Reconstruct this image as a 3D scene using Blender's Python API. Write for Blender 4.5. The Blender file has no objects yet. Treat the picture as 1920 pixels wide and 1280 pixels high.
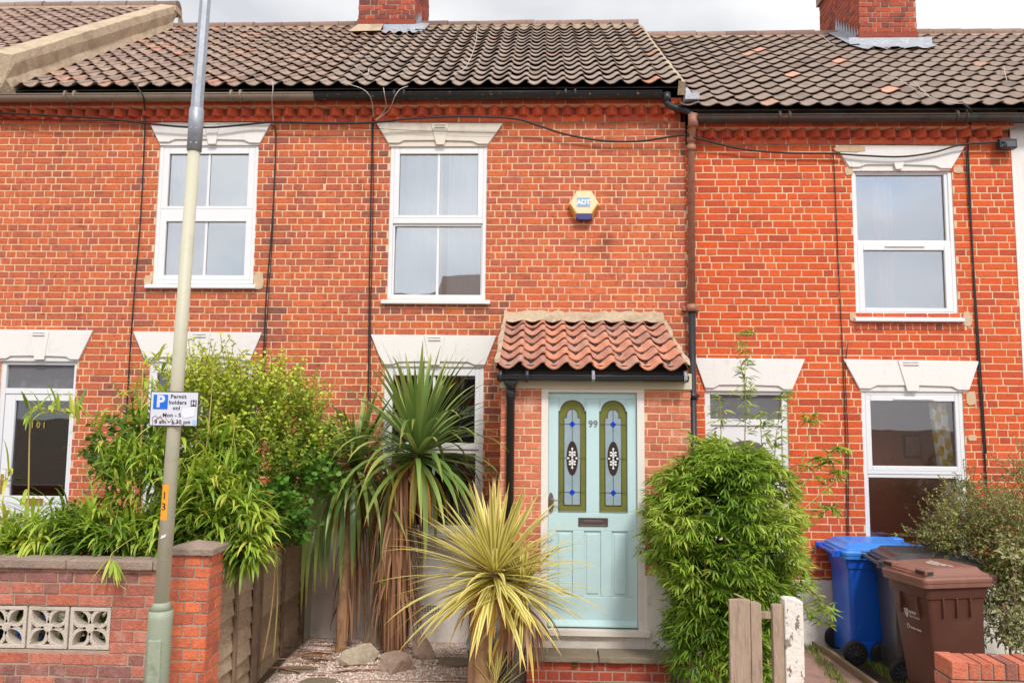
import bpy, bmesh, math, random
import numpy as np
from mathutils import Vector, Matrix, noise as mnoise

C = bpy.context.scene.collection
SC = bpy.context.scene
R = math.radians
random.seed(7)

# ------------------------------------------------------------------ camera
F = 1480.0                      # focal length in pixels of a 1920 px wide picture
CAM = Vector((0.0, -8.2, 2.2))
ROT = Matrix.Rotation(R(2.05), 3, 'Z') @ Matrix.Rotation(R(90 + 5.7), 3, 'X') @ Matrix.Rotation(R(0.56), 3, 'Z')
cd = bpy.data.cameras.new('camera')
cam = bpy.data.objects.new('camera', cd); C.objects.link(cam)
cd.sensor_width = 36.0; cd.lens = F / 1920 * 36.0; cd.clip_start = 0.05; cd.clip_end = 2000
cam.matrix_world = Matrix.Translation(CAM) @ ROT.to_4x4()
SC.camera = cam

# ------------------------------------------------------------------ world, sun, exposure
SC.view_settings.view_transform = 'Standard'; SC.view_settings.look = 'None'
SC.view_settings.exposure = 0.45; SC.view_settings.gamma = 1.0
SUN_EL, SUN_AZ = 47.0, 163.0     # azimuth clockwise from +Y: behind the camera, to its right
w = bpy.data.worlds.new("World"); SC.world = w; w.use_nodes = True
nt = w.node_tree; nt.nodes.clear()
out = nt.nodes.new('ShaderNodeOutputWorld'); bg = nt.nodes.new('ShaderNodeBackground')
sky = nt.nodes.new('ShaderNodeTexSky'); sky.sky_type = 'NISHITA'; sky.sun_disc = False
sky.sun_elevation = R(SUN_EL); sky.sun_rotation = R(SUN_AZ)
tc = nt.nodes.new('ShaderNodeTexCoord'); mp = nt.nodes.new('ShaderNodeMapping')
mp.inputs['Scale'].default_value = (1.0, 1.0, 2.2)
n1 = nt.nodes.new('ShaderNodeTexNoise'); n1.inputs['Scale'].default_value = 2.3; n1.inputs['Detail'].default_value = 7
n1.inputs['Roughness'].default_value = .55
cr = nt.nodes.new('ShaderNodeValToRGB')
cr.color_ramp.elements[0].position = .33; cr.color_ramp.elements[0].color = (0, 0, 0, 1)
cr.color_ramp.elements[1].position = .44; cr.color_ramp.elements[1].color = (1, 1, 1, 1)
n2 = nt.nodes.new('ShaderNodeTexNoise'); n2.inputs['Scale'].default_value = 3.2; n2.inputs['Detail'].default_value = 5
cc = nt.nodes.new('ShaderNodeValToRGB')
cc.color_ramp.elements[0].position = .32; cc.color_ramp.elements[0].color = (6.3, 6.5, 7.0, 1)
cc.color_ramp.elements[1].position = .62; cc.color_ramp.elements[1].color = (9.4, 9.4, 9.4, 1)
mx = nt.nodes.new('ShaderNodeMixRGB')
L = nt.links.new
L(tc.outputs['Generated'], mp.inputs[0]); L(mp.outputs[0], n1.inputs[0]); L(mp.outputs[0], n2.inputs[0])
L(n1.outputs[0], cr.inputs[0]); L(n2.outputs[0], cc.inputs[0])
L(cr.outputs[0], mx.inputs[0]); L(sky.outputs[0], mx.inputs[1]); L(cc.outputs[0], mx.inputs[2])
# the cloud sheet is brightest around the veiled sun and dims towards the horizon
dotn = nt.nodes.new('ShaderNodeVectorMath'); dotn.operation = 'DOT_PRODUCT'
sd = Vector((math.sin(R(SUN_AZ)) * math.cos(R(SUN_EL)), math.cos(R(SUN_AZ)) * math.cos(R(SUN_EL)), math.sin(R(SUN_EL))))
dotn.inputs[1].default_value = sd
L(tc.outputs['Generated'], dotn.inputs[0])
mr = nt.nodes.new('ShaderNodeMapRange'); mr.inputs[1].default_value = -.2; mr.inputs[2].default_value = 1
mr.inputs[3].default_value = 1.0; mr.inputs[4].default_value = 1.7
L(dotn.outputs['Value'], mr.inputs[0])
vm = nt.nodes.new('ShaderNodeVectorMath'); vm.operation = 'SCALE'
L(mx.outputs[0], vm.inputs[0]); L(mr.outputs[0], vm.inputs['Scale'])
L(vm.outputs[0], bg.inputs[0]); bg.inputs[1].default_value = 0.081
L(bg.outputs[0], out.inputs[0])
sl = bpy.data.lights.new('sun', 'SUN'); sl.energy = 1.8; sl.angle = R(9); sl.color = (1, .96, .9)
so = bpy.data.objects.new('sun', sl); C.objects.link(so)
so.rotation_euler = sd.to_track_quat('Z', 'Y').to_euler(); so.location = (0, -20, 20)

# ------------------------------------------------------------------ helpers
def ray(px, py):
    return ROT @ Vector(((px - 960) / F, -(py - 640) / F, -1))
def at(px, py, Y=0.0):
    d = ray(px, py); return CAM + d * ((Y - CAM.y) / d.y)
def atz(px, py, Z=0.0):
    d = ray(px, py); return CAM + d * ((Z - CAM.z) / d.z)
def rect(x0, y0, x1, y1, Y=0.0):
    xm, ym = (x0 + x1) / 2, (y0 + y1) / 2
    return at(x0, ym, Y).x, at(x1, ym, Y).x, at(xm, y1, Y).z, at(xm, y0, Y).z    # X0, X1, Z0, Z1

def srgb(c):
    return tuple(((v / 255) / 12.92 if v <= 10.3 else ((v / 255 + .055) / 1.055) ** 2.4) for v in c)

def mat(name, cols, rough=.6, spots=(), bump=0, bscale=60, metal=0, spec=.5, trans=0, stripe=None, tip=None, coat=0, bstretch=None, lin=False, nvar=0, nvs=30, out=None):
    m = bpy.data.materials.new(name); m.use_nodes = True
    t = m.node_tree; N = t.nodes; K = t.links.new
    b = N['Principled BSDF']; b.inputs['Roughness'].default_value = rough
    b.inputs['Metallic'].default_value = metal
    b.inputs['Specular IOR Level'].default_value = spec
    if coat: b.inputs['Coat Weight'].default_value = coat
    tcn = N.new('ShaderNodeTexCoord')
    cv = (lambda c: tuple(c)) if lin else srgb
    if len(cols) > 1:
        at_ = N.new('ShaderNodeAttribute'); at_.attribute_name = 'rnd'
        rp = N.new('ShaderNodeValToRGB'); el = rp.color_ramp.elements
        while len(el) < len(cols): el.new(.5)
        for i, c in enumerate(cols):
            el[i].position = i / (len(cols) - 1) * (1 - (out[1] if out else 0)); el[i].color = (*cv(c), 1)
        if out:      # a few odd ones of another colour
            e_ = el.new(1.0 - out[1] * .9); e_.color = (*cv(out[0]), 1)
        K(at_.outputs['Fac'], rp.inputs[0]); cur = rp.outputs[0]
    else:
        rgb = N.new('ShaderNodeRGB'); rgb.outputs[0].default_value = (*cv(cols[0]), 1); cur = rgb.outputs[0]
    if nvar:
        nn = N.new('ShaderNodeTexNoise'); nn.inputs['Scale'].default_value = nvs; nn.inputs['Detail'].default_value = 5
        K(tcn.outputs['Object'], nn.inputs[0])
        r2 = N.new('ShaderNodeMapRange'); r2.inputs[1].default_value = .3; r2.inputs[2].default_value = .7
        r2.inputs[3].default_value = 1 - nvar; r2.inputs[4].default_value = 1 + nvar
        K(nn.outputs[0], r2.inputs[0])
        vs = N.new('ShaderNodeVectorMath'); vs.operation = 'SCALE'; K(cur, vs.inputs[0]); K(r2.outputs[0], vs.inputs['Scale']); cur = vs.outputs[0]
    uvn = None
    if stripe or tip:
        uvn = N.new('ShaderNodeUVMap'); uvn.uv_map = 'uv'; sep = N.new('ShaderNodeSeparateXYZ'); K(uvn.outputs[0], sep.inputs[0])
    if stripe:      # leaf margins: uv.x is 0..1 across the leaf
        ma = N.new('ShaderNodeMath'); ma.operation = 'SUBTRACT'; ma.inputs[1].default_value = .5; K(sep.outputs[0], ma.inputs[0])
        mb_ = N.new('ShaderNodeMath'); mb_.operation = 'ABSOLUTE'; K(ma.outputs[0], mb_.inputs[0])
        mc = N.new('ShaderNodeMapRange'); mc.inputs[1].default_value = stripe[1]; mc.inputs[2].default_value = stripe[1] + .08
        K(mb_.outputs[0], mc.inputs[0])
        mm = N.new('ShaderNodeMixRGB'); K(mc.outputs[0], mm.inputs[0]); K(cur, mm.inputs[1]); mm.inputs[2].default_value = (*cv(stripe[0]), 1); cur = mm.outputs[0]
    if tip:         # dry tips: uv.y is 0..1 along the leaf
        mc = N.new('ShaderNodeMapRange'); mc.inputs[1].default_value = tip[1]; mc.inputs[2].default_value = tip[2]
        mc.inputs[4].default_value = tip[3]
        K(sep.outputs[1], mc.inputs[0])
        mm = N.new('ShaderNodeMixRGB'); K(mc.outputs[0], mm.inputs[0]); K(cur, mm.inputs[1]); mm.inputs[2].default_value = (*cv(tip[0]), 1); cur = mm.outputs[0]
    for (col, sc, lo, hi, amt, *st) in spots:
        nn = N.new('ShaderNodeTexNoise'); nn.inputs['Scale'].default_value = sc; nn.inputs['Detail'].default_value = 6
        nn.inputs['Roughness'].default_value = .6
        if st:
            mpp = N.new('ShaderNodeMapping'); mpp.inputs['Scale'].default_value = st[0]; K(tcn.outputs['Object'], mpp.inputs[0]); K(mpp.outputs[0], nn.inputs[0])
        else: K(tcn.outputs['Object'], nn.inputs[0])
        mc = N.new('ShaderNodeMapRange'); mc.inputs[1].default_value = lo; mc.inputs[2].default_value = hi; mc.inputs[4].default_value = amt
        K(nn.outputs[0], mc.inputs[0])
        mm = N.new('ShaderNodeMixRGB'); K(mc.outputs[0], mm.inputs[0]); K(cur, mm.inputs[1]); mm.inputs[2].default_value = (*cv(col), 1); cur = mm.outputs[0]
    K(cur, b.inputs['Base Color'])
    if bump:
        nn = N.new('ShaderNodeTexNoise'); nn.inputs['Scale'].default_value = bscale; nn.inputs['Detail'].default_value = 5
        if bstretch:
            mpp = N.new('ShaderNodeMapping'); mpp.inputs['Scale'].default_value = bstretch; K(tcn.outputs['Object'], mpp.inputs[0]); K(mpp.outputs[0], nn.inputs[0])
        else: K(tcn.outputs['Object'], nn.inputs[0])
        bn = N.new('ShaderNodeBump'); bn.inputs['Strength'].default_value = bump; bn.inputs['Distance'].default_value = .01
        K(nn.outputs[0], bn.inputs['Height']); K(bn.outputs[0], b.inputs['Normal'])
    if trans:
        tr = N.new('ShaderNodeBsdfTranslucent'); K(cur, tr.inputs[0])
        ms = N.new('ShaderNodeMixShader'); ms.inputs[0].default_value = trans
        K(b.outputs[0], ms.inputs[1]); K(tr.outputs[0], ms.inputs[2]); K(ms.outputs[0], N['Material Output'].inputs[0])
    return m

def glass_mat(name, refl=.16, tint=(.9, .93, .93)):
    m = bpy.data.materials.new(name); m.use_nodes = True; t = m.node_tree; N = t.nodes; K = t.links.new
    N.remove(N['Principled BSDF'])
    tr = N.new('ShaderNodeBsdfTransparent'); tr.inputs[0].default_value = (*tint, 1)
    gl = N.new('ShaderNodeBsdfGlossy'); gl.inputs['Roughness'].default_value = .01; gl.inputs[0].default_value = (.95, .97, 1, 1)
    tcn = N.new('ShaderNodeTexCoord'); nn = N.new('ShaderNodeTexNoise'); nn.inputs['Scale'].default_value = 1.6; K(tcn.outputs['Object'], nn.inputs[0])
    bn = N.new('ShaderNodeBump'); bn.inputs['Strength'].default_value = .08; bn.inputs['Distance'].default_value = .02; K(nn.outputs[0], bn.inputs['Height']); K(bn.outputs[0], gl.inputs['Normal'])
    lw = N.new('ShaderNodeFresnel'); lw.inputs[0].default_value = 1.5
    ad = N.new('ShaderNodeMath'); ad.operation = 'ADD'; ad.inputs[1].default_value = refl - .04; ad.use_clamp = True; K(lw.outputs[0], ad.inputs[0])
    ms = N.new('ShaderNodeMixShader'); K(ad.outputs[0], ms.inputs[0]); K(tr.outputs[0], ms.inputs[1]); K(gl.outputs[0], ms.inputs[2])
    K(ms.outputs[0], N['Material Output'].inputs[0]); return m

class MB:
    def __init__(s): s.v = []; s.f = []; s.m = []; s.r = []; s.s = []; s.uv = {}
    def add(s, vs, fs, mi=0, rnd=None, smooth=False, uvs=None):
        o = len(s.v); s.v.extend([tuple(p) for p in vs])
        if uvs is not None:
            for i, u in enumerate(uvs): s.uv[o + i] = u
        r = random.random() if rnd is None else rnd
        for f in fs:
            s.f.append([i + o for i in f]); s.m.append(mi); s.r.append(r); s.s.append(smooth)
        return s
    def box(s, x0, x1, y0, y1, z0, z1, mi=0, rnd=None, M=None):
        vs = [(x, y, z) for x in (x0, x1) for y in (y0, y1) for z in (z0, z1)]
        if M is not None: vs = [M @ Vector(p) for p in vs]
        return s.add(vs, [(0, 1, 3, 2), (4, 6, 7, 5), (0, 4, 5, 1), (2, 3, 7, 6), (0, 2, 6, 4), (1, 5, 7, 3)], mi, rnd)
    def frame(s, x0, x1, y0, y1, z0, z1, wl, wr=None, wb=None, wt=None, mi=0):
        wr = wl if wr is None else wr; wb = wl if wb is None else wb; wt = wl if wt is None else wt
        s.box(x0, x0 + wl, y0, y1, z0, z1, mi); s.box(x1 - wr, x1, y0, y1, z0, z1, mi)
        s.box(x0 + wl, x1 - wr, y0, y1, z0, z0 + wb, mi); s.box(x0 + wl, x1 - wr, y0, y1, z1 - wt, z1, mi); return s
    def prism(s, pts, y0, y1, mi=0, rnd=None, plane='xz'):
        n = len(pts)
        def q(p, d): return (p[0], d, p[1]) if plane == 'xz' else ((p[0], p[1], d) if plane == 'xy' else (d, p[0], p[1]))
        vs = [q(p, y0) for p in pts] + [q(p, y1) for p in pts]
        fs = [list(range(n)), list(range(2 * n - 1, n - 1, -1))] + [(i, i + n, (i + 1) % n + n, (i + 1) % n) for i in range(n)]
        return s.add(vs, fs, mi, rnd)
    def tube(s, pts, rad, n=8, mi=0, rnd=None, cap=True, sq=1.0):
        pts = [Vector(p) for p in pts]; vs = []; k = len(pts)
        if not hasattr(rad, '__len__'): rad = [rad] * k
        prev = None
        for i, p in enumerate(pts):
            t = (pts[min(i + 1, k - 1)] - pts[max(i - 1, 0)]).normalized()
            if prev is None:
                a = Vector((0, 0, 1)) if abs(t.z) < .9 else Vector((1, 0, 0)); u = t.cross(a).normalized()
            else:
                u = (prev - t * prev.dot(t)).normalized()
            prev = u; v = t.cross(u)
            for j in range(n):
                an = 2 * math.pi * j / n; vs.append(p + (u * math.cos(an) + v * math.sin(an) * sq) * rad[i])
        fs = [(i * n + j, i * n + (j + 1) % n, (i + 1) * n + (j + 1) % n, (i + 1) * n + j) for i in range(k - 1) for j in range(n)]
        s.add(vs, fs, mi, rnd, True)
        if cap:
            o = len(s.v) - len(vs); s.f.append([o + j for j in range(n)][::-1]); s.f.append([o + (k - 1) * n + j for j in range(n)])
            s.m += [mi] * 2; s.r += [s.r[-1]] * 2; s.s += [False] * 2
        return s
    def loft(s, rings, mi=0, rnd=None, smooth=True, cap=True):
        n = len(rings[0]); vs = [p for r in rings for p in r]; k = len(rings)
        fs = [(i * n + j, i * n + (j + 1) % n, (i + 1) * n + (j + 1) % n, (i + 1) * n + j) for i in range(k - 1) for j in range(n)]
        s.add(vs, fs, mi, rnd, smooth)
        if cap:
            o = len(s.v) - len(vs); s.f.append([o + j for j in range(n)][::-1]); s.f.append([o + (k - 1) * n + j for j in range(n)])
            s.m += [mi] * 2; s.r += [s.r[-1]] * 2; s.s += [False] * 2
        return s
    def build(s, name, mats, parent=None, bevel=0, segs=2, smooth_angle=None):
        me = bpy.data.meshes.new(name)
        off = Vector((0, 0, 0)); q = parent
        while q is not None: off += q.location; q = q.parent
        vs = np.array(s.v, dtype=np.float64).reshape(-1, 3) - np.array(off)
        me.from_pydata(vs.tolist(), [], s.f)
        if not isinstance(mats, (list, tuple)): mats = [mats]
        for m in mats: me.materials.append(m)
        me.polygons.foreach_set('material_index', s.m); me.polygons.foreach_set('use_smooth', s.s)
        a = me.attributes.new('rnd', 'FLOAT', 'FACE'); a.data.foreach_set('value', s.r)
        if s.uv:
            ul = me.uv_layers.new(name='uv'); arr = np.zeros((len(s.v), 2))
            for i, u in s.uv.items(): arr[i] = u
            li = np.zeros(len(me.loops), dtype=np.int32); me.loops.foreach_get('vertex_index', li)
            ul.data.foreach_set('uv', arr[li].ravel())
        o = bpy.data.objects.new(name, me); C.objects.link(o)
        if parent is not None: o.parent = parent
        if bevel:
            bv = o.modifiers.new('bevel', 'BEVEL'); bv.width = bevel; bv.segments = segs; bv.limit_method = 'ANGLE'; bv.angle_limit = R(40)
        me.update(); return o

def tag(o, label=None, cat=None, group=None, kind=None):
    if label: o['label'] = label
    if cat: o['category'] = cat
    if group: o['group'] = group
    if kind: o['kind'] = kind
    return o
def thing(name, label, cat, loc=(0, 0, 0), group=None):
    o = bpy.data.objects.new(name, None); C.objects.link(o); o.location = loc; o.empty_display_size = .1
    return tag(o, label, cat, group)
def copy_tree(o, parent=None):
    c = o.copy(); C.objects.link(c); c.parent = parent
    for ch in list(o.children): copy_tree(ch, c)
    return c
def text(mb, s, size, P, mi=0, align='CENTER', bold=0.0, depth=.0008, space=1.0, line=1.0):
    cu = bpy.data.curves.new('t', 'FONT'); cu.body = s; cu.size = size; cu.align_x = align; cu.align_y = 'CENTER'
    cu.offset = bold; cu.space_character = space; cu.space_line = line; cu.resolution_u = 3; cu.extrude = depth
    o = bpy.data.objects.new('t', cu); C.objects.link(o)
    dg = bpy.context.evaluated_depsgraph_get(); dg.update()
    me = bpy.data.meshes.new_from_object(o.evaluated_get(dg))
    mb.add([P(v.co.x, v.co.y, v.co.z) for v in me.vertices], [list(p.vertices) for p in me.polygons], mi)
    bpy.data.objects.remove(o); bpy.data.meshes.remove(me); bpy.data.curves.remove(cu)

# ------------------------------------------------------------------ materials
ST = (1, 1, 6)
BR_DARK = ((70, 38, 34), 3.1, .56, .72, .55)
BRICK_A = mat('brick_old_red', [(184, 98, 76), (196, 102, 70), (204, 106, 66), (210, 108, 64), (216, 114, 70), (202, 104, 70), (190, 100, 76)], .9,
              spots=[BR_DARK, ((96, 50, 44), 24, .56, .7, .6), ((226, 150, 118), 60, .66, .78, .5)], bump=.7, bscale=70, bstretch=(1, 1, 5), nvar=.16, nvs=45)
BRICK_B = mat('brick_orange_red', [(188, 80, 50), (210, 88, 46), (220, 92, 40), (226, 100, 48), (206, 84, 48), (228, 106, 56)], .9,
              spots=[((120, 50, 40), 2.2, .60, .76, .45), ((120, 56, 44), 24, .6, .72, .5), ((234, 160, 126), 60, .67, .8, .45)], bump=.7, bscale=70, bstretch=(1, 1, 5), nvar=.14, nvs=45)
BRICK_P = mat('brick_porch', [(188, 106, 82), (206, 118, 88), (218, 128, 94), (198, 110, 84)], .9,
              spots=[((232, 204, 192), 4, .56, .72, .6), ((130, 66, 52), 20, .6, .72, .4)], bump=.6, bscale=120, nvar=.12)
BRICK_G = mat('brick_garden_wall', [(150, 98, 86), (176, 108, 90), (196, 120, 98), (168, 98, 82), (186, 104, 80)], .92,
              spots=[((206, 172, 160), 7, .56, .74, .55), ((84, 62, 58), 4, .56, .74, .6), ((92, 90, 62), 9, .66, .78, .6)], bump=1.0, bscale=90, nvar=.18)
BRICK_C = mat('brick_chimney', [(138, 66, 52), (176, 84, 60), (196, 88, 58), (120, 66, 56)], .92,
              spots=[((70, 52, 50), 6, .54, .72, .6)], bump=1.0, bscale=90, nvar=.18)
BRICK_CORN = mat('brick_cornice', [(186, 84, 60), (206, 94, 62), (220, 104, 66)], .9, spots=[((110, 52, 42), 9, .55, .72, .5)], bump=.6, bscale=120, nvar=.14)
BRICK_PU = mat('brick_purple_stained', [(140, 96, 90), (158, 104, 94), (128, 90, 84), (170, 110, 96)], .92, spots=[((204, 176, 168), 7, .56, .74, .6), ((92, 70, 66), 5, .5, .7, .6)], bump=1.0, bscale=90, nvar=.18)
BRICK_DK = mat('brick_soot_and_shade', [(146, 84, 70), (160, 88, 68), (170, 92, 70), (138, 82, 72)], .9, spots=[((70, 52, 50), 18, .54, .72, .6)], bump=.7, bscale=70, nvar=.16)
MORTAR = mat('mortar_cream', [(230, 196, 160)], .95, spots=[((170, 130, 104), 6, .5, .72, .6), ((110, 80, 68), 2.4, .56, .72, .5)], bump=.6, bscale=120)
MORTAR_G = mat('mortar_grey', [(176, 152, 134)], .95, spots=[((120, 100, 88), 6, .5, .72, .6)], bump=.8, bscale=120)
TILE_99 = mat('pantile_brown_grey', [(133, 117, 107), (148, 131, 119), (161, 144, 130), (167, 148, 133), (154, 133, 121), (159, 142, 128), (167, 146, 132), (154, 135, 121)], .85, out=((190, 136, 110), .022),
              spots=[((92, 84, 78), 12, .5, .68, .55), ((164, 134, 64), 5, .66, .74, .55), ((190, 176, 162), 30, .62, .72, .35)], bump=.8, bscale=120, nvar=.14)
TILE_101 = mat('pantile_pinkish', [(129, 108, 96), (146, 124, 110), (161, 137, 121), (154, 130, 116), (169, 144, 126), (161, 137, 121), (150, 128, 114), (142, 122, 110)], .85, out=((190, 138, 114), .05),
               spots=[((96, 78, 72), 12, .52, .68, .5), ((196, 168, 150), 30, .62, .72, .35)], bump=.8, bscale=120, nvar=.14)
TILE_97 = mat('pantile_taupe', [(127, 109, 99), (139, 120, 108), (148, 130, 117), (142, 126, 114), (150, 131, 117), (152, 133, 119), (144, 126, 114), (150, 131, 119), (152, 130, 116)], .85, out=((208, 156, 130), .03),
              spots=[((104, 92, 86), 10, .54, .7, .4), ((186, 172, 160), 30, .62, .74, .3)], bump=.8, bscale=120, nvar=.12)
TILE_103 = mat('pantile_brown', [(138, 112, 100), (154, 126, 112), (166, 140, 124), (150, 124, 112), (176, 148, 132)], .85, spots=[((90, 70, 66), 12, .52, .68, .5)], bump=.8, bscale=120, nvar=.14)
TILE_P = mat('pantile_terracotta', [(172, 122, 104), (188, 132, 110), (204, 146, 122), (210, 142, 112), (196, 146, 126), (178, 132, 116)], .85,
             spots=[((110, 80, 68), 10, .56, .7, .6), ((196, 150, 76), 6, .66, .72, .6), ((214, 180, 160), 34, .6, .7, .4)], bump=.9, bscale=120, nvar=.14)
RIDGE = mat('ridge_tile', [(120, 96, 88), (140, 112, 100), (150, 124, 112)], .85, spots=[((80, 70, 66), 9, .54, .7, .5)], bump=.8, bscale=100, nvar=.12)
CEMENT = mat('cement_render', [(186, 166, 140)], .95, spots=[((140, 122, 100), 5, .48, .66, .6), ((214, 196, 172), 12, .6, .72, .5)], bump=1.2, bscale=50, nvar=.12)
LEAD = mat('lead_flashing', [(160, 164, 172)], .5, metal=.2, spots=[((196, 198, 204), 9, .5, .7, .6), ((120, 120, 122), 20, .6, .72, .5)], bump=.5, bscale=40)
WHITE_STONE = mat('painted_stone', [(230, 226, 222)], .75, spots=[((206, 196, 184), 5, .58, .78, .45), ((176, 164, 148), 24, .68, .78, .35), ((190, 180, 166), 3, .6, .72, .4, (6, 1, .6))], bump=.25, bscale=60)
CREAM_STONE = mat('cream_painted_stone', [(222, 212, 198)], .75, spots=[((194, 176, 152), 5, .54, .72, .6)], bump=.25, bscale=60)
RENDER_W = mat('plinth_render', [(226, 220, 212)], .85, spots=[((176, 168, 158), 3, .5, .7, .6), ((140, 136, 110), 5, .62, .76, .5)], bump=.4, bscale=60)
RENDER_G = mat('plinth_render_green', [(186, 180, 158)], .85, spots=[((132, 130, 98), 3, .46, .66, .7)], bump=.4, bscale=60)
UPVC = mat('white_upvc', [(228, 228, 230)], .3, spots=[((214, 212, 208), 6, .6, .8, .35)])
WOOD_W = mat('white_painted_wood', [(228, 220, 212)], .6, spots=[((196, 184, 168), 9, .6, .75, .6), ((150, 128, 108), 30, .72, .78, .6)], bump=.2, bscale=60)
GUT_BLACK = mat('black_gutter', [(30, 29, 30)], .35, spots=[((150, 138, 118), 26, .62, .70, .8), ((80, 62, 48), 7, .6, .72, .5)], bump=.3)
GUT_GREY = mat('weathered_gutter', [(138, 122, 106)], .6, spots=[((96, 82, 70), 8, .52, .7, .6), ((170, 156, 138), 20, .62, .72, .5)], bump=.3)
GUT_RUST = mat('rusty_gutter', [(72, 56, 48)], .7, spots=[((60, 78, 76), 6, .56, .64, .8), ((150, 92, 56), 18, .62, .72, .7), ((34, 28, 26), 5, .5, .66, .6)], bump=.5)
PIPE_RUST = mat('rust_brown_pipe', [(164, 114, 92)], .6, spots=[((110, 64, 50), 9, .5, .68, .6), ((196, 128, 96), 30, .62, .72, .4)], bump=.3)
PIPE_BLK = mat('black_pipe', [(44, 46, 52)], .35)
CABLE = mat('black_cable', [(38, 32, 32)], .5)
WIRE = mat('pale_wire', [(190, 178, 170)], .5)
GLASS_UP = glass_mat('window_glass', .30, (.93, .96, .98))
GLASS_DN = glass_mat('window_glass_low', .10, (.62, .62, .62))
GLASS_97 = glass_mat('window_glass_clear', .075, (.95, .95, .95))
DARK = mat('dark_interior', [(58, 52, 50)], .9)
ROOMW = mat('room_wall_pale', [(176, 172, 170)], .9)
ROOM_RED = mat('room_wall_red', [(228, 140, 112)], .9)
NET = mat('net_curtain', [(222, 230, 234)], .9, trans=.3)
PINK = mat('pink_curtain', [(226, 190, 196)], .9, trans=.2)
# ------------------------------------------------------------------ brickwork
def cuts(holes, a0, a1, k):
    s = {a0, a1}
    for h in holes:
        for v in (h[k], h[k + 1]):
            if a0 < v < a1: s.add(v)
    return sorted(s)
def brickwork(mb, P, u0, u1, z0, z1, holes=(), course=.0742, Ls=.222, joint=.0128, proud=.0045, mi=0, mm=1, zb=0.0, seed=1, flem=.42, mortar=True, jit=.0013, dark=()):
    rg = random.Random(seed)
    if mortar:
        us, zs = cuts(holes, u0, u1, 0), cuts(holes, z0, z1, 2)
        for i in range(len(us) - 1):
            for j in range(len(zs) - 1):
                uc, zc = (us[i] + us[i + 1]) / 2, (zs[j] + zs[j + 1]) / 2
                if any(h[0] < uc < h[1] and h[2] < zc < h[3] for h in holes): continue
                mb.add([P(us[i], zs[j], 0), P(us[i + 1], zs[j], 0), P(us[i + 1], zs[j + 1], 0), P(us[i], zs[j + 1], 0)], [(0, 1, 2, 3)], mm, .5)
    k0 = math.floor((z0 - zb) / course); k = k0
    while zb + k * course < z1 - .01:
        za, zt = max(z0, zb + k * course + joint / 2), min(z1, zb + (k + 1) * course - joint / 2); k += 1
        if zt - za < .012: continue
        pat = (1, .5, .5) if flem > .4 else ((1, 1, .5, .5) if flem > .3 else (1, 1, 1, 1, .5))
        u = u0 - 3 * Ls + ((k % 2) * (.78 if flem > .4 else .5) + rg.uniform(-.035, .035) + (.35 * (k % 5) if flem <= .4 else 0)) * Ls; pi_ = rg.randrange(len(pat)) if flem <= .4 else 0
        while u < u1:
            hd = pat[pi_ % len(pat)] < 1; pi_ += 1
            if rg.random() < .03: hd = not hd
            ln = Ls * (.5 if hd else 1) * rg.uniform(.985, 1.015)
            segs = [(max(u + joint / 2, u0), min(u + ln - joint / 2, u1))]; u += ln
            if u < u0: continue
            for h in holes:
                if h[2] < (za + zt) / 2 < h[3]:
                    ns = []
                    for a, b in segs:
                        if b <= h[0] or a >= h[1]: ns.append((a, b)); continue
                        if a < h[0]: ns.append((a, h[0]))
                        if b > h[1]: ns.append((h[1], b))
                    segs = ns
            for a, b in segs:
                if b - a < .02: continue
                q = proud + rg.uniform(-.0018, .0022); c = .004
                tl = rg.uniform(-.0012, .0012)
                J = lambda: rg.uniform(-jit, jit)
                o_ = [(a + J(), za + J() + tl), (b + J(), za + J() - tl), (b + J(), zt + J() - tl), (a + J(), zt + J() + tl)]
                i_ = [(o_[0][0] + c, o_[0][1] + c), (o_[1][0] - c, o_[1][1] + c), (o_[2][0] - c, o_[2][1] - c), (o_[3][0] + c, o_[3][1] - c)]
                vs = [P(p[0], p[1], -.001) for p in o_] + [P(p[0], p[1], q - .0015) for p in o_] + [P(p[0], p[1], q) for p in i_]
                fs = [(8, 9, 10, 11)]
                for e in range(4):
                    e2 = (e + 1) % 4; fs += [(e, e2, e2 + 4, e + 4), (e + 4, e2 + 4, e2 + 8, e + 8)]
                mi_ = mi; cu, cz_ = (a + b) / 2, (za + zt) / 2
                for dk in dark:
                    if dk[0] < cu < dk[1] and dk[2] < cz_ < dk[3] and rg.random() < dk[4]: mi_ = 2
                mb.add(vs, fs, mi_, rg.random())
def zone(px0, py0, px1, py1, pr): return (*rect(px0, py0, px1, py1, 0), pr)
def front(Y):
    return lambda u, z, n: (u, Y - n, z)

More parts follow.
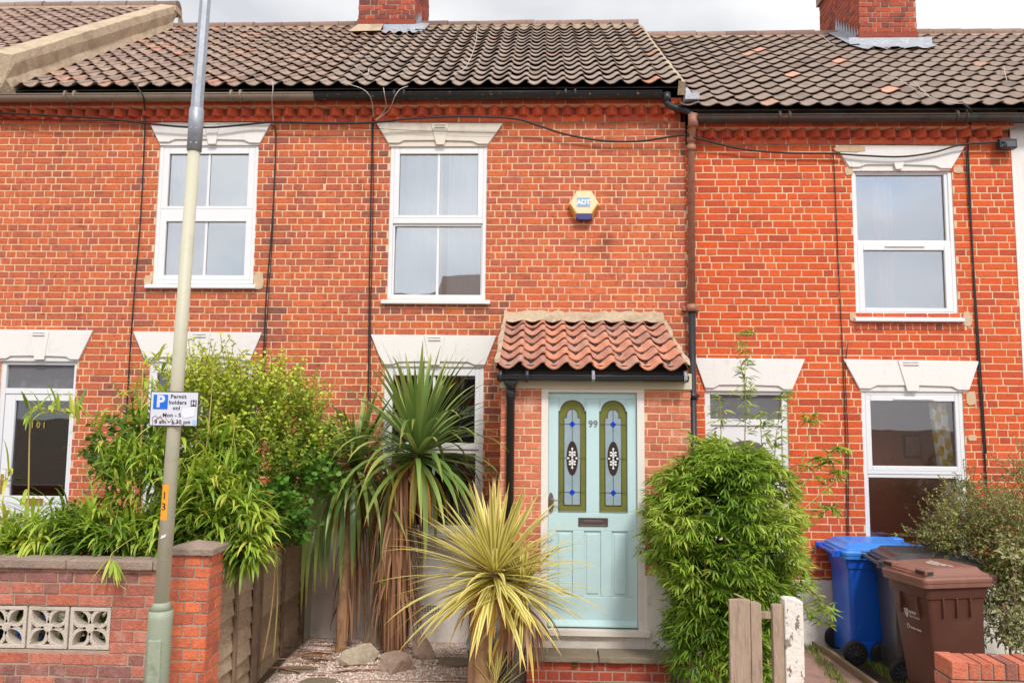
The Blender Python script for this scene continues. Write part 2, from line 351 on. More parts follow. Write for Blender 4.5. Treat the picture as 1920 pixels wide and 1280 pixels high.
# ------------------------------------------------------------------ pantiles
def slope(ye, ze, yr, zr):
    a = math.atan2(zr - ze, yr - ye); ca, sa = math.cos(a), math.sin(a)
    return (lambda x, v, n: (x, ye + v * ca - n * sa, ze + v * sa + n * ca)), math.hypot(zr - ze, yr - ye)
def pantiles(mb, P, x0, x1, vlen, cover=.203, gauge=.28, amp=.025, th=.009, seed=3, ragged=0, rows=None, lift=.036, skip=None):
    rg = random.Random(seed); rows = rows or int(math.ceil(vlen / gauge)); ncol = int(round((x1 - x0) / cover)); cw = (x1 - x0) / ncol
    prof = []
    for s_, h_ in ((0, .35), (.10, -.22), (.22, -.72), (.36, -1), (.50, -.86), (.62, -.4), (.72, .15), (.81, .68), (.90, .96), (.98, .92), (1.04, .55), (1.06, .1)):
        prof.append((s_ * cw, amp * h_))
    K = len(prof) - 1
    for r in range(rows):
        va = r * gauge; vb = min(va + gauge + .05, vlen)
        for c in range(ncol):
            xo = x0 + c * cw + rg.uniform(-.003, .003); dv = rg.uniform(-.007, .007); dn = rg.uniform(-.004, .004); tw = rg.uniform(-.005, .005)
            if skip and skip(xo + cw / 2, va): continue
            top = []; low = []; bot = []
            for i, (dx, h) in enumerate(prof):
                e = tw * (i / K - .5) * 2
                low.append(P(xo + dx, va + dv + e * .6, lift + h + dn + e)); bot.append(P(xo + dx, va + dv + e * .6, lift + h + dn + e - th))
                top.append(P(xo + dx, vb, h * .94 + dn * .3))
            n = K + 1; rnd = rg.random()
            mb.add(low + top, [(i, i + 1, n + i + 1, n + i) for i in range(K)], 0, rnd, True)
            back = [P(xo + dx, va + .10, lift + h - th - .012) for dx, h in prof]
            mb.add(low + bot + back, [(i + n, i + 1 + n, i + 1, i) for i in range(K)] + [(i + 2 * n, i + 1 + 2 * n, i + 1 + n, i + n) for i in range(K)] +
                   [(0, n, 2 * n), (K, 2 * n + K, n + K)], 0, rnd)
    return mb

# levels on the wall plane
XA = at(-12, 400).x          # party line 103 | 101
XB = -2.31                   # party line 101 | 99
XC = at(1288, 500).x         # party line 99 | 97
XD = at(1912, 600).x         # party line 97 | 95
XE = XD + 4.0; XZ = XA - 4.0
DEPTH = 7.0
Z99 = {'wall': at(900, 229, -.03).z, 'B': (at(900, 229, -.03).z, at(900, 215, -.03).z), 'D': (at(900, 215, -.09).z, at(900, 198, -.09).z), 'A': (at(900, 198, -.1).z, at(900, 185, -.1).z)}
Z97 = {'wall': at(1600, 270, -.03).z, 'B': (at(1600, 270, -.03).z, at(1600, 257, -.03).z), 'D': (at(1600, 257, -.09).z, at(1600, 240, -.09).z), 'A': (at(1600, 240, -.1).z, at(1600, 228, -.1).z)}
E99 = at(900, 160, -.24); RG99 = at(900, 50, 3.3)
E97 = at(1600, 200, -.24); RG97 = at(1450, 69, 3.3)
P99, L99 = slope(-.24, E99.z, 3.3, RG99.z)
P97, L97 = slope(-.24, E97.z, 3.3, RG97.z)

def lintel(house, poly_px, key_px, m, Y=-.028, keyY=-.04, slot=True):
    pts = [(at(x, y, Y).x, at(x, y, Y).z) for x, y in poly_px]
    mb = MB(); mb.prism(pts, Y, .02); mb.prism([pts[0], pts[1], (pts[2][0] - .01, min(pts[2][1], pts[-1][1]) - .02), (pts[-1][0] + .01, min(pts[2][1], pts[-1][1]) - .02)], -.009, .019); o = mb.build('lintel', m, house, bevel=.005)
    kp = [(at(x, y, keyY).x, at(x, y, keyY).z) for x, y in key_px]
    kb = MB(); kb.prism(kp, keyY, Y + .004)
    if slot:
        xa, xb = kp[0][0], kp[1][0]; zt = kp[0][1]; wd = xb - xa
        kb.box(xa + wd * .2, xb - wd * .2, keyY - .012, keyY + .004, zt - .05, zt - .036)
        kb.box(xa + wd * .2, xb - wd * .2, keyY - .012, keyY + .004, zt - .022, zt - .012)
    kb.build('keystone', m, o, bevel=.003)

def lintel_poly(tl, tr, bl, br, n=1, arch=5):
    """top-left, top-right, bottom-left, bottom-right pixels; the soffit is cut with two shallow chamfered arches beside the keystone"""
    (x0, y0), (x1, y1), (x2, y2), (x3, y3) = tl, tr, br, bl
    w_ = x2 - x3; f = lambda t, d: (x3 + w_ * t, y3 + (y2 - y3) * t - d)
    return [tl, tr, (x2, y2), f(.90, 0), f(.84, arch), f(.55, arch + 1), f(.45, arch + 1), f(.16, arch), f(.10, 0), (x3, y3)]

def window(house, outer, lights, sillpx, bars=True, depth=.05, glass=None, vent=None):
    X0, X1, Z0, Z1 = rect(*outer)
    yf = .01
    m = MB(); fw = .042
    m.frame(X0, X1, yf, yf + .07, Z0, Z1, fw)
    o = None
    gl = []
    for i, l in enumerate(lights):
        x0, x1, z0, z1 = rect(*l[:4]); gl.append((x0, x1, z0, z1, l[4], l[5]))
    # transom between two lights
    if len(gl) == 2:
        m.box(X0 + fw, X1 - fw, yf + .002, yf + .068, gl[1][3] + gl[1][4] - .004, gl[0][2] - gl[0][4] + .004)
    o = m.build('window', UPVC, house, bevel=.006, segs=3)
    for i, (x0, x1, z0, z1, sw, sy) in enumerate(gl):
        fm = MB()
        xa, xb = X0 + fw, X1 - fw
        zt = Z1 - fw if i == 0 else z1 + sw; zb_ = z0 - sw
        if i == len(gl) - 1: zb_ = Z0 + fw
        fm.frame(xa, xb, yf + sy, yf + sy + .055, zb_, zt, max(x0 - xa, .012), max(xb - x1, .012), max(z0 - zb_, .01), max(zt - z1, .01))
        fm.build('sash', UPVC, o, bevel=.007, segs=3)
        gm = MB(); gy = yf + sy + .03
        gm.box(x0 - .004, x1 + .004, gy, gy + .004, z0 - .004, z1 + .004); gm.build('pane', glass or GLASS_UP, o)
        em = MB(); em.frame(x0 - .002, x1 + .002, gy - .006, gy - .001, z0 - .002, z1 + .002, .006)
        em.build('gasket', GUT_GREY, o)
        if bars:
            bm = MB(); xm = (x0 + x1) / 2; bm.box(xm - .014, xm + .014, gy - .012, gy - .002, z0, z1); bm.build('glazing_bar', UPVC, o, bevel=.004)
    if vent:
        a, b = at(vent[0], vent[2], yf), at(vent[1], vent[2], yf)
        vm_ = MB(); sy = yf + gl[vent[3]][5]; vm_.box(a.x, b.x, sy - .014, sy + .002, a.z - .012, a.z + .008); vm_.build('trickle_vent', UPVC, o, bevel=.004)
    if sillpx:
        a, b = at(sillpx[0], sillpx[2], -.05), at(sillpx[1], sillpx[2], -.05); zt = at((sillpx[0] + sillpx[1]) / 2, sillpx[2], -.05).z
        sm = MB(); sm.prism([(-.055, zt - .045), (-.055, zt - .012), (yf + .005, zt + .008), (yf + .005, zt - .05), (-.045, zt - .05)], a.x, b.x, plane='x')
        sm.build('sill', UPVC, o, bevel=.004)
    return (X0, X1, Z0, Z1), o

def room(house, hole, mat_=None, depth=3.0, back=None, name='room', pad=.5):
    X0, X1, Z0, Z1 = hole; m = MB(); x0, x1, z0, z1 = X0 - pad, X1 + pad, Z0 - .35, Z1 + .25; ya, yb = .02, depth
    vs = [(x0, ya, z0), (x1, ya, z0), (x1, ya, z1), (x0, ya, z1), (x0, yb, z0), (x1, yb, z0), (x1, yb, z1), (x0, yb, z1)]
    m.add(vs, [(4, 5, 6, 7), (0, 4, 7, 3), (1, 2, 6, 5), (0, 1, 5, 4), (3, 7, 6, 2)], 0)
    m.build(name, mat_ or DARK, house)

def reveals(mb, holes, d=.09, mi=1):
    for h in holes:
        x0, x1, z0, z1 = h
        mb.add([(x0, 0, z0), (x0, d, z0), (x0, d, z1), (x0, 0, z1)], [(0, 1, 2, 3)], mi, .5)
        mb.add([(x1, 0, z0), (x1, d, z0), (x1, d, z1), (x1, 0, z1)], [(3, 2, 1, 0)], mi, .5)
        mb.add([(x0, 0, z1), (x1, 0, z1), (x1, d, z1), (x0, d, z1)], [(0, 1, 2, 3)], mi, .5)
        mb.add([(x0, 0, z0), (x1, 0, z0), (x1, d, z0), (x0, d, z0)], [(3, 2, 1, 0)], mi, .5)

def cornice(house, Zd, x0, x1, seed):
    rg = random.Random(seed)
    m = MB()
    # lower string course, then the dog-tooth course, then the oversailing course
    a, b = Zd['B']
    def run(za, zb, yf, ln, joint=.009):
        m.box(x0, x1, yf + .008, .02, za + .002, zb - .002, 1)
        x = x0 - rg.random() * ln
        while x < x1:
            q0, q1 = max(x + joint / 2, x0), min(x + ln - joint / 2, x1); x += ln * rg.uniform(.97, 1.03)
            if q1 - q0 > .015:
                j = rg.uniform(-.002, .003); m.box(q0, q1, yf - j, .0, za + .004, zb - .005, 0, rg.random())
    run(a, b, -.03, .222)
    c, d = Zd['A']; run(c, d, -.118, .222)
    za, zb = Zd['D']
    m.box(x0, x1, -.012, .02, za, zb, 2, .0)  # recess back in dark brick: shade behind the teeth painted as colour
    x = x0 + .02; sp = .156
    while x + .15 < x1:
        j = rg.uniform(-.004, .004); hw = .069; dp = .10
        zj = rg.uniform(-.002, .002)
        m.prism([(x + j, -.012), (x + j + hw, -.012 - dp), (x + j + 2 * hw, -.012)], za + .004 + zj, zb - .004 + zj, 0, rg.random(), plane='xy')
        x += sp
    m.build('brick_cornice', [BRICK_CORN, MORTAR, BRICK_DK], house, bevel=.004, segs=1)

def shell(house, x0, x1, zt, P, Lr, mt, ridge, gable=True):
    """side and back walls and the rear roof slope, so that the house is a closed building"""
    m = MB(); yb = DEPTH
    re = P(0, Lr, 0); ee = P(0, 0, 0)
    for x, f in ((x0 + .004, 1), (x1 - .004, -1)):
        m.add([(x, .004, -.2), (x, yb, -.2), (x, yb, zt), (x, re[1], re[2] - .06), (x, .004, ee[2] + .1)], [(0, 1, 2, 3, 4)], 0, .4)
    m.add([(x0, yb, -.2), (x1, yb, -.2), (x1, yb, zt), (x0, yb, zt)], [(0, 1, 2, 3)], 0, .4)
    m.build('side_and_back_wall', BRICK_A, house)
    r = MB()
    r.add([P(x0, .0, -.035), P(x1, .0, -.035), P(x1, Lr, -.03), P(x0, Lr, -.03)], [(0, 1, 2, 3)], 0, .5)
    yb2 = 2 * re[1] - ee[1]
    r.add([(x0, re[1], re[2] - .02), (x1, re[1], re[2] - .02), (x1, yb2, ee[2]), (x0, yb2, ee[2])], [(0, 1, 2, 3)], 0, .5)
    return r

def ridge_tiles(house, P, Lr, x0, x1, seed=1, r=.105, ln=.44, zo=-.02):
    m = MB(); rg = random.Random(seed); x = x0; c = P(0, Lr, 0)
    while x < x1 - .05:
        xe = min(x + ln, x1); zz = c[2] + zo + rg.uniform(-.006, .006); y = c[1] + rg.uniform(-.006, .006)
        rings = []
        for xx, rr in ((x + .004, r * .97), (x + ln * .5, r), (xe - .004, r * 1.02)):
            rings.append([(xx, y + rr * math.cos(a), zz + rr * math.sin(a)) for a in [math.pi * i / 10 * 1.2 - .1 * math.pi for i in range(11)]])
        vs = [p for q in rings for p in q]; n = 11
        m.add(vs, [(i * n + j, i * n + j + 1, (i + 1) * n + j + 1, (i + 1) * n + j) for i in range(2) for j in range(n - 1)] , 0, rg.random(), True)
        m.add(rings[0] + rings[-1], [list(range(n)), list(range(n, 2 * n))], 0, .2)
        x = xe
    m.box(x0, x1, c[1] - r * 1.05, c[1] + r * 1.05, c[2] - .12, c[2] - .03, 1)
    m.build('ridge_tiles', [RIDGE, CEMENT], house)

def gutter(house, px0, py, px1, m, x0=None, x1=None, Y=-.19, r=.058, name='gutter', z=None):
    a = at((px0 + px1) / 2, py, Y).z if z is None else z
    x0 = at(px0, py, Y).x if x0 is None else x0; x1 = at(px1, py, Y).x if x1 is None else x1
    g = MB(); n = 10
    def arc(x, rr): return [(x, Y + rr * math.cos(t), a + rr * math.sin(t) * 1.05) for t in [math.pi + math.pi * i / n for i in range(n + 1)]]
    xs = list(np.linspace(x0, x1, 6)); R1 = [arc(x, r) for x in xs]; R2 = [arc(x, r - .006) for x in xs]; k = n + 1
    g.add([p for q in R1 for p in q], [(i * k + j, i * k + j + 1, (i + 1) * k + j + 1, (i + 1) * k + j) for i in range(5) for j in range(n)], 0, .5, True)
    g.add([p for q in R2 for p in q], [(i * k + j, (i + 1) * k + j, (i + 1) * k + j + 1, i * k + j + 1) for i in range(5) for j in range(n)], 0, .5, True)
    for q, q2 in ((R1[0], R2[0]), (R1[-1], R2[-1])): g.add(q, [list(range(k))], 0, .5)
    for s_ in (-1, 1): g.tube([(x0, Y + s_ * r, a + .003), (x1, Y + s_ * r, a + .003)], .008, 6)
    x = x0 + .9
    while x < x1 - .2:
        for dx in (-.05, .05): g.tube([(x + dx - .012, Y, a - .004), (x + dx + .012, Y, a - .004)], r + .008, 14)
        x += 1.8
    o = g.build(name, m, house)
    bk = MB(); x = x0 + .35
    while x < x1:
        bk.box(x - .015, x + .015, Y + r * .7, -.0, a - .03, a - .012); x += .75
    bk.box(x0, x1, -.1, -.02, a - .01, a + .12)       # fascia board behind
    bk.build('fascia', DARKWOOD, house)
    return a
DARKWOOD = mat('dark_fascia', [(52, 44, 40)], .8)

def curtain(x0, x1, z0, z1, y, m, label, folds=8, amp=.02, cat='curtain', name='curtain', split=None, group=None, xb=None):
    mb = MB(); n = folds * 8; rg = random.Random(int(abs(x0) * 100)); ph = rg.random() * 6
    xb = xb or (x0, x1); rows = 7; vs = []
    for j in range(rows):
        t = j / (rows - 1); xa, xc = x0 + (xb[0] - x0) * t, x1 + (xb[1] - x1) * t
        for i in range(n + 1):
            u = i / n; vs.append((xa + (xc - xa) * u, y + amp * math.sin(2 * math.pi * folds * u + ph + .5 * math.sin(5 * u + 2 * t)) * (.7 + .3 * t) + amp * .4 * math.sin(11 * u + 3 * t), z1 + (z0 - z1) * t))
    mb.add(vs, [(j * (n + 1) + i, j * (n + 1) + i + 1, (j + 1) * (n + 1) + i + 1, (j + 1) * (n + 1) + i) for j in range(rows - 1) for i in range(n)], 0, .5, True,
           uvs=[((p[0] - x0) / (x1 - x0), (p[2] - z0) / (z1 - z0)) for p in vs])
    return tag(mb.build(name, m), label, cat, group)

# ================================================================== HOUSE 99 (centre)
h99 = thing('terraced_house', 'red brick terraced house in the middle, with aqua front door and tiled porch', 'house', (0.2, 0, 0), 'brick houses of the terrace')
W1, _w = window(h99, (729, 270, 912, 561), [(748, 288, 895.5, 403, .035, .0), (738, 423, 901, 556.5, .03, .022)], (714, 919, 561))
W2, _w2 = window(h99, (717, 684, 905.5, 1000), [(735, 704, 890, 830, .05, .0), (732, 850, 890, 985, .05, .02)], (706, 914, 1000), glass=GLASS_DN)
zw = Z99['wall']
PORCH_Y = -1.25
wallm = MB(); holes = [W1, W2]
ZPL = at(850, 1004).z
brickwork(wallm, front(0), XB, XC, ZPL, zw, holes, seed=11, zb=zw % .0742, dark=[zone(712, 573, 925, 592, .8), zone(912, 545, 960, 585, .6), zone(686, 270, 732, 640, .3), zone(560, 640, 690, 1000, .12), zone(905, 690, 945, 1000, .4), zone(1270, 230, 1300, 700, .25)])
reveals(wallm, holes)
wallm.build('front_wall', [BRICK_A, MORTAR, BRICK_DK], h99)
pl = MB(); pl.box(XB, at(945, 1000).x, -.035, .02, -.3, ZPL, 0); pl.box(XB, at(945, 1000).x, -.028, .0, ZPL + .002, ZPL + .05, 0)
plo = pl.build('plinth', RENDER_W, h99, bevel=.006)
av = MB(); a0 = at(808, 1140, -.04)
av.box(a0.x - .11, a0.x + .11, -.048, -.034, a0.z - .04, a0.z + .04, 0)
for i in range(7):
    for j in range(3): av.box(a0.x - .09 + i * .027, a0.x - .09 + i * .027 + .014, -.0495, -.047, a0.z - .03 + j * .022, a0.z - .03 + j * .022 + .013, 1)
av.build('air_brick', [CREAM_STONE, DARK], plo)
for wn, sd_ in ((W1, 0), (W2, 1)):
    room(h99, wn, ROOMW if sd_ == 0 else DARK)
lintel(h99, lintel_poly((705, 230), (943, 231), (728, 268), (915, 270)), [(808, 231), (842, 231), (833, 271), (818, 271)], CREAM_STONE)
lintel(h99, lintel_poly((695, 627), (931, 629), (717, 683), (909, 684)), [(795, 629), (834, 629), (824, 684), (806, 684)], WHITE_STONE)
cornice(h99, Z99, XB, XC - .05, 5)
rf = shell(h99, XB, XC, E99.z + .1, P99, L99, TILE_99, None)
und = rf.build('roof_boarding', DARKWOOD, h99)
tl = MB(); xv = at(1275, 178, -.24).x
pantiles(tl, P99, XB - .02, xv, L99, seed=21)
rfo = tl.build('roof', TILE_99, h99)
ridge_tiles(h99, P99, L99, XB, xv + .02, 3)
# verge: mortar strip with lead at the step down to the next house
vg = MB()
for i in range(14):
    t0, t1 = i / 14 * L99, (i + 1) / 14 * L99
    vg.box(0, 1, 0, 1, 0, 1, 0, M=Matrix.Identity(4)) if False else None
    a, b = P99(xv - .03, t0, .02), P99(xv - .03, t1, .02)
    j = random.uniform(-.008, .008)
    vs = [P99(xv - .015, t0, .035), P99(xv + .05 + j, t0, .02), P99(xv + .055 + j, t0, -.11), P99(xv - .015, t0, -.11)] + [P99(xv - .015, t1, .035), P99(xv + .05 + j, t1, .02), P99(xv + .055 + j, t1, -.11), P99(xv - .015, t1, -.11)]
    vg.add(vs, [(0, 1, 5, 4), (1, 2, 6, 5), (0, 3, 2, 1), (4, 5, 6, 7)], 0)
vg.build('verge_mortar', CEMENT, h99)
ld = MB(); zd = (E97.z - E99.z)
vs = []; 
for i in range(15):
    t = i / 14 * L99; jj = random.uniform(-.012, .012)
    vs += [P99(xv + .058, t, -.02), P99(xv + .075, t, -.12), P99(xv + .17 + jj, t, zd * .83 + .075)]
ld.add(vs, [(i * 3 + j, i * 3 + j + 1, i * 3 + j + 4, i * 3 + j + 3) for i in range(14) for j in range(2)], 0, .5)
e0 = P99(xv + .06, 0, -.06); ld.box(e0[0] - .01, e0[0] + .14, e0[1] - .05, e0[1] + .12, e0[2] - .12, e0[2] - .05)
ld.build('verge_flashing', LEAD, h99, bevel=.004)
gz = gutter(h99, 590, 177, 1243, GUT_BLACK, x0=at(592, 177, -.19).x, x1=at(1241, 177, -.19).x)

# chimney of 99/101
def chimney(house, px0, px1, pyb, Yf, depth, pytop, seed, m=BRICK_C):
    x0, x1 = at(px0, pyb, Yf).x, at(px1, pyb, Yf).x; zb_ = at((px0 + px1) / 2, pyb, Yf).z; zt = zb_ + 1.3
    c = MB(); Yb = Yf + depth
    brickwork(c, front(Yf), x0, x1, zb_ - .6, zt, (), seed=seed, zb=zb_, Ls=.23, flem=.5, jit=.004, proud=.007)
    brickwork(c, lambda u, z, n: (x1 + n, u, z), Yf, Yb, zb_ - .6, zt, (), seed=seed + 1, zb=zb_, Ls=.23, jit=.004, proud=.007)
    brickwork(c, lambda u, z, n: (x0 - n, Yb + Yf - u, z), Yf, Yb, zb_ - .6, zt, (), seed=seed + 2, zb=zb_, Ls=.23, jit=.004, proud=.007)
    brickwork(c, lambda u, z, n: (x1 + x0 - u, Yb + n, z), x0, x1, zb_ - .6, zt, (), seed=seed + 3, zb=zb_, Ls=.23, jit=.004, proud=.007)
    c.box(x0 - .04, x1 + .04, Yf - .04, Yb + .04, zt - .02, zt + .1, 1)
    c.box(x0 - .018, x1 + .018, Yf - .018, Yb + .018, zb_ + .002, zb_ + .07, 0, .1)
    o = c.build('chimney', [m, MORTAR_G], house)
    for q in (.25, .75):
        xx = x0 + (x1 - x0) * q; p = MB(); p.tube([(xx, (Yf + Yb) / 2, zt + .08), (xx, (Yf + Yb) / 2, zt + .12), (xx, (Yf + Yb) / 2, zt + .42), (xx, (Yf + Yb) / 2, zt + .48)], [.13, .14, .11, .13], 16)
        p.build('chimney_pot', TILE_P, o)
    return x0, x1, zb_, Yb, o
cx0, cx1, czb, cyb, ch99 = chimney(h99, 672, 777, 46, 2.75, 1.35, 0, 31)
def vnear(P, y):   # distance up the slope at which the roof reaches depth y
    a = P(0, 0, 0); b = P(0, 1, 0); return (y - a[1]) / (b[1] - a[1])
fl = MB(); v1 = vnear(P99, 2.75)
fx0 = cx0 + (cx1 - cx0) * .45
def apron(mb, P, x0, x1, Yf, zb_, drop=.22, jag=5):
    v = vnear(P, Yf); top = zb_
    n = 14; vs = []
    for i in range(n + 1):
        x = x0 + (x1 - x0) * i / n
        vs += [(x, Yf - .012, top), (x, Yf - .016, P(x, v, .06)[2]), P(x, v - drop + (.03 if i % 3 == 0 else random.uniform(-.02, .02)), .055 + .018 * math.cos(i * 1.9))]
    mb.add(vs, [(i * 3 + j, i * 3 + j + 1, i * 3 + j + 4, i * 3 + j + 3) for i in range(n) for j in range(2)], 0, .5)
apron(fl, P99, fx0, cx1 + .14, 2.75, czb)
def stepped(mb, P, x, sgn, Yf, Yb, zb_, R_L):
    v0 = vnear(P, Yf); n = 9; vs = []
    for i in range(n + 1):
        y = Yf - .02 + (3.3 - Yf + .02) * i / n; v = vnear(P, y)
        vs += [P(x + sgn * .16, v, .06), P(x + sgn * .015, v, .07)]
    mb.add(vs, [(i * 2, i * 2 + 1, i * 2 + 3, i * 2 + 2) for i in range(n)], 0, .5)
    for i in range(n):
        y0 = Yf + (3.3 - Yf) * i / n; y1 = Yf + (3.3 - Yf) * (i + 1) / n
        z0 = P(x, vnear(P, y0), .05)[2]; z1 = P(x, vnear(P, y1), .05)[2]
        mb.add([(x + sgn * .014, y0, z0), (x + sgn * .014, y1, z1), (x + sgn * .014, y1, z1 + .1), (x + sgn * .014, (y0 + y1) / 2, z1 + .22), (x + sgn * .014, y0, z0 + .1)], [(0, 1, 2, 3, 4)], 0, .5)
stepped(fl, P99, cx1, 1, 2.75, cyb, czb, L99)
fl.build('chimney_flashing', LEAD, h99)
hf = MB(); v = vnear(P99, 2.75)
hf.add([P99(cx0 - .1, v + .3, .05), P99(cx0 - .1, v - .16, .06), P99(fx0, v - .2, .075), P99(fx0, v + .3, .05), (cx0, 2.735, czb - .0), (fx0, 2.735, czb)], [(1, 2, 5, 4), (0, 1, 4)], 0, .5)
hf.build('chimney_haunching', CEMENT, h99)

# curtains of 99 upstairs: two net curtains meeting near the middle
X0, X1, Z0, Z1 = W1; xm = (X0 + X1) / 2
curtain(X0 - .02, xm + .03, Z0 - .1, Z1 + .1, .16, NET, 'pale net curtain hanging in left half of the upstairs window above the porch house', 5, .022, group=None)
curtain(xm + .09, X1 + .05, Z0 - .1, Z1 + .1, .17, NET, 'pale net curtain hanging in right half of the middle upstairs window', 5, .022)
X0, X1, Z0, Z1 = W2
curtain(X0 - .02, X0 + .24, Z0 - .1, Z1 + .1, .2, NET, 'white curtain at the left edge of downstairs window behind the tall green palm', 3, .02)

# ================================================================== HOUSE 101 (left)
h101 = thing('terraced_house', 'red brick terraced house on the left with a white glazed door numbered 101', 'house', (XA / 2 + XB / 2, 0, 0), 'brick houses of the terrace')
V1, _a = window(h101, (292.5, 270, 480, 532), [(314.5, 288, 463.5, 386, .035, .0), (308, 415, 458, 515.5, .03, .0)], (271, 479, 532))
V2, _b = window(h101, (272, 677, 480, 990), [(290, 699, 462, 830, .05, .0), (286, 850, 462, 975, .05, .02)], (262, 488, 990), glass=GLASS_DN)
DX0, DX1, DZ0, DZ1 = rect(-10, 675, 143, 1130)
DX0 = at(3, 800).x - .06; DZ0 = .15
D101 = (DX0, at(137, 800).x + .0, DZ0, DZ1)
wm = MB(); hs = [V1, V2, D101]
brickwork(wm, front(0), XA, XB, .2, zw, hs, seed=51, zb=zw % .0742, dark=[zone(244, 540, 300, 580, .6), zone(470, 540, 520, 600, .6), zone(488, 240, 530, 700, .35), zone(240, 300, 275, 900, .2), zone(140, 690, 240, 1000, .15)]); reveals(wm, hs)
wm.build('front_wall', [BRICK_A, MORTAR, BRICK_DK], h101)
pl = MB(); pl.box(XA, D101[0], -.03, .02, -.3, .2); pl.box(D101[1], at(560, 1040).x, -.03, .02, -.3, .2)
pl.box(D101[0], D101[1], -.25, .02, -.3, .14); pl.build('plinth', RENDER_G, h101, bevel=.006)
p2 = MB(); xq0, xq1 = at(556, 1010).x, XB
p2.box(xq0, xq1, -.045, .02, -.3, at(600, 1036).z, 1); p2.box(xq0 - .01, xq1, -.06, .02, at(600, 1036).z + .002, at(600, 1015).z, 0)
p2.build('cellar_panel', [WHITE_STONE, RENDER_G], h101, bevel=.006)
room(h101, V1, ROOMW); room(h101, V2, DARK); room(h101, D101, DARK)
lintel(h101, lintel_poly((279, 228), (508, 230), (297, 266), (487, 268)), [(383, 231), (411, 231), (404, 270), (390, 270)], WHITE_STONE)
lintel(h101, lintel_poly((249, 621), (491, 623), (271, 674), (468, 676)), [(356, 623), (394, 623), (384, 676), (367, 676)], WHITE_STONE)
lintel(h101, lintel_poly((-22, 617), (174, 619), (-5, 672), (147, 674)), [(54, 620), (92, 620), (82, 674), (64, 674)], WHITE_STONE)
cornice(h101, Z99, XA, XB, 6)
rf = shell(h101, XA, XB, E99.z + .1, P99, L99, TILE_101, None); rf.build('roof_boarding', DARKWOOD, h101)
tl = MB(); pantiles(tl, P99, XA + .0, XB - .02, L99, seed=22, amp=.022); tl.build('roof', TILE_101, h101)
ridge_tiles(h101, P99, L99, XA + .2, XB, 4)
gutter(h101, 0, 173, 590, GUT_GREY, x0=XA, x1=at(590, 177, -.19).x, z=gz)
# front door of 101
fd = MB(); y0 = .02
dx0, dx1, dz0, dz1 = D101
ztr = at(70, 733).z
fd.frame(dx0, dx1, y0, y0 + .08, dz0, dz1, .055, .04, .06, .05)
fd.box(dx0 + .055, dx1 - .04, y0 + .002, y0 + .078, ztr - .03, ztr + .03)
fdo = fd.build('front_door', UPVC, h101, bevel=.006, segs=3)
gx0, gx1, gz0, gz1 = rect(19, 751, 123, 930)
lf = MB(); lf.frame(dx0 + .06, dx1 - .045, y0 + .01, y0 + .07, dz0 + .06, ztr - .034, gx0 - dx0 - .06, dx1 - .045 - gx1, gz0 - dz0 - .06, ztr - .034 - gz1)
lf.box(gx0, gx1, y0 + .006, y0 + .012, gz0 - .52, gz0 - .38); lf.build('door_leaf', UPVC, fdo, bevel=.008, segs=3)
gm = MB(); gm.box(gx0 - .003, gx1 + .003, y0 + .035, y0 + .04, gz0 - .003, gz1 + .003); gm.build('pane', GLASS_DN, fdo)
t0, t1, t2, t3 = rect(17, 682, 141, 726)
fr = mat('frosted_glass_dark', [(104, 104, 108)], .35, spots=[((132, 134, 138), 8, .5, .7, .6)])
gm = MB(); gm.box(dx0 + .05, dx1 - .035, y0 + .035, y0 + .04, ztr + .02, dz1 - .04); gm.build('toplight', fr, fdo)
GOLD = mat('brass', [(196, 168, 96)], .3, metal=.8)
lb = MB(); c0 = at(59, 940, .02); lb.frame(c0.x - .12, c0.x + .12, y0 - .004, y0 + .012, c0.z - .035, c0.z + .035, .012); lb.box(c0.x - .105, c0.x + .105, y0 + .0, y0 + .01, c0.z - .022, c0.z + .022); lb.build('letterbox', GOLD, fdo, bevel=.002)
hd = MB(); c1 = at(4, 905, -.02); hd.box(dx0 + .075, dx0 + .105, y0 - .002, y0 + .012, c1.z - .11, c1.z + .09); hd.tube([(dx0 + .09, y0 - .04, c1.z + .03), (dx0 + .12, y0 - .045, c1.z + .03), (dx0 + .21, y0 - .045, c1.z + .028)], .009, 8); hd.tube([(dx0 + .09, y0 + .01, c1.z + .03), (dx0 + .09, y0 - .04, c1.z + .03)], .009, 8); hd.build('handle', GOLD, fdo)
nm = MB(); q = at(70, 797, .03)
text(nm, '101', .085, lambda x, y, z: (q.x + x, y0 + .026 - z, q.z + y), bold=.002, space=1.5); nm.build('house_number', GOLD, fdo)
X0, X1, Z0, Z1 = V1
BLUEC = mat('pale_blue_blind', [(196, 208, 216)], .9, trans=.2)
curtain(X0 + .03, X0 + .28, Z0 - .1, Z1 + .1, .15, NET, 'white curtain at the left side of the upstairs window behind the lamp post', 4, .02)
curtain(X0 + .44, X0 + .5, Z0 - .1, Z1 + .1, .19, PINK, 'narrow pink curtain strip at the centre of the upstairs window behind the lamp post', 1, .01)
bb = MB(); bb.add([(X0 - .1, .42, Z0 - .1), (X1 + .1, .42, Z0 - .1), (X1 + .1, .42, Z1 + .1), (X0 - .1, .42, Z1 + .1)], [(0, 1, 2, 3)]); bb.box(X0 - .1, X1 + .1, .40, .44, Z1 + .08, Z1 + .14)
tag(bb.build('roller_blind', BLUEC), 'pale blue blind drawn down inside the upstairs window behind the lamp post', 'blind')

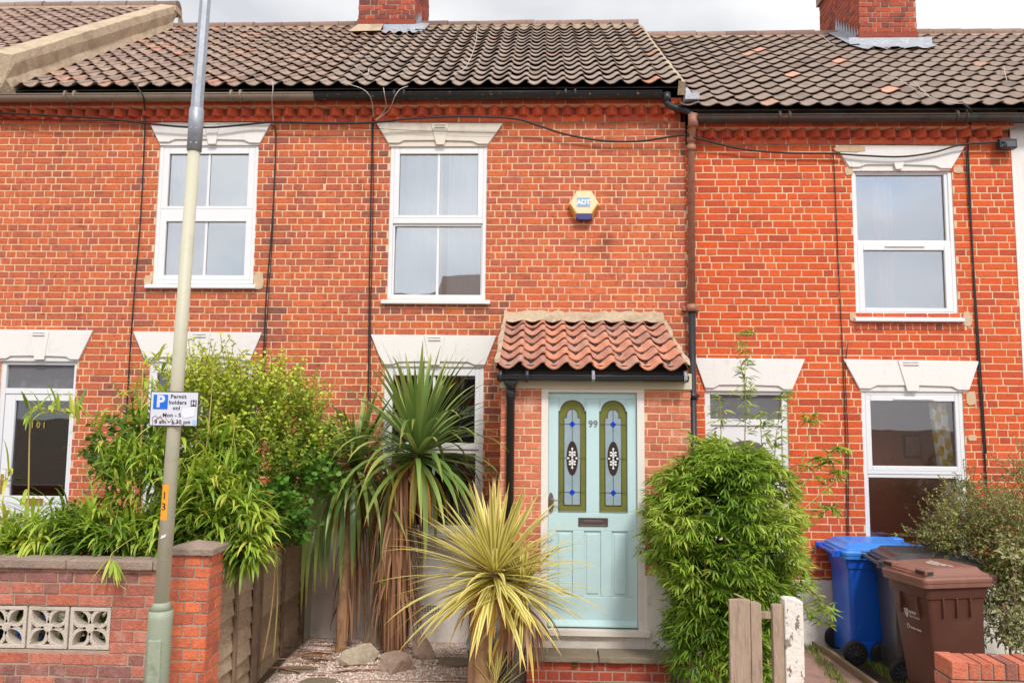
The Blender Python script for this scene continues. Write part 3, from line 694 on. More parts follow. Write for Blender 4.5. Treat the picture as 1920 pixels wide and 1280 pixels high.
# ================================================================== HOUSE 97 (right)
h97 = thing('terraced_house', 'bright orange-red brick terraced house with a lower roof, right of the blue door house', 'house', (XC / 2 + XD / 2, 0, 0), 'brick houses of the terrace')
U1, _c = window(h97, (1600.5, 317, 1791, 592), [(1604, 327, 1774, 450, .02, .01), (1621.5, 469, 1774, 577, .05, .0)], (1604, 1809, 594), bars=False, vent=(1659, 1733, 461, 1))
U2, _d = window(h97, (1620, 733, 1813, 1062), [(1635, 752, 1794, 874, .05, .0), (1631, 896, 1800, 1045, .04, .01)], (1612, 1824, 1064), bars=False, glass=GLASS_97, vent=(1675, 1750, 747, 0))
ex0, ex1, ez0, ez1 = rect(1324, 729, 1482, 1130); D97 = (ex0, ex1, .15, ez1)
wm = MB(); hs = [U1, U2, D97]; zw7 = Z97['wall']; ZP7 = at(1540, 1086).z
brickwork(wm, front(0), XC, XD, ZP7, zw7, hs, seed=71, zb=zw7 % .0742, flem=.36); reveals(wm, hs)
wm.build('front_wall', [BRICK_B, MORTAR], h97)
pl = MB(); pl.box(XC, D97[0], -.03, .02, -.3, ZP7 - .002); pl.box(D97[1], XD, -.03, .02, -.3, ZP7 - .002); pl.box(D97[0], D97[1], -.25, .02, -.3, .14)
pl.build('plinth', RENDER_W, h97, bevel=.006)
room(h97, U1, ROOMW); room(h97, D97, DARK)
room(h97, U2, ROOM_RED, depth=.95)
lintel(h97, lintel_poly((1566, 272), (1810, 274), (1593, 313), (1784, 316), arch=5), [(1676, 304), (1696, 304), (1692, 317), (1680, 317)], WHITE_STONE, slot=False)
lintel(h97, lintel_poly((1302, 671), (1510, 673), (1322, 727), (1486, 730), arch=6), [(1388, 673), (1424, 673), (1414, 731), (1398, 731)], WHITE_STONE)
lintel(h97, lintel_poly((1582, 673), (1836, 677), (1612, 728), (1818, 731), arch=6), [(1684, 675), (1732, 675), (1722, 733), (1702, 733)], WHITE_STONE)
PATCH = mat('sandy_patch', [(206, 178, 146)], .9, spots=[((180, 140, 110), 9, .5, .7, .5)], bump=.5)
pm = MB()
def blob(mb, px0, py0, px1, py1, Y=-.012, n=14, jag=.12, mi=0):
    x0, x1, z0, z1 = rect(px0, py0, px1, py1, Y); pts = []
    for i in range(n):
        a = 2 * math.pi * i / n; r = 1 + random.uniform(-jag, jag)
        cx, sx = math.cos(a), math.sin(a); pts.append(((x0 + x1) / 2 + (x1 - x0) / 2 * r * math.copysign(abs(cx) ** .6, cx), (z0 + z1) / 2 + (z1 - z0) / 2 * r * math.copysign(abs(sx) ** .6, sx)))
    mb.prism(pts, Y, .0, mi)
for q in ((1566, 272, 1622, 285, -.034), (1787, 312, 1806, 325), (1584, 312, 1600, 328), (1594, 588, 1606, 602), (1806, 585, 1822, 612), (1812, 733, 1830, 760), (1816, 815, 1832, 826)):
    pm = MB(); blob(pm, *q[:4], Y=q[4] if len(q) > 4 else -.012); pm.build('mortar_repair', PATCH, h97)
for q in ((475, 512, 494, 541), (270, 515, 284, 536)): pm = MB(); blob(pm, *q); pm.build('mortar_repair', PATCH, h101)
# soldier bricks under the upstairs sill of 97
sb = MB(); a, b, c, d = rect(1600, 607, 1812, 619); sb.box(a, b, -.008, .0, c, d, 1); x = a
while x < b - .06: sb.box(x + .004, x + .07, -.014, .0, c + .004, d - .004, 0, random.random()); x += .075
sb.build('sill_bricks', [BRICK_C, MORTAR], h97, bevel=.003, segs=1)
cornice(h97, Z97, XC + .02, XD - .02, 7)
rf = shell(h97, XC, XD, E97.z + .1, P97, L97, TILE_97, None); rf.build('roof_boarding', DARKWOOD, h97)
tl = MB(); pantiles(tl, P97, XC - .1, XD, L97, seed=23, amp=.017); tl.build('roof', TILE_97, h97)
ridge_tiles(h97, P97, L97, xv + .0, XD, 5)
gz7 = gutter(h97, 1300, 219, 1915, GUT_RUST, x0=XC + .08, x1=XD)
m = MB(); m.box(XC + .1, XD, -.15, -.135, gz7 + .0, gz7 + .085); m.box(XC + .1, XD, -.158, -.152, gz7 + .03, gz7 + .044, 1); m.build('eaves_strip', [mat('eaves_board', [(128, 108, 100)], .7, spots=[((84, 70, 64), 5, .5, .64, .7, (1, 1, 3))]), CREAM_STONE], h97)
cx0, cx1, czb, cyb, ch97 = chimney(h97, 1613, 1719, 71, 2.45, 1.5, 0, 41, BRICK_C)
fl = MB(); apron(fl, P97, cx0 - .16, cx1 + .2, 2.45, czb, drop=.26); stepped(fl, P97, cx0, -1, 2.45, cyb, czb, L97); fl.build('chimney_flashing', LEAD, h97)
# front door of 97
fd = MB(); dx0, dx1, dz0, dz1 = D97; ztr = at(1400, 792).z
fd.frame(dx0, dx1, .02, .1, dz0, dz1, .06); fd.box(dx0 + .06, dx1 - .06, .022, .098, ztr - .03, ztr + .035)
fdo = fd.build('front_door', UPVC, h97, bevel=.006, segs=3)
gm = MB(); gm.box(dx0 + .055, dx1 - .055, .055, .06, ztr + .03, dz1 - .055); gm.build('toplight', fr, fdo)
lf = MB(); lf.box(dx0 + .062, dx1 - .062, .04, .085, dz0 + .06, ztr - .032)
xm = (dx0 + dx1) / 2
for sx in (-1, 1):
    lf.frame(xm + sx * .18 - .13, xm + sx * .18 + .13, .032, .042, dz0 + .2, dz0 + .75, .022)
pts = [(xm - .26, ztr - .62), (xm + .26, ztr - .62)] + [(xm + .26 * math.cos(t), ztr - .42 + .24 * math.sin(t)) for t in [math.pi * i / 12 for i in range(13)]]
lf.build('door_leaf', UPVC, fdo, bevel=.006)
pm = MB(); pm.prism(pts, .03, .041); pm.build('fanlight', GLASS_DN, fdo)
# inside the downstairs room of 97: a framed picture and a patterned curtain
X0, X1, Z0, Z1 = U2
pf = thing('framed_picture', 'small picture in a brown frame on the back wall, seen through right downstairs window', 'picture')
a = at(1711, 836, .92); m_ = MB(); m_.frame(a.x - .1, a.x + .1, .91, .94, a.z - .13, a.z + .13, .02); m_.build('frame', mat('brown_frame', [(120, 50, 36)], .6), pf)
m_ = MB(); m_.box(a.x - .082, a.x + .082, .925, .935, a.z - .112, a.z + .112); m_.build('print', mat('print_paper', [(214, 160, 140), ], .8, spots=[((150, 90, 80), 9, .5, .6, .5)]), pf)
CUP = bpy.data.materials.new('mustard_patterned_curtain'); CUP.use_nodes = True
_t = CUP.node_tree; _N = _t.nodes; _c = _N.new('ShaderNodeTexChecker'); _u = _N.new('ShaderNodeUVMap'); _u.uv_map = 'uv'; _mp = _N.new('ShaderNodeMapping')
_mp.inputs['Scale'].default_value = (3.2, 17, 1); _mp.inputs['Rotation'].default_value = (0, 0, .3)
_c.inputs['Scale'].default_value = 1; _c.inputs[1].default_value = (*srgb((206, 170, 40)), 1); _c.inputs[2].default_value = (*srgb((232, 228, 220)), 1)
_t.links.new(_u.outputs[0], _mp.inputs[0]); _t.links.new(_mp.outputs[0], _c.inputs[0]); _t.links.new(_c.outputs[0], _N['Principled BSDF'].inputs[0]); _N['Principled BSDF'].inputs['Roughness'].default_value = .9
curtain(X1 - .30, X1 - .12, Z0 - .1, Z1, .12, CUP, 'mustard and white patterned curtain at the right side of the right downstairs window', 3, .02, xb=(X1 - .1, X1 + .08))
X0, X1, Z0, Z1 = U1
curtain(X0 + .3, X0 + .5, Z0 - .1, Z1 + .1, .2, PINK, 'pink curtain in the middle of the upstairs window above the wheelie bins', 3, .015)
curtain(X1 - .05, X1 + .2, Z0 - .1, Z1 + .1, .2, PINK, 'pink curtain at the right edge of the upstairs window above the wheelie bins', 3, .015)
bb = MB(); bb.add([(X0 - .2, .6, Z0 - .1), (X1 + .2, .6, Z0 - .1), (X1 + .2, .6, Z1 + .1), (X0 - .2, .6, Z1 + .1)], [(0, 1, 2, 3)]); bb.box(X0 - .2, X1 + .2, .58, .62, Z1 + .08, Z1 + .14)
tag(bb.build('roller_blind', mat('lilac_blind', [(206, 200, 212)], .9, trans=.2)), 'pale lilac blind inside the upstairs window above the wheelie bins', 'blind')

# ================================================================== HOUSE 95 and HOUSE 103 (edges)
h95 = thing('terraced_house', 'white painted terraced house of which only a sliver shows at the right edge', 'house', (XD + 2, 0, 0))
m = MB(); m.box(XD, XE, -.012, .06, -.2, zw7 + .35); m.build('front_wall', WHITE_STONE, h95)
rf = shell(h95, XD, XE, E97.z + .1, P97, L97, TILE_97, None); rf.build('roof_boarding', DARKWOOD, h95)
tl = MB(); pantiles(tl, P97, XD, XE, L97, seed=27, amp=.017); tl.build('roof', TILE_97, h95)
ridge_tiles(h95, P97, L97, XD, XE, 9)
gutter(h95, 1915, 219, 1960, GUT_RUST, x0=XD, x1=XE, z=at(1600, 219, -.19).z)
h103 = thing('terraced_house', 'neighbouring house whose raised brown tiled roof and cement verge show at top left', 'house', (XZ / 2 + XA / 2, 0, 0))
UP = .36
P103, L103 = slope(-.24, E99.z + UP, 3.3, RG99.z + UP)
m = MB(); brickwork(m, front(0), XZ, XA, -.2, zw, (), seed=81, zb=zw % .0742); m.box(XZ, XA, -.1, .02, zw, E99.z + .3, 1); m.build('front_wall', [BRICK_A, MORTAR], h103)
rf = shell(h103, XZ, XA, E99.z + .3, P103, L103, TILE_103, None); rf.build('roof_boarding', DARKWOOD, h103)
xp = at(332, 44, 3.3).x          # right face of the upstand
tl = MB(); pantiles(tl, P103, XZ, xp - .16, L103, seed=28, amp=.014, gauge=.25, lift=.026); tl.build('roof', TILE_103, h103)
ridge_tiles(h103, P103, L103, XZ, xp + .02, 10)
up = MB(); n = 16; vs = []
for i in range(n + 1):
    v = -.05 + (L99 + .05) * i / n; j = random.uniform(-.012, .012); k = random.uniform(-.01, .01)
    a0, a1 = P103(xp - .22, v, .05), P103(xp - .01 + j, v, .02 + k)
    vs += [a0, a1, P103(xp - .0 + j, v, -.07), P99(xp - .03, v, .10 + k), P99(xp + .0 + j * .5, v, .02), P99(xp, v, -.1)]
up.add(vs, [(i * 6 + j, i * 6 + j + 1, i * 6 + j + 7, i * 6 + j + 6) for i in range(n) for j in range(5)], 0, .5, False)
up.add([vs[i] for i in range(6)] + [P99(xp - .22, -.05, -.1)], [(0, 6, 5, 4, 3, 2, 1)], 0, .5)
e = P99(xp, 0, 0); up.box(XA - .3, xp, -.26, -.02, e[2] - .04, e[2] + .1)
up.add([P99(xp, L99, -.1), P103(xp, L99, .0), P103(xp, L99, 0)[:1] + (P103(0, L99, 0)[1] + .5, P103(0, L99, 0)[2] - .35), P99(xp, L99, 0)[:1] + (P99(0, L99, 0)[1] + .5, P99(0, L99, 0)[2] - .35)], [(0, 1, 2, 3)])
up.build('cement_verge', CEMENT, h103)
gutter(h103, -100, 173, 0, GUT_GREY, x0=XZ, x1=XA, z=gz)

# ------------------------------------------------------------------ the other side of the street, mirrored in the panes
for i, (xa, xb, hr, cap) in enumerate(((-11.2, -4.2, 0.0, 'brick house across the street with a brown roof, mirrored in the left window panes'), (-4.2, 1.2, .75, 'brick house across the street with a taller roof, mirrored in the centre window panes'), (1.2, 9.4, .0, 'brick house across the street, mirrored in the right window panes'))):
    ho = thing('opposite_house', cap, 'house', ((xa + xb) / 2, -21, -.1), 'houses across the street')
    m = MB(); m.box(xa, xb, -28, -21, -.1, 5.1 + hr); m.build('wall', BRICK_C, ho)
    m = MB(); m.prism([(-20.7, 5.05 + hr), (-24.5, 7.5 + hr), (-28.3, 5.05 + hr)], xa, xb, plane='x'); rfo_ = m.build('roof', TILE_103, ho)
    for xw, zw_, hw_ in ((xa + 1.8, 3.0, 1.5), (xb - 1.8, 3.0, 1.5), (xa + 1.8, .9, 1.5)):
        m = MB(); m.frame(xw - .55, xw + .55, -21.02, -20.93, zw_, zw_ + hw_, .08); m.box(xw - .47, xw + .47, -21.02, -20.95, zw_ + hw_ * .48, zw_ + hw_ * .54); m.box(xw - .7, xw + .7, -21.02, -20.9, zw_ + hw_, zw_ + hw_ + .3); wo = m.build('window', UPVC, ho)
        m = MB(); m.box(xw - .47, xw + .47, -21.0, -20.97, zw_ + .08, zw_ + hw_ - .08); m.build('pane', mat('far_glass', [(70, 76, 84)], .1), wo)
    m = MB(); m.box(xb - 2.3, xb - 1.4, -21.05, -20.93, 0, 2.1); m.build('front_door', WOOD_W, ho)
# ------------------------------------------------------------------ ground
gr = MB(); gr.add([(-300, -300, -.12), (300, -300, -.12), (300, 300, -.12), (-300, 300, -.12)], [(0, 1, 2, 3)])
tag(gr.build('ground', mat('soil', [(110, 92, 76)], .95, spots=[((80, 90, 50), 1.5, .5, .7, .6)])), kind='structure')
FY = -2.8                                # front face of the garden walls on the pavement side
pv = MB()
x = -14.0
rg = random.Random(4)
while x < 14:
    y = -6.2
    while y < FY - .32:
        pv.box(x + .004, x + .596, y + .004, y + .596, -.1, -.045 + rg.uniform(-.003, .003), 0, rg.random()); y += .6
    x += .6
pv.box(-14, 14, -6.2, FY - .0, -.11, -.052, 1)
tag(pv.build('pavement', [mat('paving_slab', [(150, 142, 132), (168, 158, 148), (158, 148, 136)], .9, bump=.5, nvar=.1), MORTAR_G]), kind='structure')
rd = MB(); rd.add([(-60, -13.5, -.11), (60, -13.5, -.11), (60, -6.35, -.11), (-60, -6.35, -.11)], [(0, 1, 2, 3)])
tag(rd.build('road', mat('asphalt', [(72, 70, 70)], .9, bump=.6, bscale=150, nvar=.15)), kind='structure')
kb = MB(); x = -14.0
while x < 14: kb.box(x + .003, x + .912, -6.34, -6.21, -.11, -.04); x += .915
tag(kb.build('kerb', mat('kerb_concrete', [(160, 152, 142)], .9, bump=.4), bevel=.012), kind='structure')

# gravel garden: a base sheet and loose chips lying on it
GX0, GX1 = -2.3, 1.75
def gh(x, y):       # height of the gravel bed
    return .012 * math.sin(x * 3.1 + 1) + .014 * math.sin(y * 4.3 + x) + .07 * math.exp(-((x + 1.25) ** 2 + (y + .95) ** 2) / .25)
gv = MB(); nx, ny = 60, 44; vs = []
for j in range(ny + 1):
    for i in range(nx + 1):
        xx, yy = GX0 + (GX1 - GX0) * i / nx, -2.78 + 2.75 * j / ny; vs.append((xx, yy, gh(xx, yy)))
gv.add(vs, [(j * (nx + 1) + i, j * (nx + 1) + i + 1, (j + 1) * (nx + 1) + i + 1, (j + 1) * (nx + 1) + i) for j in range(ny) for i in range(nx)], 0, .5, True)
tag(gv.build('gravel_bed', mat('gravel_base', [(206, 180, 166)], .95, spots=[((140, 114, 102), 60, .5, .65, .7), ((236, 220, 208), 90, .55, .65, .8)], bump=1.5, bscale=90)), kind='structure')
rg = random.Random(5); ch = MB()
CH_F = [(0, 1, 2), (0, 2, 3), (0, 3, 4), (0, 4, 1)]
for i in range(24000):
    xx = rg.uniform(GX0 + .02, GX1 - .02); yy = -2.7 + 2.6 * rg.random() ** 1.1; s_ = rg.uniform(.006, .0145); a = rg.random() * 6.28
    z = gh(xx, yy); ca, sa = math.cos(a), math.sin(a); q = [(s_ * rg.uniform(.7, 1.3), 0), (0, s_ * rg.uniform(.6, 1)), (-s_ * rg.uniform(.7, 1.3), 0), (0, -s_ * rg.uniform(.6, 1))]
    ch.add([(xx + rg.uniform(-.4, .4) * s_, yy + rg.uniform(-.4, .4) * s_, z + s_ * rg.uniform(.7, 1.3))] + [(xx + u * ca - v * sa, yy + u * sa + v * ca, z + rg.uniform(-.2, .5) * s_) for u, v in q], CH_F, 0, rg.random())
tag(ch.build('gravel', mat('gravel_chips', [(246, 236, 228), (232, 206, 192), (242, 224, 214), (206, 168, 150), (250, 244, 238), (176, 144, 128), (238, 216, 204), (246, 238, 232)], .85)), 'pink and white gravel chips covering the front garden', 'gravel', kind='stuff')

# ------------------------------------------------------------------ porch of number 99 (part of the house)
PY = PORCH_Y
px0 = at(938, 900, PY).x; px1 = at(1296, 900, PY).x
dl, dr, dzb, dzt = rect(1014, 730, 1209, 1178, PY)
zpt = at(1110, 718, PY).z; zpb = at(1110, 1200, PY).z
BLUE = mat('pale_aqua_paint', [(190, 218, 222)], .38, spots=[((200, 224, 226), 4, .5, .7, .5), ((150, 184, 188), 30, .72, .78, .4)], bump=.1, bscale=12, bstretch=(6, 1, 1))
pw = MB()
zgr = at(1000, 1075, PY).z
hole = [(dl, dr, dzb - 1, zpt + .5)]
brickwork(pw, front(PY), px0, px1, zgr, zpt, hole, seed=91, course=.065, Ls=.215, joint=.011, zb=zpt % .065)
brickwork(pw, lambda u, z, n: (px0 - n, -u, z), 0.0, -PY, zgr, zpt, (), seed=92, course=.065, Ls=.215, zb=zpt % .065)
brickwork(pw, lambda u, z, n: (px1 + n, u, z), PY, 0.0, zgr, zpt, (), seed=93, course=.065, Ls=.215, zb=zpt % .065)
pw.box(dl - .0, dl + .004, PY + .0, PY + .1, zgr, zpt, 1)
po = pw.build('porch', [BRICK_P, MORTAR], h99)
m = MB(); m.box(px0 - .02, dl, PY - .02, -.0, -.1, zgr); m.box(dr, px1 + .02, PY - .02, -.0, -.1, zgr); m.box(dl, dr, PY - .02, PY + .2, -.1, dzb - .045)
m.build('porch_plinth', RENDER_W, po, bevel=.006)
# interior lining
m = MB(); m.add([(px0 + .1, -.03, 0), (px1 - .1, -.03, 0), (px1 - .1, -.03, zpt), (px0 + .1, -.03, zpt)], [(0, 1, 2, 3)]); m.build('inner_wall', ROOMW, po)
# roof
pa0, pa1 = at(940, 598, .0), at(1236, 598, .0); pf = at(1110, 690, -1.42)
PP, PL = slope(-1.42, pf.z, 0.0, pa0.z - .02)
tl = MB(); pantiles(tl, PP, at(930, 690, -1.42).x + .02, at(1292, 690, -1.42).x - .02, PL - .04, cover=.208, gauge=.255, seed=95, amp=.034, th=.011, lift=.030)
tl.build('porch_roof', TILE_P, po)
rx0, rx1 = at(930, 690, -1.42).x, at(1292, 690, -1.42).x
m = MB()
m.add([PP(rx0, .03, -.02), PP(rx1, .03, -.02), PP(rx1, PL, -.02), PP(rx0, PL, -.02)], [(0, 1, 2, 3)], 0)
m.add([PP(rx0 + .02, .03, -.01), PP(rx0 + .02, PL, -.01), (rx0 + .02, -.0, zpt - .05), (rx0 + .02, PY, zpt - .05)], [(0, 1, 2, 3)], 0); m.add([PP(rx1 - .02, .03, -.01), PP(rx1 - .02, PL, -.01), (rx1 - .02, -.0, zpt - .05), (rx1 - .02, PY, zpt - .05)], [(0, 1, 2, 3)], 0)
m.box(rx0 + .03, rx1 - .03, -1.35, -1.31, pf.z - .07, pf.z + .03); m.box(rx0 + .03, rx1 - .03, -1.33, PY, pf.z - .05, pf.z - .035)
m.build('porch_soffit', DARKWOOD, po)
fm = MB()                                   # mortar fillet along the wall, lumpy
n = 36
vs = []
for i in range(n + 1):
    x = rx0 + .0 + (rx1 - rx0) * i / n; k = random.uniform(-.012, .012)
    vs += [(x, -.004, pa0.z + .085 + k), (x, -.05, pa0.z + .06 + k), PP(x, PL - .13 + k, .036 + .012 * math.cos(2 * math.pi * (x - rx0) / .208 + .5))]
fm.add(vs, [(i * 3 + j, i * 3 + j + 1, i * 3 + j + 4, i * 3 + j + 3) for i in range(n) for j in range(2)], 0, .5, True)
for s_, xx in ((-1, rx0 + .0), (1, rx1 - .0)):
    vs = []
    for i in range(13):
        v = -.01 + PL * i / 12; k = random.uniform(-.01, .01); vs += [PP(xx + s_ * .012 + k, v, .04 + k), PP(xx + s_ * .016 + k, v, -.04), PP(xx - s_ * .03, v, .05)]
    fm.add(vs, [(i * 3 + j, i * 3 + j + 1, i * 3 + j + 4, i * 3 + j + 3) for i in range(12) for j in (0,)] + [(i * 3 + 0, i * 3 + 2, i * 3 + 5, i * 3 + 3) for i in range(12)], 0, .5)
fm.build('mortar_fillet', CEMENT, po)
# cream fascia under the gutter, door frame
zf0 = at(1110, 729, PY - .02).z; zf1 = at(1110, 712, PY - .02).z
m = MB(); m.box(at(937, 720, PY).x, at(1296, 720, PY).x, PY - .03, PY - .002, zf0, zf1 + .06); m.build('porch_fascia', mat('cream_fascia', [(214, 200, 178)], .7, spots=[((160, 130, 104), 14, .66, .74, .7)]), po, bevel=.004)
gY = -1.385; zg = at(1110, 705, gY).z
def pgut():
    g = MB(); n = 10; x0, x1 = at(932, 706, gY).x, at(1290, 706, gY).x; r = .048
    for rr in (r, r - .005):
        arcs = [[(x, gY + rr * math.cos(t), zg + rr * math.sin(t)) for t in [math.pi + math.pi * i / n for i in range(n + 1)]] for x in (x0, x1)]
        g.add(arcs[0] + arcs[1], [(j, j + 1, n + 2 + j, n + 1 + j) for j in range(n)], 0, .5, True)
        g.add(arcs[0], [list(range(n + 1))]); g.add(arcs[1], [list(range(n + 1))])
    for s_ in (-1, 1): g.tube([(x0, gY + s_ * r, zg), (x1, gY + s_ * r, zg)], .006, 6)
    for xx in (x0 + .03, x0 + .26): g.tube([(xx - .015, gY, zg - .003), (xx + .015, gY, zg - .003)], r + .006, 14)
    for q in (1112, 1284):
        xx = at(q, 706, gY).x; g.box(xx - .014, xx + .014, gY - r - .008, gY - r, zg - .03, zg + .01, 1); g.tube([(xx - .012, gY, zg - .002), (xx + .012, gY, zg - .002)], r + .005, 12, 1)
    return g
pgut().build('porch_gutter', [PIPE_BLK, mat('grey_clip', [(150, 150, 154)], .4)], po)
dp = MB(); xd = at(957, 800, PY - .06).x; yd = PY - .055
dp.tube([(xd, gY + .01, zg - .02), (xd, (gY + yd) / 2, zg - .06), (xd, yd, zg - .11), (xd, yd, .12)], [.075, .06, .036, .034], 14)
dp.tube([(xd, yd, zg - .10), (xd, yd, zg - .2)], .041, 14)
for z in (1.25, .45): dp.tube([(xd, yd, z - .02), (xd, yd, z + .02)], .041, 12); dp.box(xd - .06, xd + .06, yd + .03, PY, z - .015, z + .015)
dp.build('porch_downpipe', PIPE_BLK, po)
m = MB(); m.frame(dl, dr, PY - .012, PY + .09, dzb - .0, zf0 + .0, .062, .062, .001, .03)
m.box(dl - .03, dr + .03, PY - .07, PY + .09, dzb - .045, dzb); fro = m.build('door_frame', WOOD_W, po, bevel=.005)
# door leaf: a single board with arched glass openings framed by mouldings
lx0, lx1 = dl + .064, dr - .064; lz0, lz1 = dzb + .012, zf0 - .033; ly = PY + .03
W_ = lx1 - lx0; Hh = lz1 - lz0
door = thing('front_door', 'pale aqua panelled front door with two arched stained glass lights and number 99', 'door', ((lx0 + lx1) / 2, ly, lz0))
DPX = lambda px, py: (at(px, py, ly).x, at(px, py, ly).z)
def arch(cx, hw, zbot, zsh, ztop, shoulder=0.0, n=16):
    """outline of an arched light with small shoulders"""
    r = hw - shoulder
    pts = [(cx - hw, zbot), (cx + hw, zbot), (cx + hw, zsh), (cx + r, zsh)] if shoulder else [(cx - hw, zbot), (cx + hw, zbot)]
    pts += [(cx + r * math.cos(t), zsh + (ztop - zsh) * math.sin(t)) for t in [math.pi * i / n for i in range(0 if not shoulder else 1, n if shoulder else n + 1)]]
    if shoulder: pts += [(cx - r, zsh), (cx - hw, zsh)]
    return pts
c1, c2 = DPX(1073, 860)[0], DPX(1150, 860)[0]
g_bot = DPX(1110, 960)[1]; g_sh = DPX(1110, 771)[1]; g_top = DPX(1110, 750)[1]; hw = (DPX(1099, 860)[0] - DPX(1047, 860)[0]) / 2
m = MB()
# leaf built as stiles, rails and panels round the two lights
def fill_arch(cx):   # the board between the arch and the rectangle above its shoulders
    P_ = arch(cx, hw, g_bot, g_sh, g_top, .012); top = g_top + .012
    arcp = [p for p in P_[3:-1]]
    for i in range(len(arcp) - 1):
        (xa, za), (xb, zb_) = arcp[i], arcp[i + 1]
        m.add([(xa, ly, za), (xb, ly, zb_), (xb, ly, top), (xa, ly, top)], [(0, 1, 2, 3)], 0, .5)
        m.add([(xa, ly, za), (xb, ly, zb_), (xb, ly + .03, zb_), (xa, ly + .03, za)], [(0, 3, 2, 1)], 0, .5)
    for s_ in (-1, 1): m.box(min(cx + s_ * hw, cx + s_ * (hw - .012)), max(cx + s_ * hw, cx + s_ * (hw - .012)), ly, ly + .03, g_sh, top)
fill_arch(c1); fill_arch(c2); top = g_top + .012
m.box(lx0, c1 - hw, ly, ly + .044, g_bot, top); m.box(c1 + hw, c2 - hw, ly, ly + .044, g_bot, top); m.box(c2 + hw, lx1, ly, ly + .044, g_bot, top)
m.box(lx0, lx1, ly, ly + .044, top, lz1)
pz1 = DPX(1110, 995)[1]; pz0 = DPX(1110, 1118)[1]
m.box(lx0, lx1, ly, ly + .044, pz1, g_bot); m.box(lx0, lx1, ly, ly + .044, lz0, pz0)
pan = []
pc = [DPX(1058, 1050)[0], DPX(1111, 1050)[0], DPX(1163, 1050)[0]]; pwid = .072
prev = lx0
for cx in pc:
    m.box(prev, cx - pwid, ly, ly + .044, pz0, pz1); prev = cx + pwid
m.box(prev, lx1, ly, ly + .044, pz0, pz1)
for cx in pc:
    m.box(cx - pwid, cx + pwid, ly + .014, ly + .04, pz0, pz1)
    m.box(cx - pwid + .022, cx + pwid - .022, ly + .004, ly + .014, pz0 + .025, pz1 - .025)
m.build('door_leaf', BLUE, door, bevel=.004)
wb = MB(); wb.prism([(ly - .045, lz0 + .004), (ly - .045, lz0 + .018), (ly, lz0 + .055), (ly, lz0)], lx0 + .004, lx1 - .004, plane='x'); wb.build('weatherboard', BLUE, door, bevel=.003)
OLIVE = mat('olive_stained_glass', [(116, 118, 58)], .25, spots=[((96, 100, 50), 9, .5, .7, .6)])
PALE = mat('pale_textured_glass', [(150, 170, 180)], .2, bump=.4, bscale=150, spots=[((128, 150, 166), 6, .45, .7, .6)])
CAME = mat('lead_came', [(96, 92, 80)], .5); COB = mat('cobalt_glass', [(20, 60, 190)], .15); SMOKE = mat('smoked_glass', [(62, 50, 46)], .2); WHITE = mat('white_enamel', [(228, 228, 226)], .4)
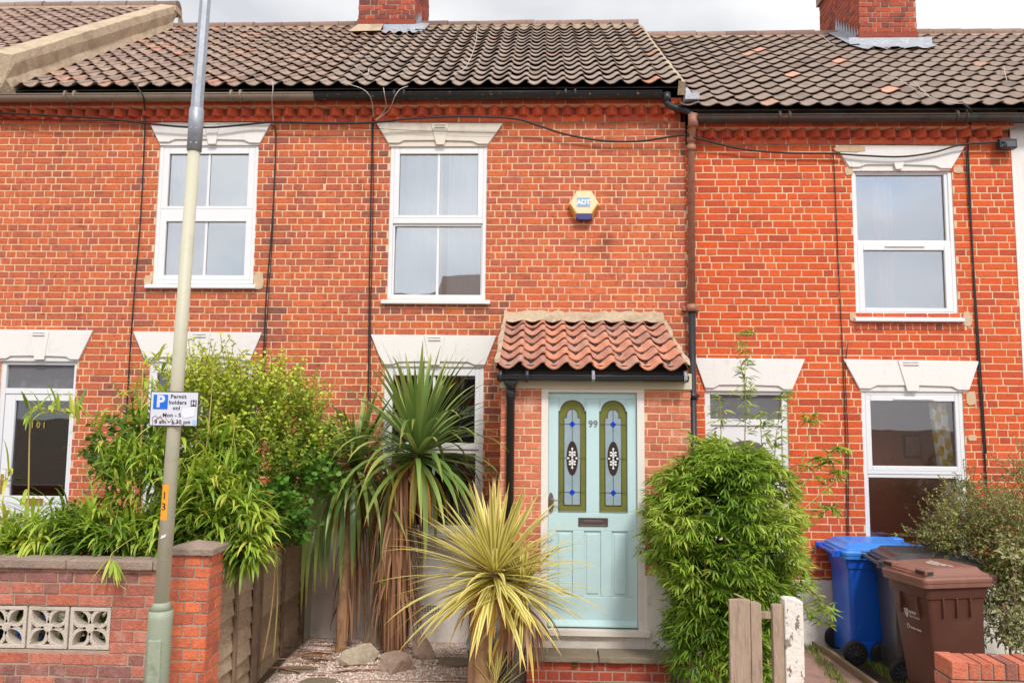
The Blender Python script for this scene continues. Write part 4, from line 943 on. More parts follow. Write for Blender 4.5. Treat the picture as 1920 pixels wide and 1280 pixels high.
for cx in (c1, c2):
    gy = ly + .012
    g = MB(); g.prism(arch(cx, hw, g_bot, g_sh, g_top, .012), gy + .004, gy + .008)
    og = g.build('leaded_light', OLIVE, door)
    mo = MB(); A_ = arch(cx, hw, g_bot, g_sh, g_top, .012); B_ = arch(cx, hw - .007, g_bot + .008, g_sh - .002, g_top - .008, .012)
    k = len(A_)
    mo.add([(p[0], ly - .004, p[1]) for p in A_] + [(p[0], gy + .003, p[1]) for p in B_], [(i, (i + 1) % k, (i + 1) % k + k, i + k) for i in range(k)]); mo.build('moulding', mat('grey_beading', [(120, 122, 112)], .5), og)
    iw = hw - .05; zi0, zi1 = g_bot + .06, g_sh - .055
    ip = [(cx - iw, zi0), (cx + iw, zi0), (cx + iw, zi1), (cx + iw - .022, zi1)] + [(cx + (iw - .022) * math.cos(t), g_sh - .035 + (.055) * math.sin(t)) for t in [math.pi * i / 14 for i in range(0, 15)]] + [(cx - iw + .022, zi1), (cx - iw, zi1)]
    g = MB(); g.prism(ip, gy + .001, gy + .0045); g.build('clear_glass', PALE, og)
    L_ = MB(); yy = gy - .0015; zm = (g_bot + g_sh) / 2 + .01
    zh = [DPX(1110, 795)[1], DPX(1110, 859)[1], DPX(1110, 923)[1]]
    kk = len(ip)
    for i in range(kk):
        p, q = Vector((ip[i][0], yy + .001, ip[i][1])), Vector((ip[(i + 1) % kk][0], yy + .001, ip[(i + 1) % kk][1])); L_.tube([p, q], .0035, 5)
    L_.box(cx - .003, cx + .003, yy, yy + .003, zi0, g_sh + .015)
    for z in zh: L_.box(cx - iw, cx + iw, yy, yy + .003, z - .003, z + .003)
    for z in (zh[0], zh[1], zh[2]):
        for s_ in (-1, 1): L_.box(min(cx + s_ * iw, cx + s_ * (hw - .008)), max(cx + s_ * iw, cx + s_ * (hw - .008)), yy, yy + .003, z - .002, z + .002)
    L_.build('lead', CAME, og)
    b_ = MB()
    for z in (zh[0], zh[2]): b_.prism([(cx - .026, z), (cx, z - .028), (cx + .026, z), (cx, z + .028)], yy - .003, yy + .001)
    b_.build('blue_diamonds', COB, og)
    s_ = MB(); el = [(cx + .050 * math.cos(t), zh[1] + .148 * math.sin(t)) for t in [2 * math.pi * i / 28 for i in range(28)]]; s_.prism(el, yy - .002, yy + .0005); s_.build('oval', SMOKE, og)
    f_ = MB()
    f_.box(cx - .004, cx + .004, yy - .005, yy - .002, zh[1] - .08, zh[1] + .08); f_.box(cx - .04, cx + .04, yy - .005, yy - .002, zh[1] - .004, zh[1] + .004)
    for zz, ww in ((0, .036), (.028, .02), (-.028, .02), (.052, .02), (-.052, .02)):
        for sg in (-1, 1):
            q = [(cx + sg * ww + .011 * math.cos(t), zh[1] + zz + .009 * math.sin(t)) for t in [2 * math.pi * i / 8 for i in range(8)]]; f_.prism(q, yy - .0055, yy - .002)
            f_.prism([(cx, zh[1] + zz - .004), (cx + sg * ww, zh[1] + zz - .004), (cx + sg * ww, zh[1] + zz + .004), (cx, zh[1] + zz + .004)], yy - .005, yy - .002)
    for zz in (.082, -.082, .012, -.012, .04, -.04): f_.prism([(cx - .011, zh[1] + zz), (cx, zh[1] + zz - .013), (cx + .011, zh[1] + zz), (cx, zh[1] + zz + .013)], yy - .0056, yy - .002)
    f_.build('etched_ornament', WHITE, og)
STEEL = mat('brushed_steel', [(150, 140, 134)], .35, metal=.8); STEELD = mat('dull_steel', [(104, 92, 90)], .4, metal=.5)
q = DPX(1112, 795); k = MB(); text(k, '99', .085, lambda x, y, z: (q[0] + x, ly - .004 - z, q[1] + y), bold=.0006); k.build('house_number', mat('number_chrome', [(112, 112, 108)], .4), door)
q = DPX(1112, 978); k = MB(); k.frame(q[0] - .128, q[0] + .128, ly - .008, ly + .002, q[1] - .037, q[1] + .037, .014); k.box(q[0] - .114, q[0] + .114, ly - .005, ly + .002, q[1] - .024, q[1] + .024); k.box(q[0] - .08, q[0] + .08, ly - .009, ly - .004, q[1] - .014, q[1] + .014)
k.build('letterbox', STEELD, door, bevel=.003)
q = DPX(1033, 942); k = MB()
k.loft([[(q[0] + a_ * math.cos(t), y, q[1] - .0 + b2 * math.sin(t)) for t in [2 * math.pi * i / 20 for i in range(20)]] for a_, b2, y in ((.024, .092, ly), (.024, .092, ly - .006), (.019, .087, ly - .01))])
k.tube([(q[0], ly - .008, q[1] + .03), (q[0], ly - .05, q[1] + .03), (q[0] + .02, ly - .058, q[1] + .03), (q[0] + .1, ly - .056, q[1] + .026)], [.009, .009, .009, .007], 8)
k.tube([(q[0], ly - .008, q[1] - .03), (q[0], ly - .016, q[1] - .03)], .009, 10); k.build('handle', STEEL, door)
# doorstep (two treads)
SLAB = mat('sandstone_slab', [(138, 124, 106)], .85, spots=[((112, 112, 84), 4, .5, .68, .5), ((164, 146, 126), 9, .55, .72, .6), ((96, 82, 70), 16, .62, .72, .5)], bump=.8, bscale=25)
st = thing('doorstep', 'sandstone slab doorstep on red brick risers below the pale aqua front door', 'step', (1.1, -1.4, 0))
sx0, sx1 = at(983, 1215, -1.5).x, at(1262, 1215, -1.5).x; zt = at(1110, 1231, -1.52).z
def rough_slab(mb, x0, x1, y0, y1, z0, z1, seed, mi=0, n=10):
    rg = random.Random(seed); P_ = []
    for i in range(n): P_.append((x0 + (x1 - x0) * i / n, y0 + rg.uniform(-.008, .008)))
    for i in range(4): P_.append((x1 + rg.uniform(-.006, .006), y0 + (y1 - y0) * i / 4))
    for i in range(n): P_.append((x1 - (x1 - x0) * i / n, y1))
    for i in range(4): P_.append((x0 + rg.uniform(-.006, .006), y1 - (y1 - y0) * i / 4))
    mb.prism(P_, z0, z1, mi, rg.random(), plane='xy')
m = MB(); xm_ = at(1122, 1215, -1.5).x; rough_slab(m, sx0, xm_ - .004, -1.53, PY - .02, zt - .045, zt, 1); rough_slab(m, xm_ + .004, sx1, -1.53, PY - .02, zt - .045, zt + .003, 2); m.build('tread', SLAB, st, bevel=.008)
m = MB(); brickwork(m, front(-1.48), sx0 + .02, sx1 - .02, -.1, zt - .05, (), seed=5, course=.075, Ls=.215, zb=zt - .05 - .3); brickwork(m, lambda u, z, n: (sx0 + .02 - n, -u, z), 1.05, 1.48, -.1, zt - .05, (), seed=6); brickwork(m, lambda u, z, n: (sx1 - .02 + n, u, z), -1.48, -1.05, -.1, zt - .05, (), seed=6)
m.build('riser', [mat('brick_riser', [(150, 62, 48), (176, 78, 56), (164, 70, 52)], .9, bump=.5, nvar=.14), MORTAR_G], st)
pt = MB(); zt2 = at(1200, 1264, -1.6).z
rough_slab(pt, at(1042, 1266, -1.56).x, at(1180, 1266, -1.56).x, -2.5, -1.5, -.1, .03, 11); rough_slab(pt, at(1184, 1266, -1.56).x, at(1275, 1266, -1.56).x, -2.5, -1.5, -.1, .032, 12); rough_slab(pt, at(1042, 1266, -1.56).x, 1.4, -3.1, -2.51, -.1, .02, 13)
tag(pt.build('path', SLAB, bevel=.008), kind='structure')
# ------------------------------------------------------------------ downpipes, cables, alarm, security light
def polyY(pts, Y): return [at(x, y, Y if len(q) == 2 else q[2]) for q in pts for x, y in [q[:2]]]
def smooth(pts, n=6):
    P_ = [Vector(p) for p in pts]; out_ = []
    for i in range(len(P_) - 1):
        p0 = P_[max(i - 1, 0)]; p1 = P_[i]; p2 = P_[i + 1]; p3 = P_[min(i + 2, len(P_) - 1)]
        for k in range(n):
            t = k / n; out_.append(.5 * ((2 * p1) + (-p0 + p2) * t + (2 * p0 - 5 * p1 + 4 * p2 - p3) * t * t + (-p0 + 3 * p1 - 3 * p2 + p3) * t ** 3))
    out_.append(P_[-1]); return out_
m = MB(); r = .036; Yp = -.075
top = at(1296, 262, Yp); j1 = at(1297, 578, Yp); bx = at(1300, 850, Yp)
m.tube([(top.x, -.19, at(1297, 225, -.19).z), (top.x, -.17, at(1297, 240, -.17).z), (top.x, Yp, top.z), (j1.x, Yp, j1.z)], [.045, r, r, r], 14)
m.tube([(top.x, -.19, at(1297, 222, -.19).z + .04), (top.x, -.19, at(1297, 238, -.19).z)], .052, 14)
for q in (262, 278): p = at(1296, q, Yp); m.tube([(p.x, Yp, p.z - .03), (p.x, Yp, p.z + .03)], r + .013, 14)
m.tube([(j1.x, Yp, j1.z - .035), (j1.x, Yp, j1.z + .04)], r + .014, 14); m.box(j1.x - .085, j1.x + .085, Yp + .02, 0, j1.z - .02, j1.z + .02)
pipe = m.build('downpipe', PIPE_RUST, h97)
m = MB(); m.tube([(j1.x, Yp, j1.z - .03), (j1.x, Yp, .06), (j1.x, Yp - .03, .0)], r, 14)
for z in (j1.z - .9, j1.z - 1.9): m.tube([(j1.x, Yp, z - .03), (j1.x, Yp, z + .03)], r + .01, 14); m.box(j1.x - .07, j1.x + .07, Yp + .02, 0, z - .015, z + .015)
m.build('lower_pipe', PIPE_BLK, pipe)
# black swan neck from the gutter of 99 over to the same pipe
m = MB(); m.tube(smooth([at(1250, 182, -.19), at(1252, 196, -.19), at(1268, 203, -.17), at(1288, 208, -.17), at(1300, 218, -.19)], 4), .033, 12); p = at(1250, 182, -.19); m.tube([(p.x, p.y, p.z - .05), (p.x, p.y, p.z + .04)], .045, 14)
m.build('gutter_outlet', PIPE_BLK, h99)

def cable(pts, r, label, m_=CABLE, Y=-.035, name='cable', group=None, seg=5):
    mb = MB(); P_ = smooth([at(*q[:2], q[2] if len(q) > 2 else Y) for q in pts], seg)
    mb.tube(P_, r, 6); return tag(mb.build(name, m_), label, 'cable', group)
cable([(0, 212, -.13), (120, 218, -.14), (200, 223, -.12), (270, 231, -.1), (340, 238, -.09), (400, 239, -.09), (470, 233, -.08), (520, 229, -.1), (620, 232, -.1), (700, 230, -.12), (770, 223, -.13), (860, 219, -.14), (960, 222, -.14), (1010, 236, -.1), (1060, 252, -.07), (1130, 264, -.06), (1200, 265, -.06), (1260, 256, -.1), (1296, 252, -.13)], .011, 'thick black cable sagging along the brick wall under the eaves, left of the rusty downpipe')
cable([(1300, 258, -.12), (1340, 268, -.08), (1400, 281, -.06), (1480, 287, -.06), (1560, 288, -.06), (1620, 292, -.07), (1690, 294, -.07), (1750, 286, -.07), (1800, 272, -.08), (1850, 268, -.08), (1876, 266, -.1)], .010, 'black cable sagging across the lintel top of the right house to the security light')
cable([(0, 224, -.05), (150, 226, -.05), (272, 228, -.06), (400, 229, -.06), (520, 229, -.06), (700, 231, -.06)], .005, 'thin dark wire running straight just below the brick cornice, at left')
VG = 'vertical cables down the brick fronts'
cable([(258, 158, -.27), (258, 164, -.30), (268, 180, -.29), (271, 200, -.13), (272, 228, -.06), (269, 300, -.02), (262, 430, -.02), (254, 520, -.02), (245, 640, -.02), (238, 760, -.02), (230, 880, -.02), (228, 960, -.02)], .008, 'black cable running down from the eaves left of the lamp post', group=VG)
cable([(512, 235, -.03), (517, 252, -.02), (514, 350, -.02), (508, 450, -.02), (499, 560, -.02), (493, 700, -.02), (489, 830, -.02)], .009, 'black twisted cable running down left of the centre windows between two houses', group=VG)
cable([(518, 250, -.018), (511, 440, -.018), (503, 560, -.018), (496, 700, -.018), (492, 830, -.018)], .004, 'thin companion wire beside the twisted cable left of the centre windows', group=VG)
cable([(700, 218, -.10), (698, 245, -.03), (696, 350, -.02), (694, 460, -.02), (692, 600, -.02), (690, 780, -.02), (688, 860, -.02)], .008, 'black cable running down hard against the left side of the centre windows', group=VG)
cable([(704, 226, -.08), (700, 244, -.03), (700, 350, -.018), (698, 460, -.018), (695, 600, -.018), (694, 760, -.018)], .005, 'thin black wire twisted round the cable beside the centre windows', group=VG)
cable([(1558, 290, -.05), (1563, 300, -.02), (1568, 400, -.02), (1573, 520, -.02), (1579, 640, -.02), (1585, 800, -.02), (1588, 960, -.02), (1588, 1040, -.02)], .005, 'thin black cable down the right house between its door and window', group=VG)
cable([(1590, 640, -.02), (1585, 700, -.022), (1590, 820, -.02), (1592, 1030, -.02)], .004, 'short thin black wire beside the cable left of the right downstairs window', group=VG)
cable([(1806, 195, -.28), (1816, 205, -.27), (1817, 225, -.14), (1815, 270, -.04), (1818, 350, -.02), (1822, 440, -.02), (1828, 560, -.02), (1836, 700, -.02), (1845, 830, -.02), (1851, 930, -.02)], .010, 'thick black cable down the far right of the row past the right windows', group=VG)
cable([(1810, 195, -.28), (1821, 208, -.27), (1821, 225, -.14), (1812, 300, -.03), (1816, 360, -.025), (1827, 520, -.02), (1838, 680, -.02), (1849, 850, -.02)], .006, 'thinner black cable wound beside the thick one at far right', group=VG)
cable([(640, 238, -.06), (800, 246, -.06), (940, 249, -.06)], .0025, 'fine dark wire crossing the lintel of the centre upstairs window', Y=-.06)
cable([(506, 158, -.27), (509, 152, -.28), (512, 162, -.31), (510, 185, -.27), (511, 205, -.13), (513, 235, -.05)], .005, 'pale wire looping over the weathered gutter above the gap between the left windows', WIRE)
cable([(640, 155, -.24), (675, 165, -.30), (692, 178, -.3), (698, 195, -.2), (700, 220, -.1)], .004, 'pale wire looping over the black gutter left of the centre upstairs window', WIRE)
cable([(719, 165, -.28), (721, 178, -.3), (724, 200, -.14), (716, 214, -.1), (704, 226, -.1)], .004, 'pale wire dropping off the black gutter, second of the loops above the centre window', WIRE)
cable([(765, 162, -.24), (750, 168, -.29), (740, 182, -.3), (730, 205, -.13), (706, 226, -.08)], .004, 'pale curved wire off the black gutter, rightmost loop above the centre window', WIRE)
def roofwire(pts, P, label):
    c = P(0, 0, 0); n_ = (P(0, 1, 0)[1] - c[1], P(0, 1, 0)[2] - c[2]); out_ = []
    nrm = Vector((0, -n_[1], n_[0])); c0 = Vector(c) + nrm * .085
    for x, y in pts:
        d = ray(x, y); out_.append(CAM + d * ((c0 - CAM).dot(nrm) / d.dot(nrm)))
    mb = MB(); mb.tube(smooth(out_, 5), .004, 5); tag(mb.build('cable', WIRE), label, 'cable', 'pale aerial wires on the roof tiles')
roofwire([(895, 50), (893, 75), (884, 105), (870, 130), (850, 136)], P99, 'pale wire trailing down the tiles of the middle roof right of the chimney')
roofwire([(664, 122), (676, 136), (688, 142), (692, 128)], P99, 'short pale wire lying on the tiles below the left chimney')
roofwire([(1540, 66), (1558, 82), (1566, 86)], P97, 'short pale wire on the tiles at the left foot of the right chimney')
roofwire([(1660, 137), (1690, 152), (1730, 176), (1775, 192), (1806, 194)], P97, 'long pale wire slanting down the right roof towards the gutter')
roofwire([(1712, 153), (1728, 168), (1746, 184)], P97, 'short pale wire crossing the long one on the right roof')
roofwire([(1882, 124), (1885, 140), (1888, 152)], P97, 'short pale upright wire on the tiles at far right')

al = thing('burglar_alarm', 'cream and yellow hexagonal alarm box with blue strobe high on the brick wall', 'alarm box', at(1095, 385, 0))
a = at(1095, 384, -.07); s = 1 / 180 * 1.02
hexo = [(a.x + x * s, a.z - y * s) for x, y in ((-14, -27), (14, -27), (29, -1), (16, 26), (-16, 26), (-29, -1))]
hexi = [(a.x + x * s, a.z - y * s) for x, y in ((-13, -25), (12, -25), (25, -2), (13, 16), (-13, 16), (-25, -2))]
m = MB(); k = 6
CREAM = mat('cream_plastic', [(236, 214, 170)], .4); AMB = mat('amber_plastic', [(232, 164, 60)], .4, spots=[((200, 130, 50), 20, .5, .7, .3)]); NAVY = mat('navy_lens', [(44, 40, 110)], .15, coat=.5)
m.add([(p[0], -.004, p[1]) for p in hexo] + [(p[0], -.05, p[1]) for p in hexo] + [(p[0], -.075, p[1]) for p in hexi], [(i, (i + 1) % 6, (i + 1) % 6 + 6, i + 6) for i in range(6)] + [(i + 6, (i + 1) % 6 + 6, (i + 1) % 6 + 12, i + 12) for i in range(6)] + [(12, 13, 14, 15, 16, 17)], 0, .5)
for i in (8 + 0, 8 + 2): m.m[6 + (2 if i == 8 else 4)] = 1
for i in (2, 4): m.m[i] = 1
m.build('case', [CREAM, AMB], al, bevel=.003)
m = MB()
for sg in (-1, 1):
    for i in range(6):
        t = (i + .6) / 6.6; px_, pz_ = sg * (27.5 + (14.5 - 27.5) * t), 0.5 + 21 * t
        x_, z_ = a.x + px_ * s, a.z - pz_ * s; m.box(x_ - .009, x_ + .009, -.072, -.055, z_ - .004, z_ + .003)
m.build('louvre', mat('louvre_brown', [(150, 96, 36)], .6), al)
m = MB(); m.prism([(a.x - 14 * s, a.z - 17 * s), (a.x + 14 * s, a.z - 17 * s), (a.x + 16 * s, a.z - 25 * s), (a.x + 11 * s, a.z - 29 * s), (a.x - 11 * s, a.z - 29 * s), (a.x - 16 * s, a.z - 25 * s)], -.088, -.01); m.build('strobe', NAVY, al, bevel=.006)
m = MB(); lx, lz_ = a.x - 1 * s, a.z + 4.5 * s; LB = mat('pale_blue_print', [(128, 172, 214)], .4)
m.box(lx - 12 * s, lx + 12 * s, -.0775, -.0752, lz_ - 8.5 * s, lz_ + 8.5 * s); m.build('badge', LB, al)
m = MB(); text(m, 'ADT', .072, lambda x, y, z: (lx + x, -.0785 - z, lz_ + y - .002), bold=.004, space=.95); m.build('lettering', WHITE, al)

sl_ = thing('security_light', 'small black security light fixed under the cornice at the right end', 'light', at(1888, 273, 0))
p = at(1888, 270, -.1); m = MB(); m.box(p.x - .09, p.x + .09, -.13, -.05, p.z - .055, p.z + .05); m.box(p.x - .03, p.x + .03, -.06, 0, p.z - .03, p.z + .03); m.build('lamp_housing', PIPE_BLK, sl_, bevel=.012)
m = MB(); m.box(p.x - .07, p.x + .07, -.134, -.128, p.z - .04, p.z + .02); m.build('lens', mat('lamp_lens', [(90, 90, 96)], .2), sl_)
m = MB(); m.tube(smooth([(p.x - .1, -.09, p.z + .01), (p.x - .05, -.15, p.z + .0), (p.x - .04, -.15, p.z - .04), (p.x - .08, -.12, p.z - .05)], 5), .008, 6); m.build('flex', CABLE, sl_)

# ------------------------------------------------------------------ lamp post with parking sign
lp = thing('lamp_post', 'tall tapering street lamp post, cream below and galvanised above, with orange number sticker', 'lamp post', (at(296, 1280, -3.32).x, -3.32, -.05))
LY = -3.32
def lpx(px, py): return at(px, py, LY)
POSTC = mat('cream_green_paint', [(196, 191, 168)], .5, spots=[((168, 166, 142), 6, .55, .72, .6), ((120, 110, 84), 22, .68, .76, .6)], bump=.15)
POSTG = mat('sage_green_paint', [(152, 160, 138)], .5, spots=[((100, 106, 88), 7, .56, .72, .7), ((176, 180, 160), 12, .6, .74, .5)], bump=.3)
GALV = mat('galvanised_steel', [(164, 168, 176)], .45, metal=.45, spots=[((140, 144, 152), 14, .45, .62, .6), ((186, 190, 198), 30, .55, .66, .5)])
b0 = lpx(296, 1285); b0.z = -.08; t0 = lpx(302, 1142); b0 = t0 + (t0 - lpx(324, 816)).normalized() * ((t0.z + .08) / max((lpx(324, 816) - t0).normalized().z, .1))
m = MB(); m.tube([b0, t0 - Vector((0, 0, .05)), t0], [.071, .071, .069], 24); m.tube([t0, t0 + Vector((0, 0, .035)), t0 + Vector((0, 0, .045))], [.069, .050, .046], 24)
m.build('base_column', POSTG, lp)
m = MB(); dcy = t0.y - .0705; ax = (t0 - b0); 
for q, w_ in ((0, .04),):
    c = b0 + ax * .5; m.box(c.x - .04 + .012, c.x + .04 + .012, c.y - .0735, c.y - .05, b0.z + .25, t0.z - .16)
m.build('access_door', POSTG, lp, bevel=.01)
top_c = lpx(364, 281)
m = MB(); m.tube([t0 + Vector((0, 0, .04)), top_c], [.044, .037], 20); m.build('lower_column', POSTC, lp)
s1 = lpx(364, 283); s2 = lpx(369, 206)
m = MB(); m.tube([s1, s2, s2 + Vector((0, 0, .008))], [.046, .046, .040], 20)
for q in (245, 272):
    c = lpx(366, q)
    for an in (-60, -100): m.tube([c + Vector((.044 * math.cos(R(an)), .044 * math.sin(R(an)), 0)), c + Vector((.05 * math.cos(R(an)), .05 * math.sin(R(an)), 0))], .006, 6)
m.build('sleeve', GALV, lp)
d = (lpx(385, 0) - s2); tt = s2 + d * 3.2
m = MB(); m.tube([s2 + Vector((0, 0, .002)), s2 + d * 1.0, tt], [.041, .036, .030], 8); o = m.build('upper_column', GALV, lp)
for p_ in o.data.polygons: p_.use_smooth = False
m = MB(); m.tube([tt, tt + Vector((0, -.2, .25)), tt + Vector((0, -.9, .4))], [.03, .028, .026], 10); m.build('bracket_arm', GALV, lp)
hb = tt + Vector((0, -1.2, .42)); m = MB(); m.loft([[(hb.x + a_ * math.cos(t), hb.y + b_ * math.sin(t), hb.z + z) for t in [2 * math.pi * i / 16 for i in range(16)]] for a_, b_, z in ((.06, .2, .08), (.12, .36, .03), (.13, .38, 0), (.1, .33, -.03))]); m.build('lamp_head', GALV, lp)
# orange sticker with the figures 1 3, wrapped on the column
ORG = mat('orange_sticker', [(240, 160, 40)], .5); INK = mat('dark_ink', [(60, 48, 40)], .6)
def on_col(px, py):   # centre and radius of the lower column at a picture height
    c = lpx(px, py); f_ = (c.z - t0.z) / (top_c.z - t0.z); return t0 + (top_c - t0) * f_, .044 + (.037 - .044) * f_
m = MB(); n = 10; vs = []
c0, r0 = on_col(315, 973); c1_, r1_ = on_col(318, 907)
for c, r_ in ((c0, r0), (c1_, r1_)):
    for i in range(n + 1):
        an = R(-140 + 68 * i / n); vs.append((c.x + (r_ + .0012) * math.cos(an), c.y + (r_ + .0012) * math.sin(an), c.z))
m.add(vs, [(i, i + 1, n + 2 + i, n + 1 + i) for i in range(n)], 0, .5, True); stk = m.build('number_sticker', ORG, lp)
m = MB()
for chx, py in (('1', 928), ('3', 949)):
    c, r_ = on_col(316, py)
    def PP_(x, y, z, c=c, r_=r_):
        an = R(-103) + x / r_; rr = r_ + .002 + z * .3; return (c.x + rr * math.cos(an), c.y + rr * math.sin(an), c.z + y)
    text(m, chx, .062, PP_, bold=.001)
m.build('figures', INK, stk)
m = MB(); c, r_ = on_col(308, 1004); m.prism([(c.x - .018, c.z - .012), (c.x + .012, c.z - .002), (c.x + .02, c.z + .014), (c.x - .008, c.z + .008)], c.y - r_ - .002, c.y - r_ + .004); m.build('sticker_scrap', WHITE, lp)

ps = thing('parking_sign', 'white parking sign with blue P and permit holders text, clamped to the lamp post', 'sign', at(325, 766, LY - .05))
SY = LY - .052
corn = [at(285, 733, SY), at(374, 734, SY), at(370, 800, SY), at(277, 798, SY)]
ux = ((corn[1] - corn[0]) + (corn[2] - corn[3])) / 2; uz = ((corn[0] - corn[3]) + (corn[1] - corn[2])) / 2
cen = (corn[0] + corn[1] + corn[2] + corn[3]) / 4; SW, SH = ux.length, uz.length; ux.normalize(); uz = (uz - ux * uz.dot(ux)).normalized(); un = ux.cross(uz)
if un.y > 0: un = -un
def SP(x, y, z): return cen + ux * x + uz * y + un * z
def sbox(mb, x0, x1, y0, y1, z0, z1, mi=0):
    vs = [SP(x, y, z) for x in (x0, x1) for y in (z0, z1) for z in (y0, y1)]
    vs = [SP(x, y, z) for x in (x0, x1) for y in (y0, y1) for z in (z0, z1)]
    mb.add(vs, [(0, 1, 3, 2), (4, 6, 7, 5), (0, 4, 5, 1), (2, 3, 7, 6), (0, 2, 6, 4), (1, 5, 7, 3)], mi)
SGN = mat('sign_white', [(214, 214, 224)], .4); SBLU = mat('sign_blue', [(20, 110, 214)], .35); SBLK = mat('sign_black', [(50, 50, 60)], .5)
h_, v_ = SW / 2, SH / 2
m = MB(); sbox(m, -h_, h_, -v_, v_, -.004, 0); pl_ = m.build('plate', SBLK, ps, bevel=.004)
m = MB(); e = .006; sbox(m, -h_ + e, h_ - e, -v_ + e, v_ - e, 0.0002, .0012); m.build('face', SGN, ps)
U = SW / 93.0
m = MB(); sbox(m, -h_ + 6 * U, -h_ + 34 * U, v_ - 34 * U, v_ - 6.5 * U, .0014, .002); bp = m.build('blue_panel', SBLU, ps, bevel=.004)
m = MB(); text(m, 'P', .098, lambda x, y, z: SP(-h_ + 20 * U + x, v_ - 20 * U + y, .0026 + z * .3), bold=.0045); m.build('letter_p', SGN, bp)
m = MB()
for tx, cx_, cy_, sz in (('Permit', 54, 10, .034), ('holders', 53, 21, .034), ('onl', 51, 31.5, .034), ('Mon - S', 43, 45, .034), ('8 am - 6.30 pm', 45, 57.5, .034)):
    text(m, tx, sz, lambda x, y, z, a_=cx_, b_=cy_: SP(-h_ + a_ * U + x, v_ - b_ * U + y, .002 + z * .3), bold=.0009, space=1.08)
m.build('wording', SBLK, ps)
m = MB(); sbox(m, -h_ + 78 * U, -h_ + 89 * U, v_ - 28 * U, v_ - 16 * U, .0014, .002); hb_ = m.build('zone_panel', SBLK, ps)
m = MB(); text(m, 'H', .036, lambda x, y, z: SP(-h_ + 83.5 * U + x, v_ - 22 * U + y, .0026 + z * .3), bold=.0014); m.build('letter_h', SGN, hb_)
m = MB(); m.add([SP(-h_ + x * U, v_ - y * U, .0032) for x, y in ((63, 32), (88, 28), (86, 46), (68, 50), (61, 44))], [(0, 1, 2, 3, 4)]); m.build('torn_patch', mat('torn_sticker', [(226, 228, 236)], .6), ps)
m = MB(); sbox(m, -h_ + 83 * U, -h_ + 90 * U, v_ - 62 * U, v_ - 53 * U, .0014, .003); m.build('blue_scrap', mat('pale_blue_scrap', [(160, 200, 230)], .6), ps)
m = MB()
for pts_ in (((8, 62), (6, 50), (12, 46), (18, 52), (22, 46), (26, 54), (20, 60)), ((30, 46), (34, 54), (40, 58), (44, 50)), ((44, 62), (56, 58), (68, 64)), ((10, 56), (20, 48), (34, 60))):
    m.tube([SP(-h_ + x * U, v_ - y * U, .003) for x, y in pts_], .0016, 4)
m.build('graffiti_scrawl', mat('brown_scrawl', [(150, 110, 80)], .7), ps)
m = MB(); c = cen + Vector((0, .05, 0)); m.tube([c + Vector((0, 0, -.012)), c + Vector((0, 0, .012))], .046, 18); m.box(c.x - .02, c.x + .02, c.y - .05, c.y - .02, c.z - .012, c.z + .012); m.build('clamp', GALV, ps)

# ------------------------------------------------------------------ left garden wall with screen blocks and pier
gwl = thing('garden_wall', 'low red brick garden wall with pierced concrete blocks and coping, left behind the lamp post', 'wall', (-4, FY, -.05))
zc = at(200, 1057, FY).z; xp0 = at(318, 1150, FY).x; xp1 = at(391, 1150, FY).x
bl = rect(-26, 1135, 208, 1217, FY); bz0, bz1 = bl[2], bl[3]; bx1 = bl[1]; BS = (at(208, 1170, FY).x - at(129, 1170, FY).x)
x_l = -8.0; hole = [(bx1 - 3 * BS, bx1, bz0, bz1)]
m = MB(); brickwork(m, front(FY), x_l, xp0 + .02, -.12, zc - .03, hole, seed=201, course=.0765, Ls=.226, joint=.013, flem=.08, zb=bz1 % .0765, proud=.006, jit=.003, dark=[(*rect(-900, 1060, 330, 1092, FY), .8), (*rect(-900, 1090, 330, 1116, FY), .55), (*rect(-900, 1240, 330, 1300, FY), .5)])
for x in (hole[0][0],): pass
m.box(x_l, hole[0][0] - .0, FY + .002, FY + .11, -.12, zc - .03, 1); m.box(hole[0][1], xp0 + .02, FY + .002, FY + .11, -.12, zc - .03, 1); m.box(hole[0][0], hole[0][1], FY + .002, FY + .11, -.12, bz0, 1); m.box(hole[0][0], hole[0][1], FY + .002, FY + .11, bz1, zc - .03, 1)
m.build('brickwork', [BRICK_G, MORTAR_G, BRICK_PU], gwl)
COPE = mat('concrete_coping', [(150, 130, 116)], .95, spots=[((104, 88, 80), 5, .5, .7, .7), ((190, 172, 156), 16, .6, .72, .5), ((96, 100, 66), 9, .66, .76, .6)], bump=1.0, bscale=50)
m = MB(); x = x_l
while x < xp0:
    xe = min(x + .6, xp0 + .01); rough_slab(m, x + .002, xe - .002, FY - .045, FY + .15, zc - .03, zc + .03, int(x * 10) + 90, n=5); x += .6
m.build('coping', COPE, gwl, bevel=.008)
